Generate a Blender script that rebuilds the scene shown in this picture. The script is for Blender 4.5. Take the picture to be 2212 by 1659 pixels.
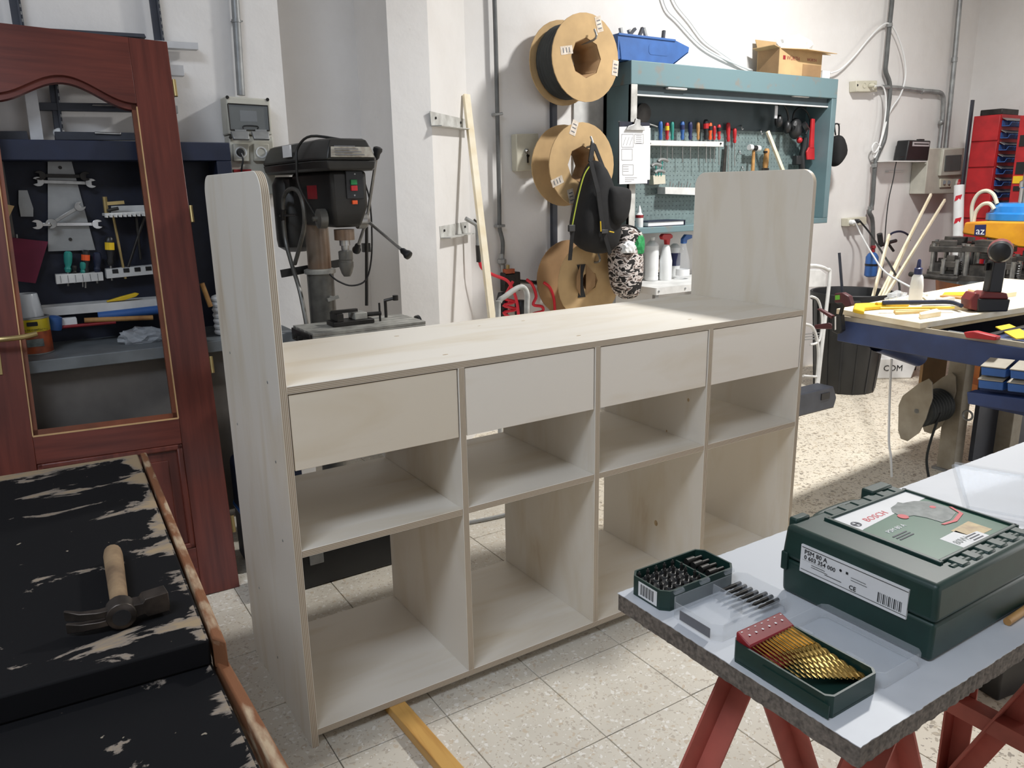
import bpy, bmesh, math, random
from mathutils import Vector, Matrix, Euler
random.seed(7)
for o in list(bpy.data.objects): bpy.data.objects.remove(o)
SC = bpy.context.scene
COL = SC.collection
PI = math.pi
# ------------------------------------------------------------------ camera
CAM = Vector((-0.466, -1.6971, 1.3639)); YAW, PITCH, ROLL, FPX = 0.5678, 0.2467, -0.0174, 1680.7
FWD = Vector((math.sin(YAW)*math.cos(PITCH), math.cos(YAW)*math.cos(PITCH), -math.sin(PITCH)))
_r = Vector((math.cos(YAW), -math.sin(YAW), 0)); _u = _r.cross(FWD)
RGT = math.cos(ROLL)*_r + math.sin(ROLL)*_u; UPV = -math.sin(ROLL)*_r + math.cos(ROLL)*_u
cd = bpy.data.cameras.new('camera'); cam = bpy.data.objects.new('camera', cd); COL.objects.link(cam)
cam.matrix_world = Matrix(((RGT.x, UPV.x, -FWD.x, CAM.x), (RGT.y, UPV.y, -FWD.y, CAM.y), (RGT.z, UPV.z, -FWD.z, CAM.z), (0, 0, 0, 1)))
cd.sensor_width = 36; cd.sensor_fit = 'HORIZONTAL'; cd.lens = FPX/2212*36; cd.clip_start = 0.02
SC.camera = cam
# ------------------------------------------------------------------ world, lights, exposure
w = bpy.data.worlds.new('world'); SC.world = w; w.use_nodes = True
w.node_tree.nodes['Background'].inputs[0].default_value = (0.75, 0.85, 1.0, 1); w.node_tree.nodes['Background'].inputs[1].default_value = 1.0
def area(name, loc, aim, sx, sy, power, col):
    d = bpy.data.lights.new(name, 'AREA'); d.shape = 'RECTANGLE'; d.size = sx; d.size_y = sy; d.energy = power; d.color = col
    o = bpy.data.objects.new(name, d); COL.objects.link(o); o.location = loc
    o.rotation_euler = (Vector(aim)-Vector(loc)).to_track_quat('-Z', 'Y').to_euler(); return o
LAMPS = [((3.4, 0.22, 3.4), 345.0), ((-1.55, -1.6, 3.7), 185.0)]
area('lamp_light', LAMPS[0][0], (3.4, 0.22, 0), 0.36, 0.2, LAMPS[0][1], (1.0, 0.985, 0.955)).data.spread = math.radians(168)
area('lamp_light', LAMPS[1][0], (-1.0, -0.6, 0), 1.5, 0.6, LAMPS[1][1], (0.78, 0.87, 1.0))
area('door_daylight', (6.5, -2.9, 1.5), (0.5, -1.2, 0.4), 2.6, 2.8, 195.0, (1.0, 0.97, 0.93))
area('front_fill', (1.9, -5.9, 1.5), (0.9, 0, 0.7), 2.8, 2.8, 60.0, (0.97, 0.96, 1.0))  # added fill from the unseen front, brightens drawer fronts and bays
vs = SC.view_settings; vs.view_transform = 'Standard'; vs.look = 'None'; vs.gamma = 1; vs.use_curve_mapping = False; vs.exposure = -1.42
# ------------------------------------------------------------------ photograph geometry: pixel -> point on a plane of the place
def ray(u, v): return FWD + RGT*((u-1106)/FPX) - UPV*((v-829.5)/FPX)
def PZ(u, v, z=0.0): d = ray(u, v); return CAM + d*((z-CAM.z)/d.z)
def PY(u, v, y): d = ray(u, v); return CAM + d*((y-CAM.y)/d.y)
def PX(u, v, x): d = ray(u, v); return CAM + d*((x-CAM.x)/d.x)
def PN(u, v, p0, n): d = ray(u, v); return CAM + d*((Vector(p0)-CAM).dot(Vector(n))/d.dot(Vector(n)))
# ------------------------------------------------------------------ materials
def lin(c): return tuple(((x/255)/12.92 if x/255 <= 0.04045 else ((x/255+0.055)/1.055)**2.4) for x in c)
def _new(name):
    m = bpy.data.materials.new(name); m.use_nodes = True; nt = m.node_tree
    return m, nt, nt.nodes['Principled BSDF'], nt.nodes, nt.links
def noise_bump(nt, b, scale, strength, dist=0.002, coord=None):
    N, L = nt.nodes, nt.links
    tn = N.new('ShaderNodeTexNoise'); tn.inputs['Scale'].default_value = scale; tn.inputs['Detail'].default_value = 4
    if coord: L.new(coord, tn.inputs['Vector'])
    bu = N.new('ShaderNodeBump'); bu.inputs['Strength'].default_value = strength; bu.inputs['Distance'].default_value = dist
    L.new(tn.outputs['Fac'], bu.inputs['Height']); L.new(bu.outputs['Normal'], b.inputs['Normal'])
def mat(name, c, rough=0.6, metal=0.0, var=0.12, scale=12.0, bump=0.0, c2=None, spread=(0.35, 0.7), stretch=None, alpha=None, trans=0.0, coat=0.0, detail=5.0):
    """plain procedural material: base colour c (sRGB 0-255) drifting through noise to c2"""
    m, nt, b, N, L = _new(name)
    if c2 is None: c2 = tuple(max(0, x*(1-var)) for x in c)
    tc = N.new('ShaderNodeTexCoord'); vec = tc.outputs['Object']
    if stretch:
        mp = N.new('ShaderNodeMapping'); mp.inputs['Scale'].default_value = stretch; L.new(vec, mp.inputs['Vector']); vec = mp.outputs['Vector']
    tn = N.new('ShaderNodeTexNoise'); tn.inputs['Scale'].default_value = scale; tn.inputs['Detail'].default_value = detail; L.new(vec, tn.inputs['Vector'])
    r = N.new('ShaderNodeValToRGB'); r.color_ramp.elements[0].position = spread[0]; r.color_ramp.elements[1].position = spread[1]
    r.color_ramp.elements[0].color = lin(c)+(1,); r.color_ramp.elements[1].color = lin(c2)+(1,)
    L.new(tn.outputs['Fac'], r.inputs['Fac']); L.new(r.outputs['Color'], b.inputs['Base Color'])
    b.inputs['Roughness'].default_value = rough; b.inputs['Metallic'].default_value = metal
    if trans: b.inputs['Transmission Weight'].default_value = trans; b.inputs['IOR'].default_value = 1.2
    if coat: b.inputs['Coat Weight'].default_value = coat; b.inputs['Coat Roughness'].default_value = 0.2
    if alpha is not None: b.inputs['Alpha'].default_value = alpha
    if bump: noise_bump(nt, b, scale*4, bump)
    return m
MA = {}
# ------------------------------------------------------------------ mesh collecting
class MB:
    def __init__(s): s.bm = bmesh.new()
    def _face(s, vs):
        try: return s.bm.faces.new(vs)
        except ValueError: return None
    def box(s, a, b, rot=None, piv=None):
        x0, y0, z0 = a; x1, y1, z1 = b
        P = [Vector(p) for p in ((x0,y0,z0),(x1,y0,z0),(x1,y1,z0),(x0,y1,z0),(x0,y0,z1),(x1,y0,z1),(x1,y1,z1),(x0,y1,z1))]
        if rot is not None:
            R = rot if isinstance(rot, Matrix) else Euler(rot).to_matrix(); c = Vector(piv) if piv is not None else (P[0]+P[6])/2
            P = [R @ (p-c) + c for p in P]
        v = [s.bm.verts.new(p) for p in P]
        for f in ((3,2,1,0),(4,5,6,7),(0,1,5,4),(1,2,6,5),(2,3,7,6),(3,0,4,7)): s._face([v[i] for i in f])
        return s
    def bar(s, p, q, w, h=None, up=(0,0,1)):
        """rectangular bar from p to q, w across, h along up"""
        h = h or w; p = Vector(p); q = Vector(q); d = (q-p).normalized(); u = Vector(up)
        sd = d.cross(u)
        if sd.length < 1e-4: sd = d.cross(Vector((0,1,0)))
        sd.normalize(); u = sd.cross(d)
        v = [s.bm.verts.new(c + sd*(a*w/2) + u*(b*h/2)) for c in (p, q) for a, b in ((-1,-1),(1,-1),(1,1),(-1,1))]
        for f in ((0,1,2,3),(7,6,5,4),(0,4,5,1),(1,5,6,2),(2,6,7,3),(3,7,4,0)): s._face([v[i] for i in f])
        return s
    def cyl(s, p, q, r, r2=None, n=16, cap=True):
        p = Vector(p); q = Vector(q); r2 = r if r2 is None else r2; d = (q-p).normalized()
        a = d.orthogonal().normalized(); b = d.cross(a)
        A = [s.bm.verts.new(p + (a*math.cos(t)+b*math.sin(t))*r) for t in [2*PI*i/n for i in range(n)]]
        B = [s.bm.verts.new(q + (a*math.cos(t)+b*math.sin(t))*r2) for t in [2*PI*i/n for i in range(n)]]
        for i in range(n): s._face((A[i], A[(i+1)%n], B[(i+1)%n], B[i]))
        if cap: s._face(A[::-1]); s._face(B)
        return s
    def lathe(s, prof, o=(0,0,0), axis=(0,0,1), n=20, cap=True):
        """prof: (radius, height along axis)"""
        o = Vector(o); d = Vector(axis).normalized(); a = d.orthogonal().normalized(); b = d.cross(a); rows = []
        for r, h in prof:
            rows.append([s.bm.verts.new(o + d*h + (a*math.cos(2*PI*i/n)+b*math.sin(2*PI*i/n))*max(r, 1e-5)) for i in range(n)])
        for A, B in zip(rows, rows[1:]):
            for i in range(n): s._face((A[i], A[(i+1)%n], B[(i+1)%n], B[i]))
        if cap: s._face(rows[0][::-1]); s._face(rows[-1])
        return s
    def tube(s, pts, r, n=8, smooth=True, taper=None):
        pts = [Vector(p) for p in pts]
        if smooth and len(pts) > 2:
            out = []
            for i in range(len(pts)-1):
                p0 = pts[max(i-1, 0)]; p1 = pts[i]; p2 = pts[i+1]; p3 = pts[min(i+2, len(pts)-1)]
                for k in range(5):
                    t = k/5; out.append(0.5*((2*p1)+(p2-p0)*t+(2*p0-5*p1+4*p2-p3)*t*t+(3*p1-p0-3*p2+p3)*t**3))
            out.append(pts[-1]); pts = out
        rows = []; a = None
        for i, p in enumerate(pts):
            d = (pts[min(i+1, len(pts)-1)]-pts[max(i-1, 0)])
            if d.length < 1e-7: d = Vector((0,0,1))
            d.normalize()
            if a is None: a = d.orthogonal().normalized()
            else:
                a = a - d*a.dot(d)
                a = a.normalized() if a.length > 1e-5 else d.orthogonal().normalized()
            b = d.cross(a); rr = r if taper is None else r*(1+(taper-1)*i/(len(pts)-1))
            rows.append([s.bm.verts.new(p + (a*math.cos(2*PI*k/n)+b*math.sin(2*PI*k/n))*rr) for k in range(n)])
        for A, B in zip(rows, rows[1:]):
            for i in range(n): s._face((A[i], A[(i+1)%n], B[(i+1)%n], B[i]))
        s._face(rows[0][::-1]); s._face(rows[-1]); return s
    def prism(s, poly, o, ux, uy, h):
        """2-D polygon in plane (o, ux, uy), extruded by vector h"""
        o = Vector(o); ux = Vector(ux); uy = Vector(uy); h = Vector(h)
        A = [s.bm.verts.new(o+ux*x+uy*y) for x, y in poly]; B = [s.bm.verts.new(v.co+h) for v in A]; n = len(A)
        s._face(A[::-1]); s._face(B)
        for i in range(n): s._face((A[i], A[(i+1)%n], B[(i+1)%n], B[i]))
        return s
    def ring(s, outer, inner, o, ux, uy, h):
        """plate with a hole: two polygons with the same count"""
        o = Vector(o); ux = Vector(ux); uy = Vector(uy); h = Vector(h); n = len(outer)
        A = [s.bm.verts.new(o+ux*x+uy*y) for x, y in outer]; B = [s.bm.verts.new(o+ux*x+uy*y) for x, y in inner]
        A2 = [s.bm.verts.new(v.co+h) for v in A]; B2 = [s.bm.verts.new(v.co+h) for v in B]
        for i in range(n):
            j = (i+1) % n
            s._face((A[i], B[i], B[j], A[j])); s._face((A2[i], A2[j], B2[j], B2[i])); s._face((A[i], A[j], A2[j], A2[i])); s._face((B[j], B[i], B2[i], B2[j]))
        return s
    def sph(s, c, r, sz=(1,1,1), n=12):
        M = Matrix.Translation(Vector(c)) @ Matrix.Diagonal((r*sz[0], r*sz[1], r*sz[2], 1))
        bmesh.ops.create_uvsphere(s.bm, u_segments=n, v_segments=max(6, n*2//3), radius=1, matrix=M); return s
    def quad(s, *P):
        s._face([s.bm.verts.new(Vector(p)) for p in P]); return s
    def jitter(s, a):
        for v in s.bm.verts: v.co += Vector((random.uniform(-a,a), random.uniform(-a,a), random.uniform(-a,a)))
        return s
WM = {}
def link(o, parent=None):
    COL.objects.link(o)
    if parent is not None: o.parent = parent
    return o
def wmat(o): return Matrix.Identity(4) if o is None else wmat(o.parent) @ o.matrix_basis
def thing(name, label, cat, loc=(0,0,0), rz=0.0, group=None, rot=None):
    o = bpy.data.objects.new(name, None); link(o); o.location = loc; o.rotation_euler = rot if rot is not None else (0, 0, rz)
    o.empty_display_size = 0.05; o['label'] = label; o['category'] = cat
    if group: o['group'] = group
    return o
def tag(o, label=None, cat=None, group=None, kind=None):
    if label: o['label'] = label
    if cat: o['category'] = cat
    if group: o['group'] = group
    if kind: o['kind'] = kind
    return o
def obj(name, mb, m, parent=None, smooth=None, bevel=0.0, seg=2, world=True, sub=0, label=None, angle=35):
    """link a mesh; world=True: its vertices are given in world space, else in the parent's space"""
    bm = mb.bm
    bmesh.ops.recalc_face_normals(bm, faces=bm.faces)
    W = wmat(parent)
    if bm.verts and (parent is None or world):
        if parent is None:
            lo = Vector([min(v.co[i] for v in bm.verts) for i in range(3)]); hi = Vector([max(v.co[i] for v in bm.verts) for i in range(3)])
            org = Vector(((lo.x+hi.x)/2, (lo.y+hi.y)/2, lo.z)); W = Matrix.Translation(org)
        bmesh.ops.transform(bm, matrix=W.inverted(), verts=bm.verts)
    me = bpy.data.meshes.new(name); bm.to_mesh(me); bm.free()
    o = bpy.data.objects.new(name, me); link(o, parent)
    if parent is None: o.location = W.translation
    me.materials.append(MA[m] if isinstance(m, str) else m)
    if smooth is None: smooth = True
    if smooth:
        me.polygons.foreach_set('use_smooth', [True]*len(me.polygons))
        try: me.set_sharp_from_angle(angle=math.radians(angle))
        except Exception: pass
    if bevel:
        md = o.modifiers.new('bevel', 'BEVEL'); md.width = bevel; md.segments = seg; md.limit_method = 'ANGLE'; md.angle_limit = math.radians(40); md.harden_normals = False
    if sub:
        md = o.modifiers.new('sub', 'SUBSURF'); md.levels = sub; md.render_levels = sub
    if label: o['label'] = label
    return o
def one(name, mb, m, label, cat, group=None, **k):
    return tag(obj(name, mb, m, None, **k), label, cat, group)
def board(name, a, b, m, parent=None, bevel=0.0008, label=None):
    """box whose own origin is its middle (ply and grain textures follow it); a, b in world space"""
    a = Vector(a); b = Vector(b); c = (a+b)/2; h = (b-a)/2
    mb = MB().box(-h, h); o = obj(name, mb, m, None, bevel=bevel, seg=1)
    o.location = (wmat(parent).inverted() @ c) if parent else c
    me = o.data
    # obj() re-based the mesh to its base; move it back to the middle
    for v in me.vertices: v.co.z -= h.z
    if parent: o.parent = parent
    if label: o['label'] = label
    return o
def rrect(w, h, r, n=5):
    P = []
    for cx, cy, a0 in ((w/2-r, h/2-r, 0), (-w/2+r, h/2-r, PI/2), (-w/2+r, -h/2+r, PI), (w/2-r, -h/2+r, 1.5*PI)):
        for i in range(n+1): a = a0+PI/2*i/n; P.append((cx+r*math.cos(a), cy+r*math.sin(a)))
    return P
def circ(r, n=24, ph=0.0): return [(r*math.cos(2*PI*i/n+ph), r*math.sin(2*PI*i/n+ph)) for i in range(n)]
def text(s, size, o, ux, uy, m, parent, depth=0.0006, name='lettering', align='LEFT'):
    """flat lettering standing on the plane (o, ux, uy), converted to a mesh"""
    cu = bpy.data.curves.new('t', 'FONT'); cu.body = s; cu.size = size; cu.align_x = align; cu.extrude = depth/2; cu.resolution_u = 2
    t = bpy.data.objects.new('t', cu); COL.objects.link(t)
    dg = bpy.context.evaluated_depsgraph_get(); me = bpy.data.meshes.new_from_object(t.evaluated_get(dg)); bpy.data.objects.remove(t); bpy.data.curves.remove(cu)
    ux = Vector(ux).normalized(); uy = Vector(uy).normalized(); uz = ux.cross(uy)
    M = Matrix(((ux.x, uy.x, uz.x, o[0]), (ux.y, uy.y, uz.y, o[1]), (ux.z, uy.z, uz.z, o[2]), (0, 0, 0, 1)))
    me.transform(wmat(parent).inverted() @ M)
    me.name = name; q = bpy.data.objects.new(name, me); link(q, parent); me.materials.clear(); me.materials.append(MA[m]); return q
def dup(root, loc, rz=None, label=None, group=None, rot=None):
    r = root.copy(); COL.objects.link(r); r.location = loc
    if rz is not None: r.rotation_euler = (0, 0, rz)
    if rot is not None: r.rotation_euler = rot
    if label: r['label'] = label
    if group: r['group'] = group
    for ch in [c for c in bpy.data.objects if c.parent == root]:
        c = ch.copy(); COL.objects.link(c); c.parent = r
        for g in [q for q in bpy.data.objects if q.parent == ch]:
            d = g.copy(); COL.objects.link(d); d.parent = c
    return r
# ------------------------------------------------------------------ shared materials
def ply(name, axis, face=(237, 231, 220), grain=0, t=0.018):
    m, nt, b, N, L = _new(name)
    tc = N.new('ShaderNodeTexCoord'); sp = N.new('ShaderNodeSeparateXYZ'); L.new(tc.outputs['Object'], sp.inputs[0])
    # plies: dark lines across the thickness, none at the two faces
    mu = N.new('ShaderNodeMath'); mu.operation = 'MULTIPLY'; mu.inputs[1].default_value = 2*PI*4.5/t; L.new(sp.outputs[axis], mu.inputs[0])
    co = N.new('ShaderNodeMath'); co.operation = 'COSINE'; L.new(mu.outputs[0], co.inputs[0])
    ab = N.new('ShaderNodeMath'); ab.operation = 'ABSOLUTE'; L.new(sp.outputs[axis], ab.inputs[0])
    gt = N.new('ShaderNodeMath'); gt.operation = 'LESS_THAN'; gt.inputs[1].default_value = t/2-0.0012; L.new(ab.outputs[0], gt.inputs[0])
    rp = N.new('ShaderNodeValToRGB'); e = rp.color_ramp.elements; e[0].position = 0.35; e[0].color = lin((156, 138, 116))+(1,); e[1].position = 0.75; e[1].color = lin((206, 196, 178))+(1,)
    ma = N.new('ShaderNodeMath'); ma.operation = 'MULTIPLY_ADD'; ma.inputs[1].default_value = 0.5; ma.inputs[2].default_value = 0.5; L.new(co.outputs[0], ma.inputs[0])
    L.new(ma.outputs[0], rp.inputs['Fac'])
    mp = N.new('ShaderNodeMapping'); sc = [4.0, 4.0, 4.0]; sc[grain] = 0.9; mp.inputs['Scale'].default_value = sc
    oi = N.new('ShaderNodeObjectInfo'); ad = N.new('ShaderNodeVectorMath'); ad.operation = 'MULTIPLY_ADD'; ad.inputs[1].default_value = (37, 21, 11)
    L.new(oi.outputs['Random'], ad.inputs[0]); L.new(tc.outputs['Object'], ad.inputs[2]); L.new(ad.outputs[0], mp.inputs['Vector'])
    tn = N.new('ShaderNodeTexNoise'); tn.inputs['Scale'].default_value = 2.0; tn.inputs['Detail'].default_value = 6; tn.inputs['Distortion'].default_value = 0.6; L.new(mp.outputs[0], tn.inputs['Vector'])
    r2 = N.new('ShaderNodeValToRGB'); q = r2.color_ramp.elements; q[0].position = 0.48; q[0].color = lin(face)+(1,)
    q[1].position = 0.86; q[1].color = lin((196, 172, 140))+(1,)
    k = r2.color_ramp.elements.new(0.66); k.color = lin(tuple(x*f for x, f in zip(face, (0.965, 0.95, 0.92))))+(1,)
    L.new(tn.outputs['Fac'], r2.inputs['Fac'])
    mx = N.new('ShaderNodeMix'); mx.data_type = 'RGBA'; L.new(gt.outputs[0], mx.inputs['Factor']); L.new(r2.outputs[0], mx.inputs[6]); L.new(rp.outputs[0], mx.inputs[7])
    L.new(mx.outputs[2], b.inputs['Base Color']); b.inputs['Roughness'].default_value = 0.5
    MA[name] = m; return r2
ply('ply_x', 0, grain=2); ply('ply_y', 1, grain=0); ply('ply_z', 2, grain=0)
ply('ply_fig', 1, grain=0, face=(226, 216, 198))
def terrazzo(name, base, chips, s1, s2, amt, big=0.0):
    m, nt, b, N, L = _new(name)
    ge = N.new('ShaderNodeNewGeometry'); mp = N.new('ShaderNodeMapping'); mp.inputs['Scale'].default_value = (1, 1, 1); L.new(ge.outputs['Position'], mp.inputs['Vector'])
    dn = N.new('ShaderNodeTexNoise'); dn.inputs['Scale'].default_value = 40; L.new(mp.outputs[0], dn.inputs['Vector'])
    ad = N.new('ShaderNodeMix'); ad.data_type = 'VECTOR'; ad.inputs['Factor'].default_value = 0.035; L.new(mp.outputs[0], ad.inputs[4]); L.new(dn.outputs['Color'], ad.inputs[5])
    col = None
    n0 = N.new('ShaderNodeTexNoise'); n0.inputs['Scale'].default_value = 5; n0.inputs['Detail'].default_value = 6; L.new(ge.outputs['Position'], n0.inputs['Vector'])
    r0 = N.new('ShaderNodeValToRGB'); r0.color_ramp.elements[0].position = 0.3; r0.color_ramp.elements[0].color = lin(base)+(1,); r0.color_ramp.elements[1].position = 0.75; r0.color_ramp.elements[1].color = lin(tuple(x*0.93 for x in base))+(1,)
    L.new(n0.outputs[0], r0.inputs['Fac']); col = r0.outputs[0]
    for k, (sc, thr, cols) in enumerate(((s1, amt, chips), (s2, amt*0.9, chips[::-1]))):
        vo = N.new('ShaderNodeTexVoronoi'); vo.inputs['Scale'].default_value = sc; L.new(ad.outputs[1], vo.inputs['Vector'])
        # chips: only some cells, shrunk round the cell point
        sh = N.new('ShaderNodeSeparateColor'); L.new(vo.outputs['Color'], sh.inputs[0])
        lt = N.new('ShaderNodeMath'); lt.operation = 'LESS_THAN'; lt.inputs[1].default_value = thr; L.new(sh.outputs[0], lt.inputs[0])
        dd = N.new('ShaderNodeMath'); dd.operation = 'LESS_THAN'; dd.inputs[1].default_value = 0.42+big; L.new(vo.outputs['Distance'], dd.inputs[0])
        an = N.new('ShaderNodeMath'); an.operation = 'MULTIPLY'; L.new(lt.outputs[0], an.inputs[0]); L.new(dd.outputs[0], an.inputs[1])
        rc = N.new('ShaderNodeValToRGB'); rc.color_ramp.interpolation = 'CONSTANT'; rc.color_ramp.elements[0].color = lin(cols[0])+(1,); rc.color_ramp.elements[1].position = 0.5; rc.color_ramp.elements[1].color = lin(cols[1])+(1,)
        e = rc.color_ramp.elements.new(0.75); e.color = lin(cols[2])+(1,)
        L.new(sh.outputs[1], rc.inputs['Fac'])
        mx = N.new('ShaderNodeMix'); mx.data_type = 'RGBA'; L.new(an.outputs[0], mx.inputs['Factor']); L.new(col, mx.inputs[6]); L.new(rc.outputs[0], mx.inputs[7]); col = mx.outputs[2]
    L.new(col, b.inputs['Base Color']); b.inputs['Roughness'].default_value = 0.42
    MA[name] = m
terrazzo('terrazzo_tile', (224, 217, 203), ((236, 232, 224), (206, 192, 172), (194, 184, 170)), 75, 150, 0.34)
terrazzo('terrazzo_coarse', (228, 219, 202), ((172, 160, 142), (190, 176, 154), (150, 140, 126)), 52, 110, 0.42, big=0.0)
MA['grout'] = mat('grout', (176, 167, 152), 0.9)
def plaster(name, c, c2):
    m, nt, b, N, L = _new(name)
    ge = N.new('ShaderNodeNewGeometry')
    a = N.new('ShaderNodeTexNoise'); a.inputs['Scale'].default_value = 1.3; a.inputs['Detail'].default_value = 8; a.inputs['Roughness'].default_value = 0.65; L.new(ge.outputs['Position'], a.inputs['Vector'])
    r = N.new('ShaderNodeValToRGB'); r.color_ramp.elements[0].position = 0.45; r.color_ramp.elements[0].color = lin(c)+(1,); r.color_ramp.elements[1].position = 0.85; r.color_ramp.elements[1].color = lin(c2)+(1,)
    L.new(a.outputs[0], r.inputs['Fac'])
    s = N.new('ShaderNodeTexNoise'); s.inputs['Scale'].default_value = 9; s.inputs['Detail'].default_value = 8; s.inputs['Roughness'].default_value = 0.75; L.new(ge.outputs['Position'], s.inputs['Vector'])
    r2 = N.new('ShaderNodeValToRGB'); r2.color_ramp.elements[0].position = 0.66; r2.color_ramp.elements[0].color = (0,0,0,1); r2.color_ramp.elements[1].position = 0.8; r2.color_ramp.elements[1].color = (1,1,1,1); L.new(s.outputs[0], r2.inputs['Fac'])
    mx = N.new('ShaderNodeMix'); mx.data_type = 'RGBA'; L.new(r2.outputs[0], mx.inputs['Factor']); L.new(r.outputs[0], mx.inputs[6]); mx.inputs[7].default_value = lin((168, 160, 150))+(1,)
    L.new(mx.outputs[2], b.inputs['Base Color']); b.inputs['Roughness'].default_value = 0.75
    bn = N.new('ShaderNodeTexNoise'); bn.inputs['Scale'].default_value = 14; bn.inputs['Detail'].default_value = 7; L.new(ge.outputs['Position'], bn.inputs['Vector'])
    bu = N.new('ShaderNodeBump'); bu.inputs['Strength'].default_value = 0.25; bu.inputs['Distance'].default_value = 0.01; L.new(bn.outputs[0], bu.inputs['Height']); L.new(bu.outputs[0], b.inputs['Normal'])
    MA[name] = m
plaster('plaster', (229, 227, 225), (214, 210, 206)); plaster('plaster_grey', (196, 195, 194), (180, 178, 176))
MA['ceiling_grey'] = mat('ceiling_grey', (190, 190, 190), 0.9)
MA['white_paint'] = mat('white_paint', (226, 226, 224), 0.5)
MA['mdf_white'] = mat('mdf_white', (208, 211, 216), 0.45, var=0.06, scale=6, c2=(182, 186, 192), spread=(0.5, 0.95))
MA['chipboard'] = mat('chipboard', (138, 128, 118), 0.9, scale=160, var=0.35, bump=0.5)
MA['red_steel'] = mat('red_steel', (196, 104, 90), 0.55, var=0.2, scale=9)
MA['black'] = mat('black', (28, 28, 30), 0.55, var=0.2)
MA['black_plastic'] = mat('black_plastic', (34, 35, 37), 0.4, var=0.15)
MA['dark_metal'] = mat('dark_metal', (62, 60, 58), 0.45, 0.6, var=0.3, scale=20)
MA['steel'] = mat('steel', (178, 178, 176), 0.35, 0.9, var=0.2, scale=25)
MA['zinc'] = mat('zinc', (164, 166, 166), 0.45, 0.55, var=0.18, scale=14)
MA['pipe_grey'] = mat('pipe_grey', (104, 106, 106), 0.5, 0.15, var=0.2)
MA['alu'] = mat('alu', (205, 207, 210), 0.4, 0.35, var=0.08)
MA['chrome'] = mat('chrome', (215, 215, 215), 0.15, 1.0, var=0.05)
MA['brass'] = mat('brass', (190, 168, 116), 0.35, 0.8, var=0.15)
MA['gold'] = mat('gold', (182, 150, 84), 0.3, 0.85, var=0.2, scale=60)
MA['anthracite'] = mat('anthracite', (66, 70, 80), 0.5, 0.2, var=0.15)
MA['cardboard'] = mat('cardboard', (200, 168, 122), 0.85, var=0.12, scale=7)
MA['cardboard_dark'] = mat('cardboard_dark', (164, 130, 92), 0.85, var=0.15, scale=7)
MA['paper'] = mat('paper', (240, 240, 240), 0.8, var=0.04)
MA['print_grey'] = mat('print_grey', (120, 120, 124), 0.8)
MA['print_black'] = mat('print_black', (24, 24, 26), 0.7)
MA['print_white'] = mat('print_white', (236, 236, 236), 0.6, var=0.03)
MA['pine'] = mat('pine', (226, 204, 150), 0.6, c2=(206, 176, 120), scale=10, stretch=(1, 1, 0.15))
MA['pale_wood'] = mat('pale_wood', (240, 230, 206), 0.6, c2=(226, 210, 176), scale=12)
MA['beam_wood'] = mat('beam_wood', (214, 166, 92), 0.5, c2=(176, 122, 58), scale=14, stretch=(3, 0.25, 3), spread=(0.45, 0.75), coat=0.2)
MA['wood_handle'] = mat('wood_handle', (196, 150, 90), 0.55, c2=(156, 108, 62), scale=22)
MA['grey_box'] = mat('grey_box', (198, 196, 184), 0.5, var=0.07)
MA['beige_box'] = mat('beige_box', (206, 202, 184), 0.5, var=0.07)
MA['red'] = mat('red', (190, 38, 44), 0.45, var=0.15)
MA['blue'] = mat('blue', (54, 100, 168), 0.45, var=0.12)
MA['navy'] = mat('navy', (26, 36, 62), 0.55, var=0.2)
MA['yellow'] = mat('yellow', (240, 200, 40), 0.5, var=0.1)
MA['orange'] = mat('orange', (236, 92, 40), 0.5, var=0.1)
MA['green'] = mat('green', (40, 150, 84), 0.5, var=0.12)
MA['teal_plastic'] = mat('teal_plastic', (40, 140, 130), 0.45)
MA['white_plastic'] = mat('white_plastic', (236, 238, 238), 0.4, var=0.04)
MA['clear'] = mat('clear', (225, 230, 236), 0.06, var=0.02, alpha=0.15)
MA['smoke'] = mat('smoke', (70, 80, 86), 0.1, var=0.05, alpha=0.62)
MA['film'] = mat('film', (215, 220, 226), 0.15, var=0.05, alpha=0.4)

# ------------------------------------------------------------------ the setting
ZC = 4.4
fl = tag(obj('floor', MB().box((-2.6, -6.0, -0.16), (6.65, 2.05, -0.012)), 'grout', None, smooth=False), kind='structure')
obj('terrazzo_slab', MB().box((1.2435, -5.9, -0.011), (6.65, 2.0, 0.0)), 'terrazzo_coarse', fl, smooth=False)
GX, GY, GS = 0.342, -0.0785, 0.3003
tmesh = None
for i in range(-8, 3):
    for j in range(-6, 7):
        x0 = GX+GS*i+0.0012; y0 = GY+GS*j+0.0012; s = GS-0.0024
        if y0+s > 2.0 and y0 > 1.98: continue
        if tmesh is None:
            t = obj('tile', MB().box((0, 0, 0), (s, s, 0.011)), 'terrazzo_tile', None, bevel=0.0009, seg=1); tmesh = t.data
            for v in tmesh.vertices: v.co -= Vector((-s/2, -s/2, 0))
        else:
            t = bpy.data.objects.new('tile', tmesh); COL.objects.link(t)
            md = t.modifiers.new('bevel', 'BEVEL'); md.width = 0.0009; md.segments = 1
        t.parent = fl; t.location = fl.matrix_basis.inverted() @ Vector((x0, y0, -0.0112+random.uniform(0, 0.0004)))
YA, YW = 1.64, 2.0
prof = [(-2.5, YA), (0.585, YA), (0.585, YW), (1.056, YW), (1.056, YA), (1.252, YA), (1.645, YW), (6.45, YW), (6.45, 2.25), (-2.5, 2.25)]
tag(obj('wall_back', MB().prism(prof, (0, 0, -0.02), (1, 0, 0), (0, 1, 0), (0, 0, ZC+0.02)), 'plaster', None, smooth=False), kind='structure')
XR = 6.45
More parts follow.
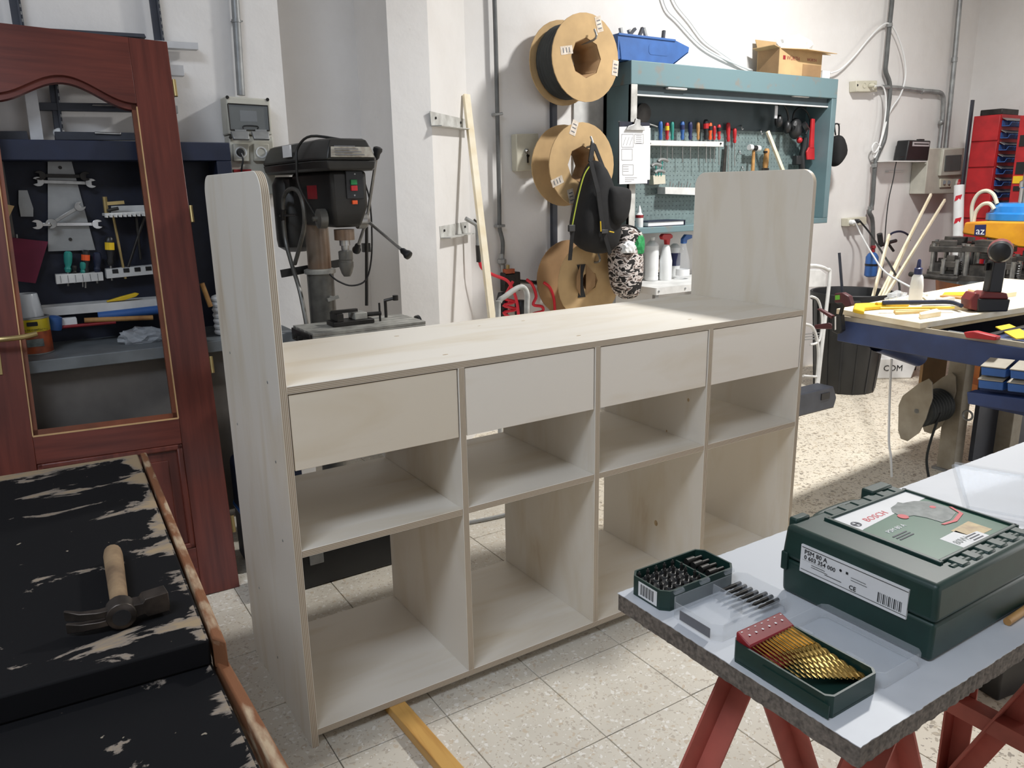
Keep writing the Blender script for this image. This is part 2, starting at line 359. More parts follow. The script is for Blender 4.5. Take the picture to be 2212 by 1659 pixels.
wr = MB().box((XR, -1.2, -0.02), (XR+0.2, YW, ZC)); wr.box((XR, -4.6, 3.1), (XR+0.2, -1.2, ZC)); wr.box((XR, -6, -0.02), (XR+0.2, -4.6, ZC))
tag(obj('wall_right', wr, 'plaster', None, smooth=False), kind='structure')
tag(obj('wall_left', MB().box((-2.7, -6, -0.02), (-2.5, YA, ZC)), 'plaster_grey', None, smooth=False), kind='structure')
wf = MB().box((-2.5, -6.2, -0.02), (0.4, -6.0, ZC)); wf.box((0.4, -6.2, 3.0), (3.4, -6.0, ZC)); wf.box((3.4, -6.2, -0.02), (6.45, -6.0, ZC))
tag(obj('wall_front', wf, 'plaster_grey', None, smooth=False), kind='structure')
tag(obj('ceiling', MB().box((-2.7, -6.2, ZC), (6.65, 2.25, ZC+0.15)), 'ceiling_grey', None, smooth=False), kind='structure')
for (x, y, z), L_, lab in ((LAMPS[0][0], 0.5, 'ceiling lamp over the right of the room'), (LAMPS[1][0], 1.6, 'ceiling lamp over the left of the room')):
    t = thing('ceiling_lamp', lab, 'lamp', (x, y, z+0.03), group='ceiling lamps')
    obj('housing', MB().box((x-L_/2, y-0.15, z+0.03), (x+L_/2, y+0.15, z+0.08)), 'white_paint', t, bevel=0.004)
    for s in (-1, 1): obj('hanging_rod', MB().cyl((x+s*L_*0.4, y, z+0.08), (x+s*L_*0.4, y, ZC), 0.006, n=8), 'zinc', t)
# ------------------------------------------------------------------ plywood counter in the middle
H, T, D, D2, LX, HT = 0.94, 0.018, 0.534, 0.508, 1.832, 1.409
ZS, ZD, ZB = 0.5387, 0.7381, 0.0487
BX = [0.4643, 0.9096, 1.3657]
ct = thing('plywood_counter', 'long pale plywood counter with four drawer fronts, open shelves and raised rounded ends', 'counter', (0, 0, 0))
def side(x0):
    r = 0.05; poly = [(-D/2, -HT/2), (D/2, -HT/2)]
    for cx, a0 in ((D/2-r, 0), (-D/2+r, PI/2)):
        for i in range(9): a = a0+PI/2*i/8; poly.append((cx+r*math.cos(a), HT/2-r+r*math.sin(a)))
    mb = MB().prism(poly, (-T/2, 0, 0), (0, 1, 0), (0, 0, 1), (T, 0, 0))
    o = obj('side_panel', mb, 'ply_x', ct, world=False, bevel=0.001, seg=1); o.location = (x0+T/2, D/2, HT/2); return o
sp0 = side(0.0); sp1 = side(LX-T)
for u, v in ((497, 762), (578, 826), (513, 916), (596, 998), (611, 1168), (600, 1420), (560, 1270)):
    p = PX(u, v, 0.0); o = obj('screw', MB().cyl((p.x-0.0008, p.y, p.z), (p.x+0.003, p.y, p.z), 0.0035, n=8), 'zinc', sp0)
board('top_board', (T, 0, H-T), (LX-T, D, H), 'ply_z', ct)
board('bottom_board', (T, 0.001, ZB-T), (LX-T, D2, ZB), 'ply_z', ct)
for b in BX: board('divider', (b-T/2, 0.0, ZB), (b+T/2, D2, H-T), 'ply_x', ct)
ed = [T]+[e for b in BX for e in (b-T/2, b+T/2)]+[LX-T]
for i in range(4):
    x0, x1 = ed[2*i], ed[2*i+1]
    board('shelf', (x0+0.0005, 0.0005, ZS-T), (x1-0.0005, D2, ZS), 'ply_z', ct)
    df = board('drawer_front', (x0+0.003, 0.003, ZD), (x1-0.003, 0.003+T, H-T-0.003), 'ply_fig' if i == 0 else 'ply_y', ct)
    mb = MB(); t2 = 0.012; xa, xb, ya, yb, za, zb = x0+0.015, x1-0.015, 0.003+T, 0.46, ZD+0.02, H-T-0.03
    mb.box((xa, ya, za), (xa+t2, yb, zb)); mb.box((xb-t2, ya, za), (xb, yb, zb)); mb.box((xa+t2, yb-t2, za), (xb-t2, yb, zb)); mb.box((xa+t2, ya, za), (xb-t2, yb-t2, za+t2))
    obj('drawer_box', mb, 'ply_y', df)
# timber under the counter
a = PZ(836, 1527, 0.03); b = PZ(876, 1519, 0.03)
one('timber_batten', MB().bar((0.2315, 0.16, 0.0152), (0.2515, -0.42, 0.0152), 0.046, 0.029), 'beam_wood', 'varnished yellow timber batten on the tiles sticking out from under the counter', 'timber', bevel=0.002)

MA['knot'] = mat('knot', (196, 172, 136), 0.6, c2=(164, 138, 102), scale=60)
dv3 = [o for o in bpy.data.objects if o.parent == ct and o.name.startswith('divider')][-1]
for u, v, r in ((1417, 1130, 0.011), (1487, 864, 0.006), (1440, 931, 0.004)):
    p = PX(u, v, BX[2]-T/2); obj('knot', MB().prism([(x*0.8, y) for x, y in circ(r, 12)], (p.x-0.0003, p.y, p.z), (0, 1, 0), (0, 0, 1), (0.0006, 0, 0)), 'knot', dv3, smooth=False)
tpb = [o for o in bpy.data.objects if o.parent == ct and o.name.startswith('top_board')][0]
for u, v, r in ((857, 726, 0.005), (1035, 704, 0.003), (962, 766, 0.005), (1130, 693, 0.004), (1250, 725, 0.005), (1490, 690, 0.005)):
    p = PZ(u, v, H); obj('knot', MB().prism([(x*1.7, y*0.7) for x, y in circ(r, 10)], (p.x, p.y, H-0.0003), (1, 0, 0), (0, 1, 0), (0, 0, 0.0006)), 'knot', tpb, smooth=False)
# ------------------------------------------------------------------ trestle table in the right foreground
TZ = 0.70
def rough_rect(x0, y0, x1, y1, step=0.007, j=0.0012):
    P = []; c = [(x0, y0), (x1, y0), (x1, y1), (x0, y1)]
    for k in range(4):
        a = c[k]; b = c[(k+1) % 4]; n = max(2, int(math.hypot(b[0]-a[0], b[1]-a[1])/step))
        for i in range(n): t = i/n; P.append((a[0]+(b[0]-a[0])*t+random.uniform(-j, j), a[1]+(b[1]-a[1])*t+random.uniform(-j, j)))
    return P
tt = thing('trestle_table', 'white melamine chipboard tabletop on red steel trestles', 'table', (1.2, -1.02, 0))
pr = rough_rect(0.316, -1.241, 2.25, -0.792)
obj('core_board', MB().prism(pr, (0, 0, TZ-0.031), (1, 0, 0), (0, 1, 0), (0, 0, 0.0298)), 'chipboard', tt, smooth=False, label='rough grey brown chipboard core')
obj('tabletop', MB().prism(rough_rect(0.3155, -1.2415, 2.2505, -0.7915, step=0.006, j=0.0007), (0, 0, TZ-0.0012), (1, 0, 0), (0, 1, 0), (0, 0, 0.0012)), 'mdf_white', tt, smooth=False)
zt = TZ-0.031
def leg(p, q, nm='leg'):
    p = Vector(p); q = Vector(q); m = MB().bar(p, q, 0.042, 0.004, up=(0, 1, 0)); d = (q-p).normalized(); s = d.cross(Vector((0, 1, 0))).normalized()
    m.bar(p+s*0.019+Vector((0, -0.019, 0)), q+s*0.019+Vector((0, -0.019, 0)), 0.004, 0.038, up=(0, 1, 0)); obj(nm, m, 'red_steel', tt)
for y in (-0.955, -1.175):
    leg((0.452, y, zt-0.002), (0.452-0.60*zt, y, 0.004)); leg((0.452, y, zt-0.002), (0.452+0.45*zt, y, 0.004))
obj('ridge_bar', MB().box((0.43, -1.21, zt-0.04), (0.474, -0.92, zt)), 'red_steel', tt, bevel=0.001)
obj('ridge_bar', MB().box((1.03, -1.23, zt-0.04), (1.9, -1.19, zt)), 'red_steel', tt, bevel=0.001)
for x in (1.05, 1.85):
    leg((x, -1.0, zt), (x+0.005, -0.995, 0.004)); leg((x, -1.21, zt-0.04), (x, -0.975, 0.06)); leg((x, -1.21, zt-0.04), (x, -1.46, 0.004))
    obj('cross_rail', MB().bar((x, -0.99, 0.315), (x, -1.36, 0.315), 0.036, 0.036), 'red_steel', tt, bevel=0.001)
# ------------------------------------------------------------------ green sander case
MA['case_green'] = mat('case_green', (28, 58, 52), 0.42, var=0.12, scale=30)
MA['case_print'] = mat('case_print', (52, 104, 80), 0.35, var=0.1)
MA['print_red'] = mat('print_red', (206, 30, 48), 0.45, var=0.05)
MA['print_dark'] = mat('print_dark', (70, 82, 80), 0.4, c2=(120, 128, 126), scale=60)
MA['print_wood'] = mat('print_wood', (196, 170, 110), 0.4, c2=(150, 116, 70), scale=50)
X0, X1, Y0, Y1, Z0, Z1, ZM = 0.545, 0.845, -1.197, -0.935, TZ, 0.82, 0.762
cs = thing('sander_case', 'dark green plastic power sander case with printed label on its lid', 'tool case', ((X0+X1)/2, (Y0+Y1)/2, Z0))
def frust(x0, x1, y0, y1, za, zb, ins):
    m = MB(); A = [m.bm.verts.new((x, y, za)) for x, y in ((x0, y0), (x1, y0), (x1, y1), (x0, y1))]
    B = [m.bm.verts.new((x, y, zb)) for x, y in ((x0+ins, y0+ins), (x1-ins, y0+ins), (x1-ins, y1-ins), (x0+ins, y1-ins))]
    m._face(A[::-1]); m._face(B)
    for i in range(4): m._face((A[i], A[(i+1) % 4], B[(i+1) % 4], B[i]))
    return m
m = frust(X0+0.004, X1-0.004, Y0+0.004, Y1-0.004, Z0+0.0005, ZM, -0.002); obj('case_base', m, 'case_green', cs, bevel=0.006, seg=3)
lid = obj('case_lid', frust(X0, X1, Y0, Y1, ZM+0.0006, Z1, 0.004), 'case_green', cs, bevel=0.008, seg=3)
# raised lid frame that carries the printed label
LX0, LX1, LY0, LY1 = 0.62, 0.835, -1.152, -0.972; lz = Z1+0.0005
fr = MB()
for a, b in (((LX0-0.008, LY0-0.008), (LX0, LY1+0.008)), ((LX1, LY0-0.008), (LX1+0.006, LY1+0.008)), ((LX0-0.004, LY1), (LX1+0.006, LY1+0.006)), ((LX0-0.004, LY0-0.006), (LX1+0.006, LY0))):
    fr.box((a[0], a[1], Z1-0.002), (b[0], b[1], Z1+0.0045))
obj('lid_frame', fr, 'case_green', lid, bevel=0.0012)
for i in range(6):
    x = LX0+0.012+i*0.036
    obj('hinge_tab', MB().box((x, LY0-0.030, Z1-0.010), (x+0.022, LY0-0.004, Z1+0.003)), 'case_green', lid, bevel=0.003)
    obj('hinge_tab', MB().box((x+0.006, LY1+0.004, Z1-0.010), (x+0.026, LY1+0.028, Z1+0.002)), 'case_green', lid, bevel=0.002)
obj('hinge_rod', MB().cyl((LX0, LY0-0.019, Z1-0.006), (LX1+0.004, LY0-0.019, Z1-0.006), 0.008, n=12), 'case_green', lid)
obj('skirt', MB().prism([(0, 0), (0.010, -0.004), (0.008, -0.02), (0.0, -0.024)], (LX0-0.01, Y0+0.012, Z1-0.018), (0, -1, 0), (0, 0, 1), (0.23, 0, 0)), 'case_green', lid, bevel=0.003)
obj('carry_handle', MB().tube([(LX0+0.05, Y1-0.005, ZM+0.02), (LX0+0.06, Y1+0.03, ZM+0.022), (LX0+0.17, Y1+0.03, ZM+0.022), (LX0+0.18, Y1-0.005, ZM+0.02)], 0.009, n=10), 'case_green', cs)
obj('latch', MB().box((X0-0.003, -0.95, ZM-0.02), (X0+0.006, -0.938, ZM+0.012)), 'case_green', cs, bevel=0.002)
obj('corner_lug', MB().box((X0+0.02, Y1-0.012, Z1-0.014), (X0+0.055, Y1+0.004, Z1+0.006)), 'case_green', lid, bevel=0.003)
obj('corner_lug', MB().box((LX1-0.06, Y1-0.012, Z1-0.03), (LX1, Y1+0.012, Z1+0.006)), 'case_green', lid, bevel=0.003)
lb = obj('lid_label', MB().box((LX0, LY0, Z1-0.001), (LX1, LY1, lz)), 'case_print', lid, smooth=False)
def flat(name, poly, z, mtl, par): return obj(name, MB().prism(poly, (0, 0, z), (1, 0, 0), (0, 1, 0), (0, 0, 0.0003)), mtl, par, smooth=False)
flat('label_band', [(LX0, LY1-0.055), (LX0+0.012, LY1-0.052), (LX1, LY1-0.036), (LX1, LY1), (LX0, LY1)], lz, 'print_white', lid)
zz = lz+0.0004
text('BOSCH', 0.0185, (LX0+0.042, LY1-0.040, zz), (1, 0.03, 0), (0, 1, 0), 'print_red', lid)
obj('logo_ring', MB().ring(circ(0.0088, 20), circ(0.0068, 20), (LX0+0.018, LY1-0.034, zz), (1, 0, 0), (0, 1, 0), (0, 0, 0.0004)), 'print_grey', lid, smooth=False)
obj('logo_bar', MB().box((LX0+0.0105, LY1-0.0352, zz), (LX0+0.0255, LY1-0.0328, zz+0.0004)).box((LX0+0.0135, LY1-0.040, zz), (LX0+0.0155, LY1-0.028, zz+0.0004)).box((LX0+0.0205, LY1-0.040, zz), (LX0+0.0225, LY1-0.028, zz+0.0004)), 'print_grey', lid, smooth=False)
text('PSM 80 A', 0.0125, (LX0+0.030, LY1-0.085, zz), (1, 0.03, 0), (0, 1, 0), 'print_white', lid)
for k in range(3): flat('print_line', [(LX0+0.022, LY1-0.097-k*0.006), (LX0+0.06, LY1-0.096-k*0.006), (LX0+0.06, LY1-0.0935-k*0.006), (LX0+0.022, LY1-0.0945-k*0.006)], zz, 'case_print' if k > 3 else 'print_grey', lid)
sx, sy = LX0+0.108, LY1-0.052
flat('sander_picture', [(sx+a*0.86, sy+b*0.95) for a, b in ((0, 0.0), (0.004, 0.014), (0.02, 0.026), (0.045, 0.030), (0.058, 0.034), (0.062, 0.026), (0.09, 0.020), (0.112, 0.004), (0.115, -0.03), (0.10, -0.052), (0.06, -0.062), (0.035, -0.06), (0.032, -0.035), (0.022, -0.016), (0.006, -0.012))], zz, 'print_dark', lid)
flat('sander_plate', [(sx+a*0.86, sy+b*0.95) for a, b in ((0.025, -0.063), (0.06, -0.066), (0.104, -0.055), (0.118, -0.03), (0.122, -0.034), (0.108, -0.061), (0.062, -0.0725), (0.028, -0.068))], zz+0.0003, 'print_red', lid)
flat('sander_cap', [(sx+x, sy-0.008+y) for x, y in circ(0.009, 14)], zz+0.0003, 'print_red', lid)
flat('sander_button', [(sx+0.078+x*1.2, sy-0.014+y) for x, y in circ(0.005, 10)], zz+0.0003, 'print_red', lid)
flat('label_panel', [(LX0+0.075, LY0), (LX0+0.105+0.02, LY0), (LX0+0.125, LY0+0.042), (LX0+0.075, LY0+0.04)], lz, 'print_white', lid)
flat('wood_picture', [(LX0+0.126, LY0+0.012), (LX0+0.178, LY0+0.012), (LX0+0.178, LY0+0.05), (LX0+0.118, LY0+0.046)], lz, 'print_wood', lid)
flat('label_panel', [(LX0+0.107, LY0+0.002), (LX0+0.150, LY0+0.002), (LX0+0.150, LY0+0.022), (LX0+0.107, LY0+0.024)], lz+0.0003, 'print_white', lid)
text('80W', 0.017, (LX0+0.079, LY0+0.012, zz), (1, 0.02, 0), (0, 1, 0), 'print_dark', lid)
for k in range(3): flat('print_line', [(LX0+0.112, LY0+0.006+k*0.006), (LX0+0.14, LY0+0.006+k*0.006), (LX0+0.14, LY0+0.0085+k*0.006), (LX0+0.112, LY0+0.0085+k*0.006)], zz+0.0003, 'print_grey', lid)
# side sticker
xs = X0-0.0008
st = obj('side_sticker', MB().box((xs, -1.155, 0.752), (xs+0.0035, -0.974, 0.799)), 'print_white', cs, smooth=False)
un = Vector((0, 0, 1)); sd = Vector((0, -1, 0))
def on_s(y, z): return Vector((xs-0.0006, y, z))
text('PSM 80 A', 0.0105, on_s(-0.981, 0.7855), sd, un, 'print_black', cs)
text('0 603 354 000', 0.0098, on_s(-0.981, 0.7765), sd, un, 'print_black', cs)
text('CE', 0.010, on_s(-1.063, 0.7600), sd, un, 'print_black', cs)
for y0, y1, z0, z1 in ((-0.976, -1.155, 0.7952, 0.7962), (-0.978, -1.02, 0.7743, 0.7746), (-0.976, -1.155, 0.7570, 0.7578), (-0.995, -1.02, 0.7700, 0.7708), (-0.995, -1.025, 0.7665, 0.7673), (-1.065, -1.09, 0.7790, 0.7797), (-1.065, -1.092, 0.7750, 0.7757), (-1.02, -1.05, 0.7640, 0.7650), (-1.056, -1.060, 0.7815, 0.7855)):
    obj('print_line', MB().quad(on_s(y0, z0), on_s(y1, z0), on_s(y1, z1), on_s(y0, z1)), 'print_black', cs, smooth=False)
for k in range(14): obj('bar_line', MB().quad(on_s(-1.11-k*0.0028, 0.760), on_s(-1.11-k*0.0028-(0.0008 if k % 3 else 0.0016), 0.760), on_s(-1.11-k*0.0028-(0.0008 if k % 3 else 0.0016), 0.776), on_s(-1.11-k*0.0028, 0.776)), 'print_black', cs, smooth=False)
obj('sticker_dot', MB().prism([(x, y) for x, y in circ(0.0022, 12)], on_s(-1.047, 0.7835), sd, un, (-0.0002, 0, 0)), 'print_black', cs, smooth=False)
# ------------------------------------------------------------------ bit set box with its clear lid folded open
bt = thing('bit_set', 'small dark green box of screwdriver bits with clear lid folded open', 'bit box', (0.417, -0.84, TZ))
def octa(x0, y0, x1, y1, c): return [(x0+c, y0), (x1-c, y0), (x1, y0+c), (x1, y1-c), (x1-c, y1), (x0+c, y1), (x0, y1-c), (x0, y0+c)]
bx = (0.334, -0.884, 0.500, -0.798)
o_ = octa(bx[0], bx[1], bx[2], bx[3], 0.012); i_ = octa(bx[0]+0.003, bx[1]+0.003, bx[2]-0.003, bx[3]-0.003, 0.011)
tray = obj('tray', MB().ring(o_, i_, (0, 0, TZ+0.004), (1, 0, 0), (0, 1, 0), (0, 0, 0.031)).prism(o_, (0, 0, TZ+0.0003), (1, 0, 0), (0, 1, 0), (0, 0, 0.0042)), 'case_green', bt, smooth=False)
obj('bit_holder', MB().box((bx[0]+0.006, bx[1]+0.006, TZ+0.005), (0.430, bx[3]-0.006, TZ+0.022)), 'black_plastic', bt, bevel=0.001)
obj('partition', MB().box((0.436, bx[1]+0.004, TZ+0.005), (0.439, bx[3]-0.004, TZ+0.030)), 'case_green', bt)
bit = None
for i in range(5):
    for j in range(5):
        x = 0.346+i*0.019+(0.006 if j % 2 else 0); y = -0.872+j*0.0155
        b = obj('screwdriver_bit', MB().cyl((x, y, TZ+0.018), (x, y, TZ+0.034), 0.0031, n=6).cyl((x, y, TZ+0.034), (x, y, TZ+0.038), 0.0026, 0.0012, n=6), 'dark_metal', bt)
        obj('bit_socket', MB().ring(circ(0.0055, 8), circ(0.0035, 8), (x, y, TZ+0.022), (1, 0, 0), (0, 1, 0), (0, 0, 0.002)), 'steel', b)
for k in range(4):
    y = -0.813-k*0.017; x = 0.452
    obj('nut_driver', MB().lathe([(0.0065, 0), (0.0065, 0.018), (0.0038, 0.021), (0.0036, 0.036)], (x, y, TZ+0.026), (1, 0, 0.0), n=12), 'dark_metal', bt)
for k in range(3):
    x = 0.352+k*0.058
    obj('hinge', MB().cyl((x, bx[1]-0.0035, TZ+0.033), (x+0.018, bx[1]-0.0035, TZ+0.033), 0.0042, n=10), 'clear', bt)
# lid
lx = (0.337, -0.992, 0.505, -0.890)
o_ = octa(lx[0], lx[1], lx[2], lx[3], 0.012); i_ = octa(lx[0]+0.002, lx[1]+0.002, lx[2]-0.002, lx[3]-0.002, 0.0112)
cl = obj('clear_lid', MB().ring(o_, i_, (0, 0, TZ+0.0022), (1, 0, 0), (0, 1, 0), (0, 0, 0.026)).prism(o_, (0, 0, TZ+0.0004), (1, 0, 0), (0, 1, 0), (0, 0, 0.002)), 'clear', bt, smooth=False)
obj('clear_divider', MB().box((0.432, -0.955, TZ+0.003), (0.434, -0.894, TZ+0.026)).box((0.406, -0.957, TZ+0.003), (0.434, -0.955, TZ+0.026)), 'clear', cl, smooth=False)
for k in range(7):
    y = -0.902-k*0.0118; x = 0.441+(0.008 if k > 3 else 0)
    b = obj('long_bit', MB().lathe([(0.0004, 0), (0.0030, 0.006), (0.0028, 0.02), (0.0036, 0.022), (0.0036, 0.048)], (x, y, TZ+0.014), (1, 0, 0.0), n=8), 'dark_metal', cl)
    obj('bit_clip', MB().box((x+0.036, y-0.0055, TZ+0.003), (x+0.047, y+0.0055, TZ+0.020)), 'clear', b, bevel=0.003)
obj('sticker', MB().box((lx[0]-0.0006, -0.978, TZ+0.004), (lx[0], -0.915, TZ+0.020)), 'print_grey', cl)
for k in range(9): obj('bar_line', MB().box((bx[0]-0.0006, -0.858+k*0.0035, TZ+0.008), (bx[0]-0.0002, -0.858+k*0.0035+(0.0012 if k % 2 else 0.002), TZ+0.027)), 'print_black', tray)
obj('sticker', MB().box((bx[0]-0.0003, -0.866, TZ+0.004), (bx[0]+0.0002, -0.822, TZ+0.030)), 'print_white', tray)
# ------------------------------------------------------------------ drill bit set
dt = thing('drill_bit_set', 'open green case of gold twist drills in a red holder', 'drill set', (0.378, -1.11, TZ))
dx = (0.326, -1.19, 0.430, -1.028)
o_ = octa(dx[0], dx[1], dx[2], dx[3], 0.008); i_ = octa(dx[0]+0.003, dx[1]+0.003, dx[2]-0.003, dx[3]-0.003, 0.0075)
obj('tray', MB().ring(o_, i_, (0, 0, TZ+0.004), (1, 0, 0), (0, 1, 0), (0, 0, 0.028)).prism(o_, (0, 0, TZ+0.0003), (1, 0, 0), (0, 1, 0), (0, 0, 0.0042)), 'case_green', dt, smooth=False)
obj('tray_rib', MB().box((dx[0]-0.0015, -1.085, TZ+0.002), (dx[0], -1.19, TZ+0.022)), 'case_green', dt)
MA['holder_red'] = mat('holder_red', (150, 34, 42), 0.4, var=0.15)
hd = obj('drill_holder', MB().prism([(0, 0), (0.026, -0.004), (0.026, 0.030), (0.0, 0.040)], (dx[0]+0.004, -1.032, TZ+0.005), (0, -1, 0), (0, 0, 1), (dx[2]-dx[0]-0.008, 0, 0)), 'holder_red', dt, bevel=0.002)
obj('drill_holder', MB().box((dx[0]+0.006, -1.092, TZ+0.005), (dx[2]-0.006, -1.06, TZ+0.014)), 'holder_red', dt, bevel=0.002)
for k in range(13):
    x = dx[0]+0.010+k*0.007; r = 0.0009+0.00022*k; L_ = 0.075+0.004*k
    obj('size_mark', MB().box((x, -1.046, TZ+0.0405), (x+0.003, -1.041, TZ+0.0409)), 'print_white', hd) if k % 2 else obj('size_mark', MB().box((x, -1.037, TZ+0.0435), (x+0.003, -1.034, TZ+0.0437)), 'print_white', hd)
    p = Vector((x, -1.055, TZ+0.032)); d = Vector((0, -1, -0.12)).normalized()
    mb = MB().cyl(p, p+d*L_*0.35, r, n=8)
    for h in range(2):
        mb.tube([p+d*(L_*(0.35+0.65*i/14))+Vector((math.cos(i*1.3+h*PI), 0, math.sin(i*1.3+h*PI)))*r*0.55 for i in range(15)], r*0.75, n=5, smooth=False)
    obj('twist_drill', mb, 'gold', dt)
ox = (0.435, -1.192, 0.535, -1.03)
o_ = octa(ox[0], ox[1], ox[2], ox[3], 0.008); i_ = octa(ox[0]+0.002, ox[1]+0.002, ox[2]-0.002, ox[3]-0.002, 0.0075)
obj('clear_lid', MB().ring(o_, i_, (0, 0, TZ+0.0022), (1, 0, 0), (0, 1, 0), (0, 0, 0.022)).prism(o_, (0, 0, TZ+0.0004), (1, 0, 0), (0, 1, 0), (0, 0, 0.002)), 'clear', dt, smooth=False)
for k in range(2): obj('hinge', MB().cyl((dx[2]+0.003, -1.06-k*0.08, TZ+0.03), (dx[2]+0.003, -1.085-k*0.08, TZ+0.03), 0.004, n=8), 'clear', dt)
# dowel, clear lid at the far end of the table
one('wooden_dowel', MB().cyl((0.741, -1.2045, TZ+0.0062), (0.86, -1.200, TZ+0.0062), 0.006, n=12), 'wood_handle', 'short round wooden dowel beside the green sander case', 'dowel')
ax = (1.11, -1.02, 1.40, -0.83)
c2 = thing('clear_box_lid', 'clear plastic box lid standing on edge on the white tabletop behind the sander case', 'box lid', (1.25, -0.93, TZ))
p = [PZ(2088, 1098, TZ+0.004), PZ(2260, 1130, TZ+0.004)]; a, b = p; up = Vector((0.03, 0.05, 0.075))
m = MB()
for P_, Q_ in ((a, a+up), (a+up, b+up), (b+up, b), (a, b)): m.bar(P_, Q_, 0.009, 0.009)
obj('frame', m, 'clear', c2)
m = MB().quad(a, b, b+up, a+up); q = obj('pane', m, 'clear', c2, smooth=False); q.modifiers.new('solid', 'SOLIDIFY').thickness = 0.0015
# ------------------------------------------------------------------ worn black workbench in the left foreground
def wornmat():
    m, nt, b, N, L = _new('worn_black')
    tc = N.new('ShaderNodeTexCoord'); mp = N.new('ShaderNodeMapping'); mp.inputs['Scale'].default_value = (2.8, 5.4, 3); L.new(tc.outputs['Object'], mp.inputs['Vector'])
    n1 = N.new('ShaderNodeTexNoise'); n1.inputs['Scale'].default_value = 2.1; n1.inputs['Detail'].default_value = 9; n1.inputs['Roughness'].default_value = 0.64; n1.inputs['Distortion'].default_value = 0.5; L.new(mp.outputs[0], n1.inputs['Vector'])
    sp = N.new('ShaderNodeSeparateXYZ'); L.new(tc.outputs['Object'], sp.inputs[0])
    mr = N.new('ShaderNodeMapRange'); mr.inputs[1].default_value = -0.06; mr.inputs[2].default_value = 0.0; mr.inputs[3].default_value = 0.0; mr.inputs[4].default_value = 0.20; L.new(sp.outputs[0], mr.inputs[0])
    my = N.new('ShaderNodeMapRange'); my.inputs[1].default_value = 0.16; my.inputs[2].default_value = 0.32; my.inputs[3].default_value = 0.0; my.inputs[4].default_value = 0.16; L.new(sp.outputs[1], my.inputs[0])
    a1 = N.new('ShaderNodeMath'); L.new(n1.outputs[0], a1.inputs[0]); L.new(mr.outputs[0], a1.inputs[1])
    a2 = N.new('ShaderNodeMath'); L.new(a1.outputs[0], a2.inputs[0]); L.new(my.outputs[0], a2.inputs[1])
    r = N.new('ShaderNodeValToRGB'); e = r.color_ramp.elements; e[0].position = 0.595; e[0].color = lin((19, 19, 21))+(1,); e[1].position = 0.70; e[1].color = lin((160, 140, 112))+(1,)
    k = e.new(0.615); k.color = lin((134, 124, 114))+(1,)
    ge = N.new('ShaderNodeNewGeometry'); sn = N.new('ShaderNodeSeparateXYZ'); L.new(ge.outputs['True Normal'], sn.inputs[0]); a3 = N.new('ShaderNodeMath'); a3.operation = 'MULTIPLY'; L.new(a2.outputs[0], a3.inputs[0]); L.new(sn.outputs[2], a3.inputs[1])
    L.new(a3.outputs[0], r.inputs['Fac'])
    sk = N.new('ShaderNodeTexNoise'); sk.inputs['Scale'].default_value = 60; L.new(tc.outputs['Object'], sk.inputs['Vector'])
    rs = N.new('ShaderNodeValToRGB'); rs.color_ramp.elements[0].position = 0.74; rs.color_ramp.elements[0].color = (0,0,0,1); rs.color_ramp.elements[1].position = 0.77; rs.color_ramp.elements[1].color = (1,1,1,1); L.new(sk.outputs[0], rs.inputs[0])
    mx = N.new('ShaderNodeMix'); mx.data_type = 'RGBA'; L.new(rs.outputs[0], mx.inputs['Factor']); L.new(r.outputs[0], mx.inputs[6]); mx.inputs[7].default_value = lin((150, 140, 124))+(1,)
    L.new(mx.outputs[2], b.inputs['Base Color']); b.inputs['Roughness'].default_value = 0.75; b.inputs['Specular IOR Level'].default_value = 0.15
    bu = N.new('ShaderNodeBump'); bu.inputs['Strength'].default_value = 0.6; bu.inputs['Distance'].default_value = 0.002; bu.invert = True; L.new(r.outputs[0], bu.inputs['Height']); L.new(bu.outputs[0], b.inputs['Normal'])
    MA['worn_black'] = m
wornmat()
MA['worn_edge'] = mat('worn_edge', (132, 84, 52), 0.7, c2=(190, 166, 136), scale=34, spread=(0.54, 0.66), stretch=(1, 0.3, 1), bump=0.4)
wb = thing('black_workbench', 'worn black coated workbench with chipped brown wooden edging', 'workbench', (-0.28, 0.0, 0.0))
BL = -1.5
obj('tabletop', MB().prism([(BL, 0.40), (-0.268, 0.318), (-0.304, -0.632), (BL, -0.560)], (0, 0, 0.708), (1, 0, 0), (0, 1, 0), (0, 0, 0.042)), 'worn_black', wb, bevel=0.004)
obj('edging', MB().prism([(-0.263, 0.318), (-0.249, 0.316), (-0.286, -0.655), (-0.300, -0.63)], (0, 0, 0.700), (1, 0, 0), (0, 1, 0), (0, 0, 0.051)), 'worn_edge', wb, bevel=0.003)
obj('lower_tabletop', MB().prism([(BL, -0.585), (-0.303, -0.592), (-0.303, -1.15), (BL, -1.20)], (0, 0, 0.668), (1, 0, 0), (0, 1, 0), (0, 0, 0.040)), 'worn_black', wb, bevel=0.004)
obj('edging', MB().prism([(-0.299, -0.60), (-0.284, -0.60), (-0.268, -1.15), (-0.286, -1.15)], (0, 0, 0.665), (1, 0, 0), (0, 1, 0), (0, 0, 0.046)), 'worn_edge', wb, bevel=0.003)
obj('front_lath', MB().box((BL, -0.598, 0.7085), (-0.305, -0.588, 0.714)), 'wood_handle', wb)
obj('blue_tape', MB().box((-0.405, -0.615, 0.7082), (-0.31, -0.600, 0.7105)), 'blue', wb)
for x, y in ((-0.36, 0.22), (-0.36, -0.50), (-0.36, -1.05), (-1.4, 0.22), (-1.4, -1.05)): obj('leg', MB().box((x-0.035, y-0.035, 0.0), (x+0.035, y+0.035, 0.669 if y < -0.6 else 0.709)), 'wood_handle', wb, bevel=0.002)
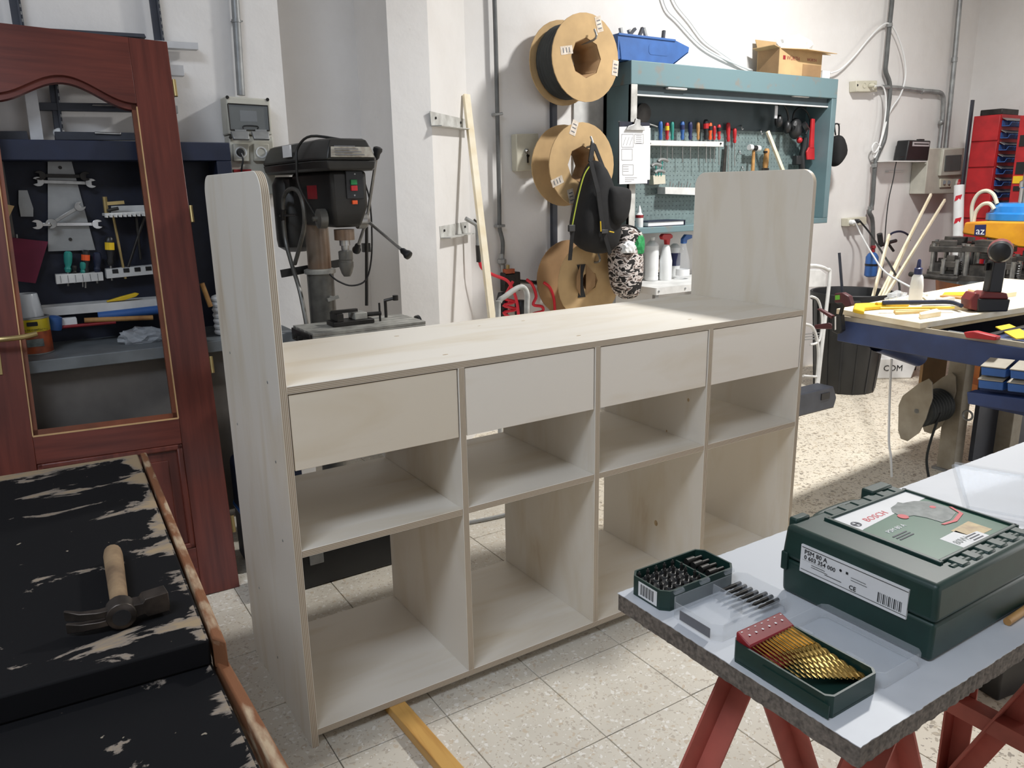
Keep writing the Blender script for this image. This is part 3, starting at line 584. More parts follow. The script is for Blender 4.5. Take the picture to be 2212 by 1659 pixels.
# hammer
hm = thing('claw_hammer', 'old claw hammer with stubby wooden handle lying on the black workbench', 'hammer', (-0.40, -0.45, 0.751))
hz = 0.772; MA['old_handle'] = mat('old_handle', (158, 132, 100), 0.75, c2=(112, 90, 68), scale=24)
MA['hammer_steel'] = mat('hammer_steel', (88, 80, 74), 0.4, 0.75, var=0.4, scale=30)
hc = Vector((-0.403, -0.520, hz))
obj('handle', MB().lathe([(0.0105, 0.0), (0.0125, 0.02), (0.0125, 0.05), (0.0135, 0.12), (0.0145, 0.19), (0.0150, 0.225), (0.0135, 0.243), (0.008, 0.250)], hc+Vector((0, -0.012, 0)), Vector((0.062, 1.0, -0.01)), n=14), 'old_handle', hm)
m = MB().lathe([(0.013, 0), (0.0205, 0.003), (0.0205, 0.032), (0.017, 0.036), (0.012, 0.036)], hc+Vector((0, -0.020, 0)), Vector((0.05, 1, 0)), n=18)
m.prism([(0.012, -0.011), (0.030, -0.009), (0.034, -0.0145), (0.066, -0.0155), (0.066, 0.0155), (0.034, 0.0145), (0.030, 0.009), (0.012, 0.011)], hc+Vector((0, -0.014, 0)), (1, 0.06, 0), (0, 0, 1), (-0.002, 0.028, 0))
obj('head', m, 'hammer_steel', hm, bevel=0.0012)
for s in (-1, 1):
    pts = [(0.008, 0.0), (-0.018, 0.001), (-0.040, 0.008), (-0.058, 0.022), (-0.056, 0.026), (-0.036, 0.017), (-0.014, 0.014), (0.008, 0.016)]
    A = []; m = MB(); N_ = len(pts)
    zi = [0.010, 0.010, 0.012, 0.016, 0.016, 0.012, 0.010, 0.010]
    for (px, py), zo in zip(pts, zi):
        A.append((m.bm.verts.new(hc+Vector((px-0.012, py-0.012, s*0.0025))), m.bm.verts.new(hc+Vector((px-0.012, py-0.012, s*(zo+0.002))))))
    for i in range(N_): m._face((A[i][0], A[(i+1) % N_][0], A[(i+1) % N_][1], A[i][1]))
    m._face([q[0] for q in A]); m._face([q[1] for q in A][::-1])
    obj('claw', m, 'hammer_steel', hm, bevel=0.001)
obj('painted_eye_hole', MB().cyl(hc+Vector((0, -0.0215, 0)), hc+Vector((0, -0.015, 0)), 0.0125, n=14), 'black', hm)  # black disc painted as the dark of the hammer's eye hole
# ------------------------------------------------------------------ mahogany door leaning on the navy bench
MA['mahogany'] = mat('mahogany', (106, 50, 40), 0.35, c2=(80, 35, 28), scale=9, stretch=(5, 5, 0.35), coat=0.06)
MA['mahogany_rail'] = mat('mahogany_rail', (106, 50, 40), 0.35, c2=(80, 35, 28), scale=9, stretch=(0.35, 5, 5), coat=0.06)
MA['raw_edge'] = mat('raw_edge', (206, 168, 120), 0.6)
MA['bead_wood'] = mat('bead_wood', (126, 70, 46), 0.45, var=0.2)
dr = thing('wooden_door', 'mahogany glazed-panel door without glass leaning against the navy workbench', 'door', (0.06, 0.958, 0.0), rot=(math.radians(-15.5), math.radians(2.0), 0))
DW, DH, ST, TH = 0.69, 1.965, 0.127, 0.035
def dpart(name, mb, m_, par=None, **k): return obj(name, mb, m_, par or dr, world=False, **k)
dpart('stile', MB().box((-ST, 0, 0), (0, TH, DH)), 'mahogany', bevel=0.002)
dpart('stile', MB().box((-DW, 0, 0), (-DW+ST, TH, DH)), 'mahogany', bevel=0.002)
xl, xr = -DW+ST, -ST
def arch(n=24, off=0.0):
    P = []
    for i in range(n+1):
        t = i/n; x = xl+(xr-xl)*t; P.append((x, 1.732-off+0.078*math.sin(PI*min(1, max(0, (t-0.02)/0.96)))**2.0))
    return P
ar = arch()
def strip(lo, hi, y0, y1):
    m = MB(); V = [[m.bm.verts.new((p[0], y, p[1])) for p in row] for row in (lo, hi) for y in (y0, y1)]
    l0, l1, h0, h1 = V; n = len(lo)
    for i in range(n-1):
        m._face((l0[i], l0[i+1], h0[i+1], h0[i])); m._face((l1[i+1], l1[i], h1[i], h1[i+1])); m._face((l0[i+1], l0[i], l1[i], l1[i+1])); m._face((h0[i], h0[i+1], h1[i+1], h1[i]))
    m._face((l0[0], h0[0], h1[0], l1[0])); m._face((l0[-1], l1[-1], h1[-1], h0[-1])); return m
dpart('top_rail', strip(ar, [(x, DH) for x, _ in ar], 0.0, TH), 'mahogany_rail', bevel=0.001)
dpart('bottom_rail', MB().box((xl, 0, 0), (xr, TH, 0.17)), 'mahogany_rail', bevel=0.002)
dpart('middle_rail', MB().box((xl, 0, 0.535), (xr, TH, 0.625)), 'mahogany_rail', bevel=0.002)
dpart('lower_panel', MB().box((xl, 0.012, 0.17), (xr, 0.024, 0.535)), 'mahogany', bevel=0.001)
fr = MB()
for a, b in (((xl, 0.17), (xr, 0.19)), ((xl, 0.515), (xr, 0.535)), ((xl, 0.17), (xl+0.02, 0.535)), ((xr-0.02, 0.17), (xr, 0.535))): fr.box((a[0], -0.002, a[1]), (b[0], 0.014, b[1]))
dpart('panel_moulding', fr, 'mahogany', bevel=0.005)
dpart('raised_field', MB().box((xl+0.05, 0.006, 0.22), (xr-0.05, 0.0125, 0.485)), 'mahogany', bevel=0.004)
BWD = 0.016
dpart('glazing_bead', MB().box((xr-BWD, 0.012, 0.625), (xr, 0.03, 1.73)), 'bead_wood')
dpart('glazing_bead', MB().box((xl, 0.012, 0.625), (xl+BWD, 0.03, 1.73)), 'bead_wood')
dpart('glazing_bead', MB().box((xl, 0.012, 0.625), (xr, 0.03, 0.645)), 'bead_wood')
dpart('glazing_bead', strip(arch(24, 0.020), ar, 0.012, 0.03), 'mahogany_rail')
e = MB(); e.box((xr-0.0025, -0.0008, 0.625), (xr+0.001, 0.012, 1.72)); e.box((xl-0.001, -0.0008, 0.625), (xl+0.0025, 0.012, 1.72)); e.box((xl, -0.0008, 0.622), (xr, 0.012, 0.6275))
dpart('raw_rebate', e, 'raw_edge')
for s in (1.80, 1.345, 0.80, 0.225): dpart('hinge', MB().cyl((0.007, 0.006, s-0.03), (0.007, 0.006, s+0.03), 0.0065, n=10).box((-0.002, 0.004, s-0.03), (0.004, 0.03, s+0.03)), 'brass')
hn = dpart('lever_handle', MB().tube([(-DW+0.05, -0.052, 0.935), (-DW+0.09, -0.055, 0.935), (-DW+0.135, -0.052, 0.938), (-DW+0.175, -0.048, 0.946)], 0.0085, n=10).cyl((-DW+0.05, 0.0, 0.935), (-DW+0.05, -0.055, 0.935), 0.009, n=10), 'brass')
dpart('handle_plate', MB().box((-DW+0.03, -0.004, 0.83), (-DW+0.07, 0.0, 1.03)), 'brass', bevel=0.001)
# ------------------------------------------------------------------ helpers for things seen on a wall plane
def mpp(p): return (Vector(p)-CAM).dot(FWD)/FPX
def pbox(mb, u0, v0, u1, v1, y, d):
    """box whose front face fills a pixel rectangle on plane y and reaches d back"""
    a = PY(u0, v0, y); b = PY(u1, v1, y); return mb.box((min(a.x, b.x), y, min(a.z, b.z)), (max(a.x, b.x), y+d, max(a.z, b.z)))
def pquad(mb, P, y, d):
    pts = [PY(u, v, y) for u, v in P]; return mb.prism([(p.x, p.z) for p in pts], (0, y, 0), (1, 0, 0), (0, 0, 1), (0, d, 0))
def pbar(mb, u0, v0, u1, v1, y, w, t, y2=None):
    return mb.bar(PY(u0, v0, y), PY(u1, v1, y if y2 is None else y2), w, t, up=(0, 1, 0))
def ptube(mb, P, y, r, n=8, **k):
    return mb.tube([PY(q[0], q[1], q[2] if len(q) > 2 else y) for q in P], r, n=n, **k)
def pthing(name, label, cat, u, v, y, **k): return thing(name, label, cat, PY(u, v, y), **k)
# ------------------------------------------------------------------ navy tool bench on the left wall
MA['bench_grey'] = mat('bench_grey', (122, 128, 132), 0.5, 0.2, var=0.15)
MA['navy_dark'] = mat('navy_dark', (22, 28, 48), 0.6, var=0.2, scale=40)
MA['grey_panel'] = mat('grey_panel', (112, 108, 104), 0.7, var=0.1)
nb = thing('tool_bench', 'navy steel workbench with tool board and header against the left wall', 'workbench', (-0.3, 1.42, 0))
obj('worktop', MB().box((-1.5, 1.24, 0.80), (0.43, 1.61, 0.842)), 'bench_grey', nb, bevel=0.003)
for x in (-1.4, -0.5, 0.38): obj('leg', MB().box((x-0.03, 1.27, 0), (x+0.03, 1.33, 0.80)).box((x-0.03, 1.54, 0), (x+0.03, 1.60, 0.80)), 'navy', nb, bevel=0.002)
obj('front_panel', MB().box((-1.36, 1.30, 0.16), (0.34, 1.315, 0.80)), 'grey_panel', nb)
obj('tool_board', MB().box((-1.5, 1.59, 0.842), (0.302, 1.605, 1.54)), 'navy_dark', nb)
h0 = PY(300, 305, 1.45).z; h1 = PY(300, 347, 1.45).z
obj('header', MB().box((-1.5, 1.45, h1), (0.30, 1.63, h0)), 'navy', nb, bevel=0.003)
obj('side_post', MB().box((0.245, 1.45, 0.842), (0.30, 1.62, h1)), 'navy', nb, bevel=0.003)
YB = 1.575
obj('shelf_strip', pquad(MB(), [(92, 665), (92, 684), (348, 664), (348, 645)], 1.50, 0.09), 'white_paint', nb, bevel=0.001)
# sheet-metal spanner holders and what hangs in them
MA['sheet'] = mat('sheet', (168, 170, 170), 0.45, 0.45, c2=(140, 142, 142), scale=9)
sh = pthing('spanner_holder', 'tapered bare metal sheet with slots on the navy tool board', 'tool holder', 150, 540, YB)
obj('plate', pquad(MB(), [(103, 343), (153, 343), (206, 540), (104, 543)], YB, 0.004), 'sheet', sh)
for u, v in ((130, 362), (152, 517)): obj('rivet', MB().cyl(PY(u, v, YB-0.003), PY(u, v, YB), 0.006, n=10), 'dark_metal', sh)
pp = pquad(MB(), [(40, 411), (59, 411), (72, 450), (72, 468), (45, 468), (40, 440)], YB, 0.012); one('metal_offcut', pp, 'sheet', 'small tapered metal plate hanging left of the spanner holder', 'metal plate')
def spanner(u0, v0, u1, v1, m_, label, y=YB-0.012):
    a = PY(u0, v0, y); b = PY(u1, v1, y); d = (b-a).normalized(); up = Vector((0, -1, 0)); s = d.cross(up)
    t = thing('spanner', label, 'spanner', (a+b)/2, group='spanners on the navy tool board')
    obj('shank', MB().bar(a+d*0.02, b-d*0.02, 0.012, 0.006, up=(0, 1, 0)), m_, t, bevel=0.001)
    for e, dd in ((a, -1), (b, 1)):
        m = MB(); c = e-d*dd*0.008; k = []
        for i in range(13):
            an = 0.6+i*(2*PI-1.2)/12; k.append((math.cos(an)*0.019*dd, math.sin(an)*0.017))
        k += [(0.002*dd, -0.006), (0.002*dd, 0.006)]
        m.prism(k, c, d, s, up*0.008); obj('jaw', m, m_, t, bevel=0.001)
spanner(80, 379, 190, 381, 'dark_metal', 'dark double open-ended spanner at the top of the metal holder')
spanner(76, 392, 202, 396, 'steel', 'worn spanner just under the topmost dark spanner')
spanner(74, 485, 216, 484, 'chrome', 'bright chrome open-ended spanner low on the metal holder')
spanner(106, 486, 177, 443, 'steel', 'spanner held aslant on the metal holder', y=YB-0.03)
def rack(label, P, y, m_='white_paint', d=0.05):
    t = pthing('tool_rack', label, 'tool rack', P[0][0], P[0][1], y); obj('rail', pquad(MB(), P, y, d), m_, t, bevel=0.001); return t
r1 = rack('slotted metal screwdriver rack under the metal spanner holder', [(120, 594), (222, 588), (224, 606), (122, 614)], 1.535)
for k in range(6): obj('slot', pbox(MB(), 130+k*16, 596-k, 133+k*16, 611-k, 1.534, 0.002), 'black', r1)
r2 = rack('short white tool rack on the lower right of the navy board', [(229, 582), (333, 573), (334, 592), (231, 602)], 1.535)
for k in range(4): obj('slot', pbox(MB(), 242+k*24, 582-2*k, 256+k*24, 590-2*k, 1.533, 0.003), 'black', r2)
r3 = rack('white comb rack on the upper right of the navy board', [(226, 461), (315, 457), (315, 463), (226, 467)], 1.50, d=0.085)
for k in range(9): obj('comb_tooth', MB().cyl(PY(230+k*10, 463-k*0.4, 1.50), PY(230+k*10, 470-k*0.4, 1.50), 0.006, n=8), 'white_paint', r3)
obj('back_flange', pquad(MB(), [(240, 445), (315, 443), (315, 458), (240, 460)], 1.575, 0.003), 'white_paint', r3)
def driver(name, u, v0, v1, v2, y, hm_, label, r=0.014, cap=None, group='hand tools on the navy board', lean=0, y2=None, cat='screwdriver'):
    """screwdriver hanging handle up: v0 handle top, v1 handle end, v2 blade tip"""
    a = PY(u, v0, y); b = PY(u+lean, v1, y); c = PY(u+lean*2, v2, y if y2 is None else y2); L_ = (a-b).length
    t = thing(name, label, cat, c, group=group)
    h = obj('handle', MB().lathe([(r*0.55, 0), (r*0.9, L_*0.06), (r, L_*0.2), (r*0.95, L_*0.5), (r*0.66, L_*0.72), (r*0.9, L_*0.84), (r*0.62, L_)], a, b-a, n=10), hm_, t)
    if cap: obj('grip_band', MB().lathe([(r*1.02, 0), (r*1.02, L_*0.25)], a+(b-a)*0.2, b-a, n=10), cap, h)
    obj('blade', MB().cyl(b, c, r*0.25, n=6), 'steel', t)
    return t
G0 = 'screwdrivers in the slotted rack of the navy board'
driver('screwdriver', 147, 543, 588, 618, 1.555, 'teal_plastic', 'teal handled screwdriver in the slotted navy-board rack', group=G0)
driver('screwdriver', 185, 540, 590, 622, 1.555, 'black_plastic', 'orange and black screwdriver in the slotted navy-board rack', cap='orange', group=G0)
driver('screwdriver', 210, 545, 588, 612, 1.555, 'navy', 'dark blue screwdriver at the right end of the slotted navy-board rack', group=G0)
driver('screwdriver', 161, 573, 590, 612, 1.55, 'dark_metal', 'stubby grey-brown screwdriver between teal and orange ones', r=0.009, group=G0)
driver('screwdriver', 179, 566, 590, 620, 1.548, 'teal_plastic', 'stubby teal screwdriver left of the orange one', r=0.010, group=G0)
driver('screwdriver', 236, 511, 574, 606, 1.55, 'black_plastic', 'big yellow and black screwdriver in the short white rack', r=0.016, cap='yellow', lean=3)
for (a, b, m_, lab) in (((243, 460), (271, 602), 'brass', 'thin brass rod slanting between the two white racks'), ((314, 462), (272, 592), 'dark_metal', 'dark rod crossing the brass rod on the navy board'), ((293, 462), (304, 560), 'dark_metal', 'dark hacksaw blade hanging beneath the comb rack')):
    one('metal_rod', ptube(MB(), [a, b], 1.545, 0.005, smooth=False), m_, lab, 'metal rod')
cl_ = pthing('caliper', 'small brass-coloured clamp lying on the comb rack', 'clamp', 250, 452, 1.52)
obj('body', pbar(MB(), 228, 440, 268, 437, 1.52, 0.012, 0.012).cyl(PY(226, 425, 1.52), PY(230, 460, 1.52), 0.008, n=8), 'brass', cl_)
obj('screw', ptube(MB(), [(232, 455), (256, 450)], 1.515, 0.006, smooth=False), 'dark_metal', cl_)
# left end: folder, cardboard, grey board
MA['magenta'] = mat('magenta', (120, 28, 62), 0.6, var=0.15)
fo = pthing('folder', 'dark magenta folder hanging from the left end of the navy board', 'folder', 60, 610, 1.56)
obj('sheet', pquad(MB(), [(14, 512), (104, 522), (77, 612), (25, 606)], 1.555, 0.008), 'magenta', fo)
obj('hook', ptube(MB(), [(36, 506), (37, 514)], 1.55, 0.003), 'zinc', fo)
one('cardboard_piece', pquad(MB(), [(-40, 430), (31, 445), (6, 498), (-40, 520)], 1.50, 0.012), 'cardboard', 'torn cardboard piece at the left edge above the magenta folder', 'cardboard')
one('grey_board', pquad(MB(), [(-80, 345), (6, 345), (34, 520), (-60, 530)], 1.56, 0.012), 'grey_panel', 'plain grey board behind the cardboard piece', 'board')
# glue can, cup, odds and ends on the bench
cz = 0.842; cp = PZ(77, 752, cz); MA['can_yellow'] = mat('can_yellow', (206, 186, 34), 0.4); MA['can_orange'] = mat('can_orange', (176, 84, 44), 0.4, c2=(120, 60, 40), scale=30)
cp = Vector((-0.428, 1.40, cz)); cr = 0.052
cn = thing('glue_can', 'yellow and orange tin of contact glue on the navy bench', 'tin can', cp)
obj('can_body', MB().lathe([(cr, 0.002), (cr, 0.078)], cp, n=28), 'can_orange', cn); obj('can_top', MB().lathe([(cr, 0.078), (cr, 0.122)], cp, n=28, cap=False), 'can_yellow', cn)
obj('rim', MB().lathe([(cr, 0.0), (cr+0.002, 0.001), (cr+0.002, 0.004), (cr, 0.005)], cp, n=28).lathe([(cr, 0.120), (cr+0.002, 0.121), (cr+0.002, 0.126), (cr-0.004, 0.126), (cr-0.004, 0.122), (0.001, 0.122)], cp, n=28), 'zinc', cn)
vd = (CAM-cp); vd.z = 0; vd.normalize(); sx_ = Vector((-vd.y, vd.x, 0))
fc = cp+vd*(cr+0.0008)
text('COLA DE CONTACTO', 0.0085, fc+Vector((0, 0, 0.083))-sx_*0.0, sx_, (0, 0, 1), 'print_black', cn, align='CENTER')
obj('logo_plate', MB().prism(rrect(0.032, 0.014, 0.003), fc+Vector((0, 0, 0.106)), sx_, (0, 0, 1), vd*0.0006), 'print_black', cn)
obj('picture_panel', MB().prism(rrect(0.05, 0.026, 0.001), fc+Vector((0, 0, 0.042)), sx_, (0, 0, 1), vd*0.0006), 'print_dark', cn)
one('plastic_cup', MB().lathe([(0.046, 0.0), (0.036, 0.075), (0.034, 0.078), (0.032, 0.076), (0.043, 0.003)], cp+Vector((-0.006, 0.0, 0.1265)), n=20), 'film', 'clear plastic cup upside down on the glue can', 'cup')
one('shavings', MB().box(PZ(60, 764, cz), PZ(84, 757, cz)+Vector((0, 0, 0.012)), rot=(0, 0, 0.3)), 'dark_metal', 'small dark metal scrap in front of the glue can', 'scrap', bevel=0.003)
kn = pthing('utility_knife', 'yellow utility knife lying on the white shelf strip', 'knife', 268, 648, 1.50)
obj('handle', MB().prism([(0, 0), (0.06, 0.002), (0.10, 0.012), (0.112, 0.022), (0.10, 0.026), (0.05, 0.016), (0.0, 0.004)], PY(231, 653, 1.50), (1, 0, 0), (0, 0, 1), (0, 0.02, 0)), 'yellow', kn, bevel=0.002)
def rodthing(name, label, cat, P, y, r, m_): return one(name, ptube(MB(), P, y, r, n=12, smooth=False), m_, label, cat)
rodthing('blue_tube', 'blue plastic tube lying under the white shelf strip', 'tube', [(212, 684), (352, 668)], 1.50, 0.017, 'blue')
rodthing('broom_handle', 'reddish brown wooden stick lying along the navy bench', 'stick', [(182, 692), (330, 686)], 1.47, 0.009, 'wood_handle')
rodthing('red_rod', 'thin dark red rod lying behind the glue can', 'rod', [(118, 708), (250, 696)], 1.47, 0.006, 'holder_red')
one('beaker', MB().lathe([(0.024, 0), (0.026, 0.01), (0.024, 0.045), (0.012, 0.05)], PY(116, 712, 1.46), (0.2, 0, 1), n=16), 'blue', 'small round blue plastic beaker beside the glue can', 'beaker')
one('wood_block', pbox(MB(), 130, 690, 168, 703, 1.47, 0.04), 'paper', 'small pale block behind the glue can', 'block', bevel=0.002)
def crumple(c, sx, sy, sz, amp, m_, name, label, cat, n=18, seed=1):
    rnd = random.Random(seed); m = MB(); bmesh.ops.create_icosphere(m.bm, subdivisions=3, radius=1)
    for v in m.bm.verts:
        k = 1+rnd.uniform(-amp, amp); p = v.co*k; p.z = max(p.z, -0.55); v.co = Vector(c)+Vector((p.x*sx, p.y*sy, (p.z+0.55)*sz))
    return one(name, m, m_, label, cat, smooth=False)
crumple(PZ(312, 742, cz)+Vector((0, 0.04, 0.001)), 0.075, 0.05, 0.034, 0.22, 'film', 'plastic_bag', 'crumpled clear plastic bag on the navy bench', 'plastic bag', seed=3)
RX = PY(470, 660, 1.36).x+0.03
ro = thing('rope_coil', 'coil of white rope on the right end of the navy bench', 'rope', (RX, 1.36, cz))
for k in range(7): obj('rope_turn', MB().tube([(RX+0.04*math.cos(a), 1.36+0.04*math.sin(a), cz+0.012+0.021*k) for a in [2*PI*i/12 for i in range(13)]], 0.0115, n=8), 'white_plastic', ro)
one('red_clamp', MB().box((0.25, 1.26, cz), (0.33, 1.30, cz+0.035), rot=(0, 0, 0.4)), 'holder_red', 'small dark red clamp body on the navy bench end', 'clamp', bevel=0.006)
one('wooden_stick', ptube(MB(), [(436, 612), (455, 662)], 1.30, 0.009, smooth=False), 'wood_handle', 'brown wooden tool handle leaning between the door and the rope coil', 'handle')
# ------------------------------------------------------------------ profiles racked on the left wall
GP = 'metal profiles racked on the left wall'
def slot_rail(label, u0, v0, u1, v1, y, w=0.034, ball=False):
    a = PY(u0, v0, y); b = PY(u1, v1, y); t = thing('slotted_rail', label, 'rail', b, group='slotted rails on the left wall')
    d = (b-a).normalized(); s = Vector((1, 0, 0))
    obj('rail', MB().bar(a, b, w, 0.018, up=(0, 1, 0)), 'anthracite', t, bevel=0.002)
    obj('lip', MB().bar(a+s*w*0.22-Vector((0, 0.013, 0)), b+s*w*0.22-Vector((0, 0.013, 0)), 0.006, 0.012, up=(0, 1, 0)), 'anthracite', t)
    n = int((b-a).length/0.022); m = MB()
    for i in range(n):
        c = a+(b-a)*((i+0.5)/n)+s*w*0.38-Vector((0, 0.0095, 0)); m.box(c-Vector((0.0025, 0.0008, 0.005)), c+Vector((0.0025, 0.0008, 0.005)))
    tag(obj('slots', m, 'zinc', t), kind='stuff')
    if ball: obj('end_ball', MB().sph(b, 0.02), 'white_plastic', t)
    return t
slot_rail('slotted rail at far left above the door', 22, -60, 52, 130, 1.61)
slot_rail('slotted rail above the right stile of the door', 325, -60, 355, 170, 1.61)
slot_rail('slotted rail with a white end ball seen through the door opening', 108, 120, 128, 288, 1.59, w=0.028, ball=True)
def prof(label, P, y, d, m_, slot=None, y2=None):
    t = pthing('metal_profile', label, 'profile', P[0][0], P[0][1], y, group=GP)
    obj('bar', pquad(MB(), P, y, d), m_, t, bevel=0.001)
    if slot: obj('grip_slot', pquad(MB(), slot, y-0.006, 0.006), 'steel', t, bevel=0.004)
    return t
prof('long white aluminium profile across the top of the door', [(-40, 66), (428, 92), (429, 107), (-40, 82)], 1.575, 0.04, 'alu')
prof('dark profile lying just above the white profile', [(70, 59), (312, 73), (316, 81), (70, 67)], 1.56, 0.05, 'anthracite')
prof('short white profile end right of the door', [(250, 132), (397, 141), (399, 164), (250, 156)], 1.575, 0.04, 'alu')
prof('small grey profile end beside the door stile', [(330, 226), (384, 228), (385, 245), (330, 244)], 1.58, 0.03, 'zinc')
prof('dark profile with grip slot behind the door arch', [(84, 221), (300, 224), (300, 242), (86, 238)], 1.575, 0.03, 'anthracite', slot=[(200, 225), (256, 227), (254, 231), (198, 229)])
prof('dark profile with grip slot resting on the navy header', [(118, 284), (320, 287), (320, 303), (120, 302)], 1.56, 0.04, 'anthracite', slot=[(204, 284), (262, 286), (262, 292), (204, 290)])
prof('bare aluminium flat bar leaning behind the door opening', [(47, 160), (74, 160), (95, 302), (66, 302)], 1.55, 0.006, 'alu')
prof('dark clamped profile at the far left on the navy header', [(-60, 283), (58, 283), (62, 302), (-60, 304)], 1.55, 0.05, 'anthracite')
# ------------------------------------------------------------------ electrical box with conduit
YE = 1.55
eb = pthing('distribution_box', 'grey electrical distribution box with two sockets left of the drill press', 'electrical box', 535, 370, YE)
obj('enclosure', pquad(MB(), [(487, 207), (583, 214), (589, 292), (493, 290)], YE, 0.0895), 'grey_box', eb, bevel=0.006, seg=3)
obj('socket_panel', pquad(MB(), [(494, 292), (590, 294), (598, 420), (502, 420)], YE+0.015, 0.0745), 'grey_box', eb, bevel=0.004)
obj('window', pquad(MB(), [(492, 224), (578, 229), (582, 282), (498, 280)], YE-0.006, 0.007), 'smoke', eb, bevel=0.002)
obj('window_frame', MB().tube([PY(u, v, YE-0.004) for u, v in ((492, 224), (578, 229), (582, 282), (498, 280), (492, 224))], 0.003, n=6, smooth=False), 'dark_metal', eb)
obj('breaker_label', pquad(MB(), [(518, 238), (554, 240), (556, 263), (519, 262)], YE-0.001, 0.001), 'paper', eb)
obj('window_latch', ptube(MB(), [(526, 278), (528, 272), (556, 273), (556, 280)], YE-0.008, 0.0025), 'black_plastic', eb)
for u, v in ((490, 209), (577, 214), (497, 296)): obj('cover_screw', MB().cyl(PY(u+1, v+1, YE-0.004), PY(u+1, v+1, YE+0.002), 0.0065, n=12), 'dark_metal', eb)
for u in (521, 565):
    so = obj('socket', pquad(MB(), [(u-17, 310), (u+16, 311), (u+18, 349), (u-16, 348)], YE-0.002, 0.018), 'grey_box', eb, bevel=0.003)
    c = PY(u, 329, YE-0.004); obj('socket_face', MB().ring(circ(0.022, 20), circ(0.017, 20), c, (1, 0, 0), (0, 0, 1), (0, 0.008, 0)).prism(circ(0.017, 20), c+Vector((0, 0.010, 0)), (1, 0, 0), (0, 0, 1), (0, 0.002, 0)), 'white_plastic', so)
    li = obj('socket_lid', MB().prism([(-0.030, 0), (0.030, 0), (0.034, 0.036), (-0.034, 0.036)], PY(u, 304, YE-0.045), (1, 0, 0), (0, 0.55, 0.85), (0, -0.012, 0.006)), 'zinc', eb, bevel=0.003)
    obj('lid_hinge', MB().box(PY(u-13, 286, YE-0.012), PY(u+11, 280, YE-0.012)+Vector((0, 0.014, 0))), 'zinc', li)
pl = PY(521, 329, YE-0.02)
obj('plug', MB().lathe([(0.012, 0), (0.015, 0.01), (0.016, 0.03)], pl, (0, 1, 0), n=14), 'black_plastic', eb); obj('plug_cable', ptube(MB(), [(521, 331, YE-0.018), (525, 345, YE-0.022), (522, 365, YE-0.02), (520, 400, YE-0.01)], YE, 0.0035), 'black_plastic', eb)
obj('isolator', pbox(MB(), 505, 366, 545, 390, YE, 0.02), 'red', eb)
cd_ = pthing('conduit', 'grey steel conduit running up from the distribution box', 'pipe', 523, 203, 1.615)
obj('pipe', ptube(MB(), [(504, -60), (521, 206)], 1.615, 0.0155, n=14, smooth=False), 'zinc', cd_)
obj('clamp', MB().cyl(PY(510, 42, 1.615), PY(511, 49, 1.615), 0.018, n=14).bar(PY(499, 46, 1.63), PY(524, 46, 1.63), 0.012, 0.004), 'zinc', cd_)
# ------------------------------------------------------------------ pillar drill in the wall recess
MA['drill_black'] = mat('drill_black', (46, 45, 43), 0.42, 0.15, var=0.25, scale=8)
MA['rust_col'] = mat('rust_col', (112, 84, 62), 0.35, 0.35, c2=(132, 122, 110), scale=7)
MA['cast_dark'] = mat('cast_dark', (110, 108, 102), 0.4, 0.35, var=0.25, scale=20)
MA['cast'] = mat('cast', (172, 170, 162), 0.45, 0.1, var=0.25, scale=20)
DX, DYS, DYC = 0.556, 1.0, 1.29
dp = thing('pillar_drill', 'black floor-standing pillar drill with cross table behind the counter', 'drill press', (DX, DYC, 0))
zt0 = PY(755, 298, 0.87).z; zt1 = PY(755, 346, 0.87).z; zt2 = PY(755, 368, 0.87).z
cx0, cx1 = 0.432, 0.660
poly = [(cx0+0.03, 0.86), (cx1-0.03, 0.86), (cx1, 0.92), (cx1, 1.50), (cx1-0.04, 1.62), (cx0+0.04, 1.62), (cx0, 1.50), (cx0, 0.92)]
cen = Vector((DX-0.007, 1.2))
def loft(polys):
    m = MB(); R = [[m.bm.verts.new((x, y, z)) for x, y in p] for z, p in polys]; n = len(R[0])
    for A, B in zip(R, R[1:]):
        for i in range(n): m._face((A[i], A[(i+1) % n], B[(i+1) % n], B[i]))
    m._face(R[0][::-1]); m._face(R[-1]); return m
def ins(p, k): return [(cen.x+(x-cen.x)*(1-k/0.10), cen.y+(y-cen.y)*(1-k/0.36)) for x, y in p]
obj('belt_cover', loft([(zt1, ins(poly, 0.002)), (zt1+0.006, poly), (zt0-0.03, ins(poly, 0.012)), (zt0-0.006, ins(poly, 0.024)), (zt0, ins(poly, 0.036))]), 'drill_black', dp, bevel=0.004)
obj('cover_base', loft([(zt2, ins(poly, 0.012)), (zt2+0.008, ins(poly, 0.004)), (zt1-0.001, ins(poly, 0.0))]), 'drill_black', dp, bevel=0.003)
MA['plate_print'] = mat('plate_print', (176, 172, 160), 0.4, c2=(150, 140, 128), scale=60)
lp = obj('name_plate', MB().quad((cx0+0.042, 0.8555, zt1+0.010), (cx1-0.034, 0.8555, zt1+0.010), (cx1-0.042, 0.8665, zt0-0.028), (cx0+0.048, 0.8665, zt0-0.028)), 'plate_print', dp, smooth=False)
lp.modifiers.new('solid', 'SOLIDIFY').thickness = 0.004
for k in range(4): obj('print_line', MB().box((cx0+0.056, 0.851+k*0.0018, zt1+0.016+k*0.009), (cx1-0.07-0.01*k, 0.854+k*0.0018, zt1+0.0185+k*0.009)), 'print_grey', lp)
obj('note', MB().box((cx0-0.0035, 1.14, PX(621, 340, cx0).z), (cx0+0.003, 1.225, PX(621, 314, cx0).z)), 'paper', dp)
zh = PY(750, 492, 0.93).z
hp = [(0.495, 0.93), (0.625, 0.93), (0.632, 1.05), (0.625, 1.36), (0.495, 1.36), (0.488, 1.05)]
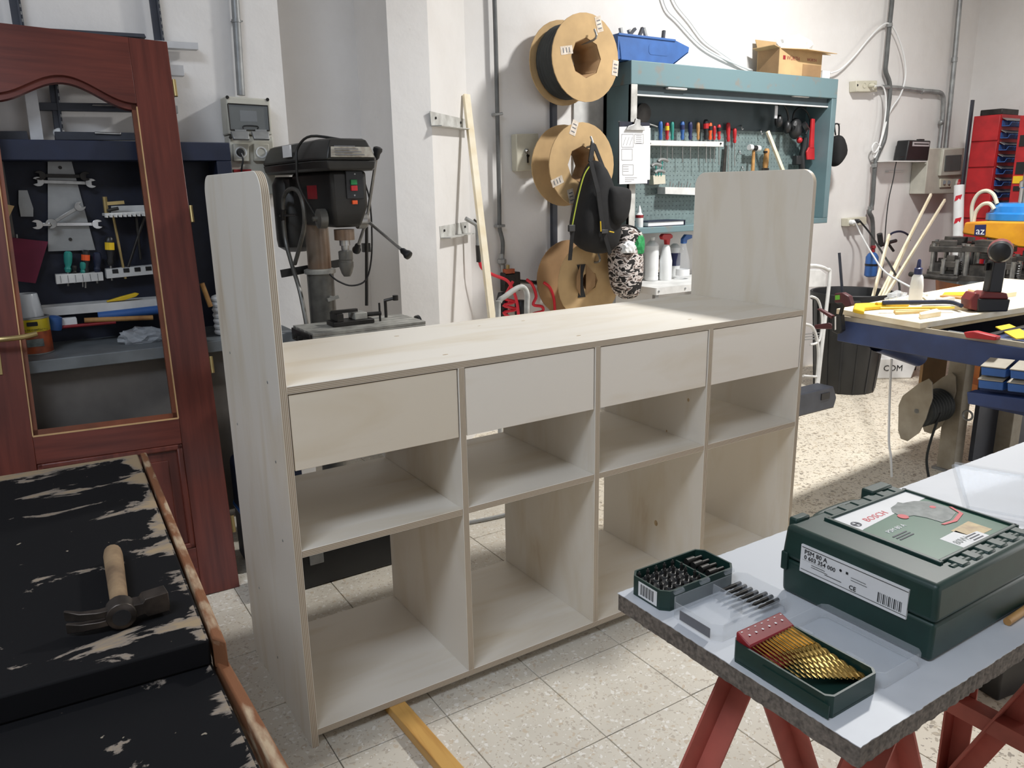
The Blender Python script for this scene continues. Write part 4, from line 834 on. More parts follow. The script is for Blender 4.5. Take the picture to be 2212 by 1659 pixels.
obj('head_casting', loft([(zh, [(DX+(x-DX)*0.75, 0.96+(y-0.93)*0.9) for x, y in hp]), (zh+0.07, hp), (zt2, hp)]), 'drill_black', dp, bevel=0.012, seg=3)
obj('motor', MB().lathe([(0.04, 0), (0.072, 0.02), (0.076, 0.05), (0.076, 0.26), (0.06, 0.29)], (DX-0.03, 1.46, zt2-0.30), n=24), 'drill_black', dp)
obj('motor_bracket', MB().box((0.48, 1.34, zt2-0.06), (0.52, 1.42, zt2-0.02)), 'drill_black', dp)
yf = 0.928; px_ = lambda u, v: PY(u, v, yf)
a = px_(745, 369); b = px_(786, 429)
pn = obj('switch_plate', MB().box((a.x, yf-0.004, b.z), (b.x, yf+0.002, a.z)), 'black_plastic', dp, bevel=0.002)
obj('start_button', pbox(MB(), 758, 388, 772, 399, yf-0.011, 0.008), 'green', pn, bevel=0.001)
obj('stop_button', pbox(MB(), 759, 401, 773, 412, yf-0.013, 0.010), 'red', pn, bevel=0.001)
for v in (376, 422): obj('screw', MB().cyl(px_(765, v)-Vector((0, 0.006, 0)), px_(765, v)-Vector((0, 0.003, 0)), 0.003, n=8), 'zinc', pn)
obj('lamp_switch', pbox(MB(), 762, 433, 773, 441, yf-0.008, 0.010), 'orange', dp, bevel=0.001)
obj('warning_sticker', MB().box((0.4865, 1.06, PX(690, 430, 0.489).z), (0.4895, 1.16, PX(690, 400, 0.489).z)), 'holder_red', dp)
# quill, chuck
zq = lambda v: PY(748, v, DYS).z
obj('quill', MB().lathe([(0.036, 0), (0.036, zq(495)-zq(518))], (DX, DYS, zq(518)), n=20), 'rust_col', dp)
obj('spindle', MB().lathe([(0.012, 0), (0.014, 0.008), (0.014, 0.02), (0.019, 0.021), (0.019, zq(517)-zq(542))], (DX, DYS, zq(543)), n=16), 'steel', dp)
L_ = zq(541)-zq(597)
obj('chuck', MB().lathe([(0.012, 0), (0.019, 0.012), (0.026, L_*0.38), (0.0265, L_*0.56), (0.024, L_*0.57), (0.024, L_*0.64), (0.0255, L_*0.66), (0.0255, L_*0.97), (0.020, L_)], (DX, DYS, zq(597)), n=24), 'cast_dark', dp)
# column
zc = lambda v: PY(690, v, DYC).z
obj('column', MB().cyl((DX, DYC, zc(585)), (DX, DYC, zh+0.02), 0.045, n=24), 'rust_col', dp)
obj('column_sleeve', MB().lathe([(0.052, 0), (0.052, zc(590))], (DX, DYC, 0.0), n=24), 'cast_dark', dp)
obj('collar', MB().lathe([(0.052, 0), (0.061, 0.004), (0.061, 0.018), (0.050, 0.022)], (DX, DYC, zc(592)), n=24), 'cast', dp)
obj('base_plate', MB().box((DX-0.16, 0.98, 0.0), (DX+0.16, 1.40, 0.035)), 'cast', dp, bevel=0.01)
obj('cross_bar', MB().bar((DX-0.14, DYC+0.045, zc(588)), (DX+0.12, DYC+0.065, zc(574)), 0.03, 0.008, up=(0, 1, 0)), 'drill_black', dp)
hb = PX(702, 473, 0.47)
obj('stop_dial', MB().lathe([(0.02, 0), (0.034, 0.004), (0.034, 0.03), (0.02, 0.034)], (0.455, 0.985, hb.z), (1, 0, 0), n=20).cyl((0.44, 0.985, hb.z), (0.456, 0.985, hb.z), 0.008, n=8), 'cast_dark', dp)
hr = PX(785, 476, 0.655); hub = Vector((0.66, hr.y, hr.z))
obj('feed_hub', MB().lathe([(0.03, 0), (0.03, 0.03), (0.018, 0.045)], hub-Vector((0.03, 0, 0)), (1, 0, 0), n=18), 'steel', dp)
for (u, v, x2) in ((815, 328, 0.70), (878, 548, 0.74), (771, 537, 0.67)):
    e = PX(u, v, x2); lv = obj('feed_lever', MB().cyl(hub+Vector((0.008, 0, 0)), e, 0.006, n=8), 'steel', dp); d = (e-hub).normalized()
    obj('lever_knob', MB().lathe([(0.006, -0.028), (0.011, -0.02), (0.012, -0.006), (0.017, 0.004), (0.016, 0.014), (0.008, 0.018)], e, d, n=14), 'black_plastic', lv)
# hoses and cables on the machine
xl_ = 0.46
def xtube(P, x, r): return MB().tube([PX(u, v, x) for u, v in P], r)
obj('coolant_hose', xtube([(612, 458), (613, 425), (628, 408), (646, 416), (656, 450), (657, 490), (648, 530), (637, 570)], xl_, 0.008), 'cast_dark', dp)
obj('coolant_hose', xtube([(612, 470), (617, 520), (630, 570), (648, 630), (662, 700)], xl_, 0.0085), 'cast_dark', dp)
obj('hose_fitting', xtube([(612, 452), (612, 476)], xl_, 0.011).cyl(PX(605, 466, xl_), PX(640, 464, xl_), 0.005, n=8), 'dark_metal', dp)
obj('power_cable', MB().tube([(DX-0.0, 0.95, zt0-0.002), (0.462, 1.0, zt0+0.012), (0.430, 1.05, zt0-0.022), (0.421, 1.05, zt1), (0.424, 1.05, zt2-0.05), (0.47, 1.02, zh+0.03)], 0.0045), 'drill_black', dp)
obj('lamp_cable', MB().tube([PY(u, v, 1.18) for u, v in ((788, 395), (798, 430), (803, 490), (802, 560), (790, 605), (760, 617), (730, 607), (712, 592))], 0.0035), 'black_plastic', dp)
obj('depth_rod', MB().cyl(PY(792, 660, 1.2), PY(792, 488, 1.2), 0.007, n=8).box(PY(786, 545, 1.2), PY(800, 525, 1.2)+Vector((0, 0.02, 0))), 'drill_black', dp)
obj('lock_lever', MB().cyl((DX+0.02, DYC-0.075, 0.96), (DX+0.02, DYC-0.04, 0.96), 0.008, n=8).bar((DX-0.005, DYC-0.075, 0.955), (DX+0.04, DYC-0.075, 0.965), 0.012), 'cast', dp)
# cross table
TZ2 = 0.88
ctb = obj('cross_table', MB().box((0.395, 0.945, TZ2-0.05), (0.835, 1.172, TZ2-0.012)), 'cast', dp, bevel=0.003)
for k in range(5): obj('table_strip', MB().box((0.395, 0.945+k*0.0466, TZ2-0.012), (0.835, 0.945+k*0.0466+0.0375, TZ2)), 'cast', ctb, bevel=0.0015)
obj('end_plate', MB().box((0.385, 0.955, TZ2-0.05), (0.395, 1.16, TZ2-0.006)), 'dark_metal', ctb, bevel=0.002)
for k in range(3): obj('adjuster', MB().cyl((0.37, 0.98+k*0.06, TZ2-0.03), (0.386, 0.98+k*0.06, TZ2-0.03), 0.010, n=10), 'drill_black', ctb)
obj('hand_wheel', MB().lathe([(0.015, 0), (0.034, 0.006), (0.036, 0.016), (0.02, 0.022)], (0.845, 1.06, TZ2-0.03), (1, 0, 0), n=18), 'black_plastic', ctb)
obj('table_slide', MB().box((0.47, 0.98, TZ2-0.13), (0.72, 1.14, TZ2-0.05)).box((DX-0.05, 1.10, TZ2-0.16), (DX+0.05, 1.26, TZ2-0.06)), 'cast', dp, bevel=0.003)
vi = thing('machine_vice', 'small dark machine vice clamped on the drill table', 'vice', (0.60, 1.05, TZ2))
obj('vice_base', MB().box((0.50, 1.02, TZ2+0.0005), (0.66, 1.10, TZ2+0.018)), 'dark_metal', vi, bevel=0.003)
obj('fixed_jaw', MB().box((0.515, 1.02, TZ2+0.018), (0.54, 1.10, TZ2+0.048)), 'dark_metal', vi, bevel=0.002)
obj('sliding_jaw', MB().box((0.585, 1.025, TZ2+0.018), (0.635, 1.095, TZ2+0.044)), 'cast', vi, bevel=0.003)
obj('jaw_plate', MB().box((0.50, 1.03, TZ2+0.048), (0.60, 1.045, TZ2+0.06)), 'dark_metal', vi, bevel=0.001)
obj('vice_screw', MB().cyl((0.635, 1.06, TZ2+0.03), (0.70, 1.05, TZ2+0.03), 0.008, n=10).cyl((0.695, 1.05, TZ2-0.01), (0.695, 1.05, TZ2+0.07), 0.004, n=6), 'dark_metal', vi)
tb = thing('tee_bolt', 'dark bolt standing in a slot of the drill table', 'bolt', (0.75, 1.12, TZ2))
obj('stem', MB().cyl((0.75, 1.12, TZ2+0.0003), (0.75, 1.12, TZ2+0.07), 0.006, n=10), 'dark_metal', tb); obj('arm', MB().cyl((0.745, 1.12, TZ2+0.066), (0.79, 1.10, TZ2+0.076), 0.006, n=8).cyl((0.785, 1.10, TZ2+0.066), (0.785, 1.10, TZ2+0.086), 0.011, n=10), 'dark_metal', tb)
# black tool case on the floor behind the counter
bk = thing('floor_case', 'flat black plastic tool case on the tiles behind the counter', 'tool case', (0.42, 0.88, 0))
obj('case_shell', MB().prism([(0.22, 0.0), (0.66, 0.0), (0.70, 0.06), (0.70, 0.15), (0.18, 0.15), (0.18, 0.06)], (0, 0.80, 0.0), (1, 0, 0), (0, 0, 1), (0, 0.14, 0)), 'black_plastic', bk, bevel=0.008)
obj('case_latch', MB().box((0.27, 0.792, 0.09), (0.32, 0.80, 0.14)), 'zinc', bk, bevel=0.002)
one('floor_hose', MB().tube([(0.95, 0.96, 0.009), (1.2, 0.93, 0.009), (1.6, 0.98, 0.009), (1.9, 1.2, 0.009)], 0.008), 'zinc', 'thin grey hose lying on the floor behind the counter', 'hose')
# ------------------------------------------------------------------ slanted wall: brackets, lath, air line
CN = Vector((0.675, -0.738, 0)).normalized()
def PC(u, v, off=0.0): return PN(u, v, Vector((1.252, 1.64, 0))+CN*off, CN)
MA['old_white'] = mat('old_white', (206, 206, 202), 0.6, c2=(160, 158, 152), scale=14)
def bracket(label, P, lip):
    t = thing('wall_bracket', label, 'bracket', PC(P[3][0], P[3][1]))
    pts = [PC(u, v, 0.003) for u, v in P]; m = MB(); A = [m.bm.verts.new(p) for p in pts]; B = [m.bm.verts.new(p-CN*0.003) for p in pts]
    m._face(A); m._face(B[::-1]); [m._face((A[i], A[(i+1) % 4], B[(i+1) % 4], B[i])) for i in range(4)]
    obj('back_plate', m, 'old_white', t)
    a, b = pts[3], pts[2]; obj('ledge', MB().prism([(0, 0), ((b-a).length, 0), ((b-a).length, 0.05), (0, 0.05)], a, (b-a).normalized(), CN, (0, 0, 0.004)), 'old_white', t)
    for s in (0.12, 0.85): c = pts[0].lerp(pts[1], s).lerp(pts[3].lerp(pts[2], s), 0.4); obj('bolt', MB().cyl(c, c+CN*0.006, 0.006, n=8), 'dark_metal', t)
bracket('upper steel angle bracket on the slanted wall', [(929, 240), (1004, 257), (1005, 281), (932, 273)], 1)
bracket('lower steel angle bracket on the slanted wall', [(950, 489), (1012, 478), (1012, 504), (952, 515)], 1)
a = PC(1007, 205, 0.02); b = PY(1062, 684, 1.60); d = (b-a); e = a+d*(a.z/(a.z-b.z)); e.z = 0.006
one('pine_lath', MB().bar(a, e, 0.034, 0.022, up=(0, 1, 0)), 'pale_wood', 'long pale pine lath leaning on the wall behind the counter', 'lath')
ap = pthing('air_pipe', 'dark grey compressed-air pipe with clamps on the back wall', 'pipe', 1084, 560, 1.965)
obj('pipe', ptube(MB(), [(1066, -60), (1071, 100), (1078, 420), (1079, 488), (1082, 505), (1086, 525), (1085, 560)], 1.965, 0.0115, n=12), 'pipe_grey', ap)
for u, v in ((1074, 247), (1079, 488)): obj('pipe_clamp', MB().bar(PY(u-8, v+1, 1.975), PY(u+8, v-1, 1.975), 0.014, 0.045, up=(0, 1, 0)), 'zinc', ap, bevel=0.003)
obj('fitting', MB().lathe([(0.016, 0), (0.026, 0.01), (0.026, 0.03), (0.016, 0.035), (0.014, 0.06)], PY(1084, 572, 1.965), (0, 0, 1), n=8).cyl(PY(1086, 572, 1.965), PY(1088, 610, 1.965), 0.013, n=10), 'zinc', ap)
rg = thing('air_regulator', 'dark air regulator with gauge below the wall air pipe', 'regulator', PY(1090, 690, 1.95))
obj('bowl', MB().lathe([(0.02, 0), (0.032, 0.02), (0.034, 0.10), (0.026, 0.13), (0.02, 0.15)], PY(1085, 690, 1.94), (0, 0, 1), n=16), 'black_plastic', rg)
obj('body', pbox(MB(), 1090, 590, 1125, 628, 1.92, 0.05), 'dark_metal', rg, bevel=0.005); obj('valve_plate', pbox(MB(), 1092, 582, 1112, 592, 1.92, 0.03), 'can_orange', rg); obj('knob', MB().cyl(PY(1097, 582, 1.935), PY(1097, 572, 1.935), 0.01, n=10), 'brass', rg)
obj('manifold', ptube(MB(), [(1106, 606), (1176, 612)], 1.93, 0.010, smooth=False), 'dark_metal', rg); obj('coupling', ptube(MB(), [(1158, 611), (1174, 612)], 1.93, 0.015, smooth=False), 'zinc', rg)
obj('filter', MB().lathe([(0.03, 0), (0.034, 0.02), (0.034, 0.09), (0.02, 0.11)], PY(1125, 690, 1.93), (0, 0, 1), n=16), 'black_plastic', rg)
MA['red_hose'] = mat('red_hose', (222, 44, 62), 0.35, var=0.06)
def hose(label, P, y): return one('air_hose', ptube(MB(), P, y, 0.0085, n=8), 'red_hose', label, 'hose', group='red air hoses')
hose('red air hose looping from the manifold down behind the white tube frame', [(1138, 604), (1150, 615), (1158, 640), (1152, 658), (1170, 662), (1172, 672), (1150, 680), (1165, 700)], 1.90)
hose('red air hose on the right hanging beside the lowest cardboard spool', [(1174, 610), (1188, 622), (1197, 650), (1199, 700)], 1.90)
hose('coiled red air hose left of the manifold', [(1108, 608), (1096, 630), (1090, 645), (1112, 652), (1088, 660), (1116, 668), (1088, 676), (1114, 690)], 1.89)
hose('red air hose running from the blow gun to the regulator', [(1036, 566), (1042, 580), (1066, 594), (1092, 604), (1104, 618), (1116, 650), (1122, 700)], 1.86)
bg = pthing('blow_gun', 'grey air blow gun hanging on the lower bracket', 'air gun', 1030, 562, 1.86)
obj('body', ptube(MB(), [(1006, 472), (1020, 480), (1030, 488), (1032, 510), (1032, 530)], 1.86, 0.011, n=10), 'zinc', bg); obj('trigger', ptube(MB(), [(1024, 474), (1031, 482), (1037, 496)], 1.855, 0.005), 'dark_metal', bg)
obj('coupling', ptube(MB(), [(1032, 530), (1034, 566)], 1.86, 0.012, n=10, smooth=False), 'dark_metal', bg)
wt = pthing('tube_frame', 'chipped white bent tube frame standing behind the counter', 'tube frame', 1105, 690, 1.30)
obj('bent_tube', MB().tube([Vector((PY(1076, 690, 1.3).x, 1.3, 0.01))]+[PY(u, v, 1.3) for u, v in ((1076, 690), (1079, 652), (1090, 641), (1118, 622), (1132, 622), (1139, 640), (1138, 690))]+[Vector((PY(1138, 690, 1.3).x, 1.3, 0.01))], 0.0125, n=12), 'old_white', wt)
obj('foot_bar', MB().cyl((PY(1076, 690, 1.3).x-0.03, 1.3, 0.012), (PY(1138, 690, 1.3).x+0.03, 1.3, 0.012), 0.012, n=10), 'old_white', wt)
kb = pthing('key_cabinet', 'beige metal key cabinet on the back wall with key in its lock', 'key cabinet', 1140, 370, 1.93)
q = [(1115, 289), (1163, 288), (1167, 367), (1117, 370)]
obj('cabinet_body', pquad(MB(), q, 1.945, 0.054), 'beige_box', kb, bevel=0.006, seg=3); obj('door', pquad(MB(), [(u, v) for u, v in q], 1.93, 0.014), 'beige_box', kb, bevel=0.005, seg=3)
obj('lock', MB().lathe([(0.012, 0), (0.012, 0.012), (0.008, 0.016)], PY(1136, 326, 1.93), (0, -1, 0), n=14), 'steel', kb)
ky = obj('key', MB().box(PY(1139, 352, 1.915), PY(1142, 334, 1.915)+Vector((0, 0.003, 0))).prism(circ(0.009, 12), PY(1141, 336, 1.915), (1, 0, 0), (0, 0, 1), (0, 0.003, 0)), 'dark_metal', kb); obj('key_ring', ptube(MB(), [(1136, 326), (1142, 327), (1142, 334)], 1.912, 0.002), 'steel', ky)

jc = thing('jerrycan', 'dark blue plastic can on the floor between the door and the counter', 'canister', (0.215, 1.13, 0))
obj('body', MB().box((0.12, 1.04, 0.001), (0.31, 1.22, 0.42)), 'navy', jc, bevel=0.03, seg=3); obj('band', MB().box((0.117, 1.037, 0.20), (0.313, 1.223, 0.24)), 'blue', jc, bevel=0.03, seg=3)
obj('handle', MB().tube([(0.15, 1.13, 0.41), (0.16, 1.13, 0.46), (0.26, 1.13, 0.46), (0.27, 1.13, 0.41)], 0.012), 'navy', jc); obj('spout', MB().cyl((0.29, 1.13, 0.40), (0.29, 1.13, 0.45), 0.02, n=12), 'black_plastic', jc)
# ------------------------------------------------------------------ cardboard spools, backpack, camouflage bag
GS_ = 'cardboard spools hanging on the back wall'
def disc_hole(R_, r_, n=32, k=8): return circ(R_, n), [(r_*x, r_*y) for x, y in [((math.cos(PI/k)/math.cos((a % (2*PI/k))-PI/k))*math.cos(a), (math.cos(PI/k)/math.cos((a % (2*PI/k))-PI/k))*math.sin(a)) for a in [2*PI*i/n for i in range(n)]]]
MA['rubber'] = mat('rubber', (44, 48, 48), 0.7, var=0.2)
MA['tape'] = mat('tape', (226, 216, 204), 0.3, c2=(186, 170, 150), scale=40)
def spool(u, v, label, wound, R_=0.215, r_=0.098, yf=1.70, yb=1.90, tapes=(), m2='cardboard', tilt=0.0):
    c = PY(u, v, yf); t = thing('cardboard_spool', label, 'spool', (c.x, (yf+yb)/2, c.z-R_), group=GS_)
    o, i = disc_hole(R_, r_)
    f = obj('front_flange', MB().ring(o, i, c, (1, 0, tilt), (-tilt, 0, 1), (0, 0.006, 0)), 'cardboard', t, angle=25)
    obj('back_flange', MB().ring(o, i, (c.x, yb, c.z), (1, 0, 0), (0, 0, 1), (0, 0.006, 0)), m2, t, angle=25)
    i2 = [(x*0.97, y*0.97) for x, y in i]
    m = MB(); n = len(i)
    A = [m.bm.verts.new((c.x+x, yf+0.004, c.z+y)) for x, y in i]; B = [m.bm.verts.new((c.x+x*0.8, yb, c.z+y*0.8)) for x, y in i]
    for k in range(n): m._face((A[k], A[(k+1) % n], B[(k+1) % n], B[k]))
    core = obj('core', m, 'cardboard_dark', t, angle=25); core.modifiers.new('solid', 'SOLIDIFY').thickness = 0.004
    if wound: obj('wound_seal', MB().lathe([(0.11, 0), (wound, 0.004)]+[(wound+0.004*(k % 2), 0.004+k*0.0125) for k in range(1, 15)]+[(0.11, yb-yf-0.012)], (c.x, yf+0.008, c.z), (0, 1, 0), n=32, cap=False), 'rubber', t)
    for tu, tv, ang in tapes:
        p = PY(tu, tv, yf-0.0008); q = obj('tape_label', MB().box((p.x-0.02, yf-0.0012, p.z-0.038), (p.x+0.02, yf-0.0002, p.z+0.038), rot=(0, ang, 0)), 'tape', f)
        for s in (-0.02, 0.0, 0.018): obj('print_line', MB().box((p.x-0.012, yf-0.0016, p.z+s-0.004), (p.x+0.012, yf-0.0012, p.z+s+0.002), rot=(0, ang, 0), piv=(p.x, yf, p.z)), 'print_grey', q)
    pg = PY(u+18, v-48, yf-0.03); obj('hanging_peg', MB().tube([(pg.x, 1.995, pg.z-0.02), (pg.x, yf-0.02, pg.z-0.02), (pg.x, yf-0.03, pg.z+0.03)], 0.006), 'zinc', t)
    return t
spool(1266, 125, 'topmost cardboard spool wound with dark rubber seal', 0.185, tapes=((1294, 52, -0.3), (1224, 108, 1.4), (1329, 147, 0.1)))
spool(1258, 356, 'middle cardboard spool behind the black backpack', 0, yb=1.86, tapes=((1240, 276, 0.35), (1204, 392, 1.2), (1234, 424, -0.25)))
s3 = spool(1274, 607, 'lowest cardboard spool partly hidden by the counter', 0, r_=0.055, m2='cardboard_dark')  # back flange in darker cardboard, its shade put into the colour
c = PY(1256, 607, 1.696); obj('flap_and_painted_hole', MB().prism([(-0.03, 0.09), (0.028, 0.09), (0.012, 0.04), (0.012, -0.02), (0.03, -0.09), (-0.022, -0.09), (-0.008, -0.02), (-0.010, 0.04)], c, (1, 0, 0), (0, 0, 1), (0, 0.004, 0)), 'black', s3)  # black piece paints the dark inside of the spool's hole
for sgn in (-1, 1): obj('flap_and_painted_hole', MB().prism([(0.0, 0.09), (0.055, 0.03), (0.055, -0.03), (0.0, -0.08)], c+Vector((sgn*0.02+0.012, -0.001, 0)), (sgn*0.8, -0.45, 0), (0, 0, 1), (0, 0.003, 0)), 'cardboard_dark', s3)
for u, lab in ((1198, 'dark wall rail left behind the cardboard spools'), (1330, 'dark wall rail right behind the cardboard spools')):
    one('wall_rail', MB().box((PY(u, 300, 1.975).x-0.016, 1.972, 0.6), (PY(u, 300, 1.975).x+0.016, 1.998, PY(u, 170, 1.975).z)), 'anthracite', lab, 'rail')
one('backing_board', MB().box((PY(1240, 240, 1.985).x, 1.985, 0.75), (PY(1308, 240, 1.985).x, 1.998, PY(1280, 20, 1.985).z-0.2)), 'white_paint', 'pale board on the wall behind the cardboard spools', 'board')
MA['fabric_black'] = mat('fabric_black', (26, 26, 28), 0.85, var=0.25, scale=30, bump=0.3)
MA['lime'] = mat('lime', (176, 190, 60), 0.6)
def cushion(P, y0, y1, shrink=0.72, m=None):
    """soft body: pixel outline on plane y0..y1, bulging in the middle"""
    m = m or MB(); pts = [PY(u, v, (y0+y1)/2) for u, v in P]; cx = sum(p.x for p in pts)/len(pts); cz_ = sum(p.z for p in pts)/len(pts); rows = []
    for t, s in ((0.0, shrink), (0.18, 0.93), (0.5, 1.0), (0.82, 0.95), (1.0, 0.8)):
        rows.append([m.bm.verts.new((cx+(p.x-cx)*s, y0+(y1-y0)*t, cz_+(p.z-cz_)*s)) for p in pts])
    n = len(pts)
    for A, B in zip(rows, rows[1:]):
        for i in range(n): m._face((A[i], A[(i+1) % n], B[(i+1) % n], B[i]))
    for R_, f in ((rows[0], 1), (rows[-1], -1)):
        q = m.bm.verts.new((cx, R_[0].co.y-(0.012 if f == 1 else -0.002), cz_))
        for i in range(n): m._face((q, R_[i], R_[(i+1) % n]) if f == 1 else (q, R_[(i+1) % n], R_[i]))
    return m
bp = pthing('backpack', 'black backpack with lime piping hanging from the middle spool', 'backpack', 1290, 552, 1.58)
obj('main_body', cushion([(1282, 335), (1268, 372), (1255, 415), (1243, 462), (1236, 505), (1246, 532), (1270, 548), (1303, 552), (1328, 540), (1336, 500), (1332, 455), (1322, 405), (1300, 352)], 1.50, 1.66), 'fabric_black', bp, sub=1, angle=180)
obj('side_pocket', cushion([(1303, 403), (1310, 400), (1340, 402), (1351, 405), (1353, 413), (1351, 440), (1347, 468), (1340, 478), (1328, 491), (1318, 490), (1306, 478), (1302, 440)], 1.47, 1.60, 0.86), 'fabric_black', bp, sub=1, angle=180)
obj('strap', MB().bar(PY(1281, 308, 1.66), PY(1275, 352, 1.585), 0.03, 0.006, up=(0, 1, 0)).bar(PY(1283, 312, 1.66), PY(1318, 400, 1.545), 0.022, 0.005, up=(0, 1, 0)), 'fabric_black', bp)
obj('strap', MB().bar(PY(1276, 350, 1.515), PY(1292, 415, 1.488), 0.026, 0.005, up=(0, 1, 0)).bar(PY(1292, 415, 1.488), PY(1302, 495, 1.478), 0.026, 0.005, up=(0, 1, 0)).bar(PY(1302, 495, 1.478), PY(1318, 548, 1.50), 0.024, 0.005, up=(0, 1, 0)), 'fabric_black', bp)
obj('strap', MB().bar(PY(1238, 488, 1.50), PY(1231, 562, 1.53), 0.022, 0.004, up=(0, 1, 0)), 'fabric_black', bp)
obj('buckle', pbox(MB(), 1300, 496, 1314, 504, 1.468, 0.012), 'black_plastic', bp, bevel=0.002); obj('buckle', pbox(MB(), 1229, 486, 1243, 500, 1.492, 0.012), 'black_plastic', bp, bevel=0.003)
obj('piping', ptube(MB(), [(1276, 356), (1262, 378), (1250, 420), (1241, 462), (1236, 488)], 1.515, 0.0035), 'lime', bp); obj('zip_tag', ptube(MB(), [(1297, 478), (1298, 500)], 1.47, 0.003).tube([PY(1316, 500, 1.475), PY(1326, 502, 1.475)], 0.003), 'yellow', bp)
def camo():
    m, nt, b, N, L = _new('camo'); tc = N.new('ShaderNodeTexCoord'); mp = N.new('ShaderNodeMapping'); mp.inputs['Scale'].default_value = (14, 14, 26); L.new(tc.outputs['Object'], mp.inputs[0])
    tn = N.new('ShaderNodeTexNoise'); tn.inputs['Scale'].default_value = 1.3; tn.inputs['Detail'].default_value = 2; tn.inputs['Distortion'].default_value = 1.2; L.new(mp.outputs[0], tn.inputs[0])
    r = N.new('ShaderNodeValToRGB'); r.color_ramp.interpolation = 'CONSTANT'; e = r.color_ramp.elements; e[0].color = lin((34, 32, 32))+(1,); e[1].position = 0.46; e[1].color = lin((212, 204, 200))+(1,); k = e.new(0.56); k.color = lin((128, 112, 104))+(1,); k = e.new(0.62); k.color = lin((40, 36, 36))+(1,)
    L.new(tn.outputs[0], r.inputs[0]); L.new(r.outputs[0], b.inputs[0]); b.inputs['Roughness'].default_value = 0.85; MA['camo'] = m
camo()
cb = pthing('camouflage_bag', 'grey camouflage bag hanging under the clipboard', 'bag', 1345, 650, 1.62)
obj('bag_body', cushion([(1324, 512), (1350, 512), (1378, 520), (1380, 590), (1372, 630), (1366, 650), (1332, 648), (1326, 600), (1322, 560)], 1.52, 1.66, 0.86), 'camo', cb, sub=1, angle=180)
obj('bag_flap', cushion([(1326, 496), (1342, 488), (1362, 490), (1378, 500), (1380, 514), (1366, 530), (1340, 540), (1326, 536)], 1.53, 1.66, 0.85), 'camo', cb, sub=1, angle=180)
obj('flap_rim', ptube(MB(), [(1328, 492), (1350, 487), (1372, 492), (1381, 506), (1374, 524), (1356, 536)], 1.555, 0.005), 'fabric_black', cb)
crumple(PY(1378, 548, 1.54), 0.04, 0.03, 0.07, 0.12, 'green', 'green_cloth', 'green cloth sticking out of the camouflage bag', 'cloth', seed=5)
crumple(PY(1358, 546, 1.515), 0.045, 0.025, 0.04, 0.15, 'white_plastic', 'white_cloth', 'white cloth sticking out of the camouflage bag', 'cloth', seed=6)
# ------------------------------------------------------------------ teal tool cabinet
MA['teal'] = mat('teal', (108, 134, 140), 0.5, 0.1, c2=(98, 120, 126), scale=6)
MA['teal_worn'] = mat('teal_worn', (108, 134, 140), 0.55, 0.1, c2=(136, 118, 104), scale=8, spread=(0.58, 0.72))
MA['pegboard'] = mat('pegboard', (118, 136, 136), 0.6, var=0.12, scale=50)
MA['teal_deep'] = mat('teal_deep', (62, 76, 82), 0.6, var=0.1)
YF, YK = 1.75, 1.955
XL = PY(1364, 133, YF).x; XRt = PY(1812, 167, YF).x; ZT = 2.028; ZBm = 1.128; ZH = 1.905
tc_ = thing('tool_cabinet', 'open teal steel wall cabinet full of hand tools', 'tool cabinet', ((XL+XRt)/2, 1.87, ZBm-0.02))
obj('header', MB().box((XL, YF, ZH), (XRt, 1.995, ZT)), 'teal_worn', tc_, bevel=0.004)
obj('back_panel', MB().box((XL, YK, ZBm), (XRt, 1.995, ZH)), 'pegboard', tc_)
mh = MB(); nz = 0
for i in range(60):
    for j in range(22):
        x = XL+0.06+i*0.03; z = ZBm+0.06+j*0.026
        if x < XRt-0.05 and z < 1.74: mh.quad((x-0.003, YK-0.0006, z-0.003), (x+0.003, YK-0.0006, z-0.003), (x+0.003, YK-0.0006, z+0.003), (x-0.003, YK-0.0006, z+0.003))
tag(obj('peg_holes', mh, 'teal_deep', tc_, smooth=False), kind='stuff')
obj('painted_header_shade', MB().box((XL+0.02, YK-0.004, 1.70), (XRt-0.02, YK-0.0008, ZH)), 'teal_deep', tc_)  # dark sheet that paints the header's shade onto the back panel
obj('left_side', MB().box((XL, YF, ZBm), (XL+0.02, 1.995, ZH)), 'teal', tc_)
obj('right_side', MB().box((XRt-0.05, YF, ZBm), (XRt, 1.995, ZH)), 'teal', tc_, bevel=0.003)
obj('bottom_shelf', MB().box((XL, YF, ZBm-0.035), (XRt, 1.995, ZBm)), 'teal_worn', tc_, bevel=0.003)
obj('front_post', MB().box((XL, YF-0.004, ZBm), (XL+0.045, YF+0.02, ZH)), 'old_white', tc_, bevel=0.002)
obj('shutter_rail', MB().box((XL+0.05, YF+0.03, ZH-0.05), (XRt-0.05, YF+0.05, ZH)), 'teal_deep', tc_); obj('shutter_edge', MB().box((XL+0.05, YF+0.028, ZH-0.054), (XRt-0.05, YF+0.052, ZH-0.046)), 'white_paint', tc_)
for u0, u1, v in ((1442, 1484, 189), (1714, 1748, 206)):
    a = PY(u0, v, YF+0.01); b = PY(u1, v+1, YF+0.01); obj('shutter_grip', MB().box((a.x, YF+0.005, a.z-0.008), (b.x, YF+0.03, a.z+0.006)), 'white_paint', tc_, bevel=0.005)
obj('lock_stud', MB().sph(PY(1776, 312, YF+0.06), 0.008), 'white_plastic', tc_)
YT = 1.93
def trail(label, P, y, d=0.03):
    t = pthing('tool_rail', label, 'tool rail', P[0][0], P[0][1], y); obj('rail', pquad(MB(), P, y, d), 'white_paint', t, bevel=0.001); return t
r = trail('long white screwdriver rail in the teal cabinet', [(1400, 303), (1563, 306), (1563, 317), (1400, 314)], 1.89, 0.06)
for u in (1404, 1557): obj('bolt', MB().cyl(PY(u, 310, 1.885), PY(u, 310, 1.89), 0.006, n=8), 'black', r)
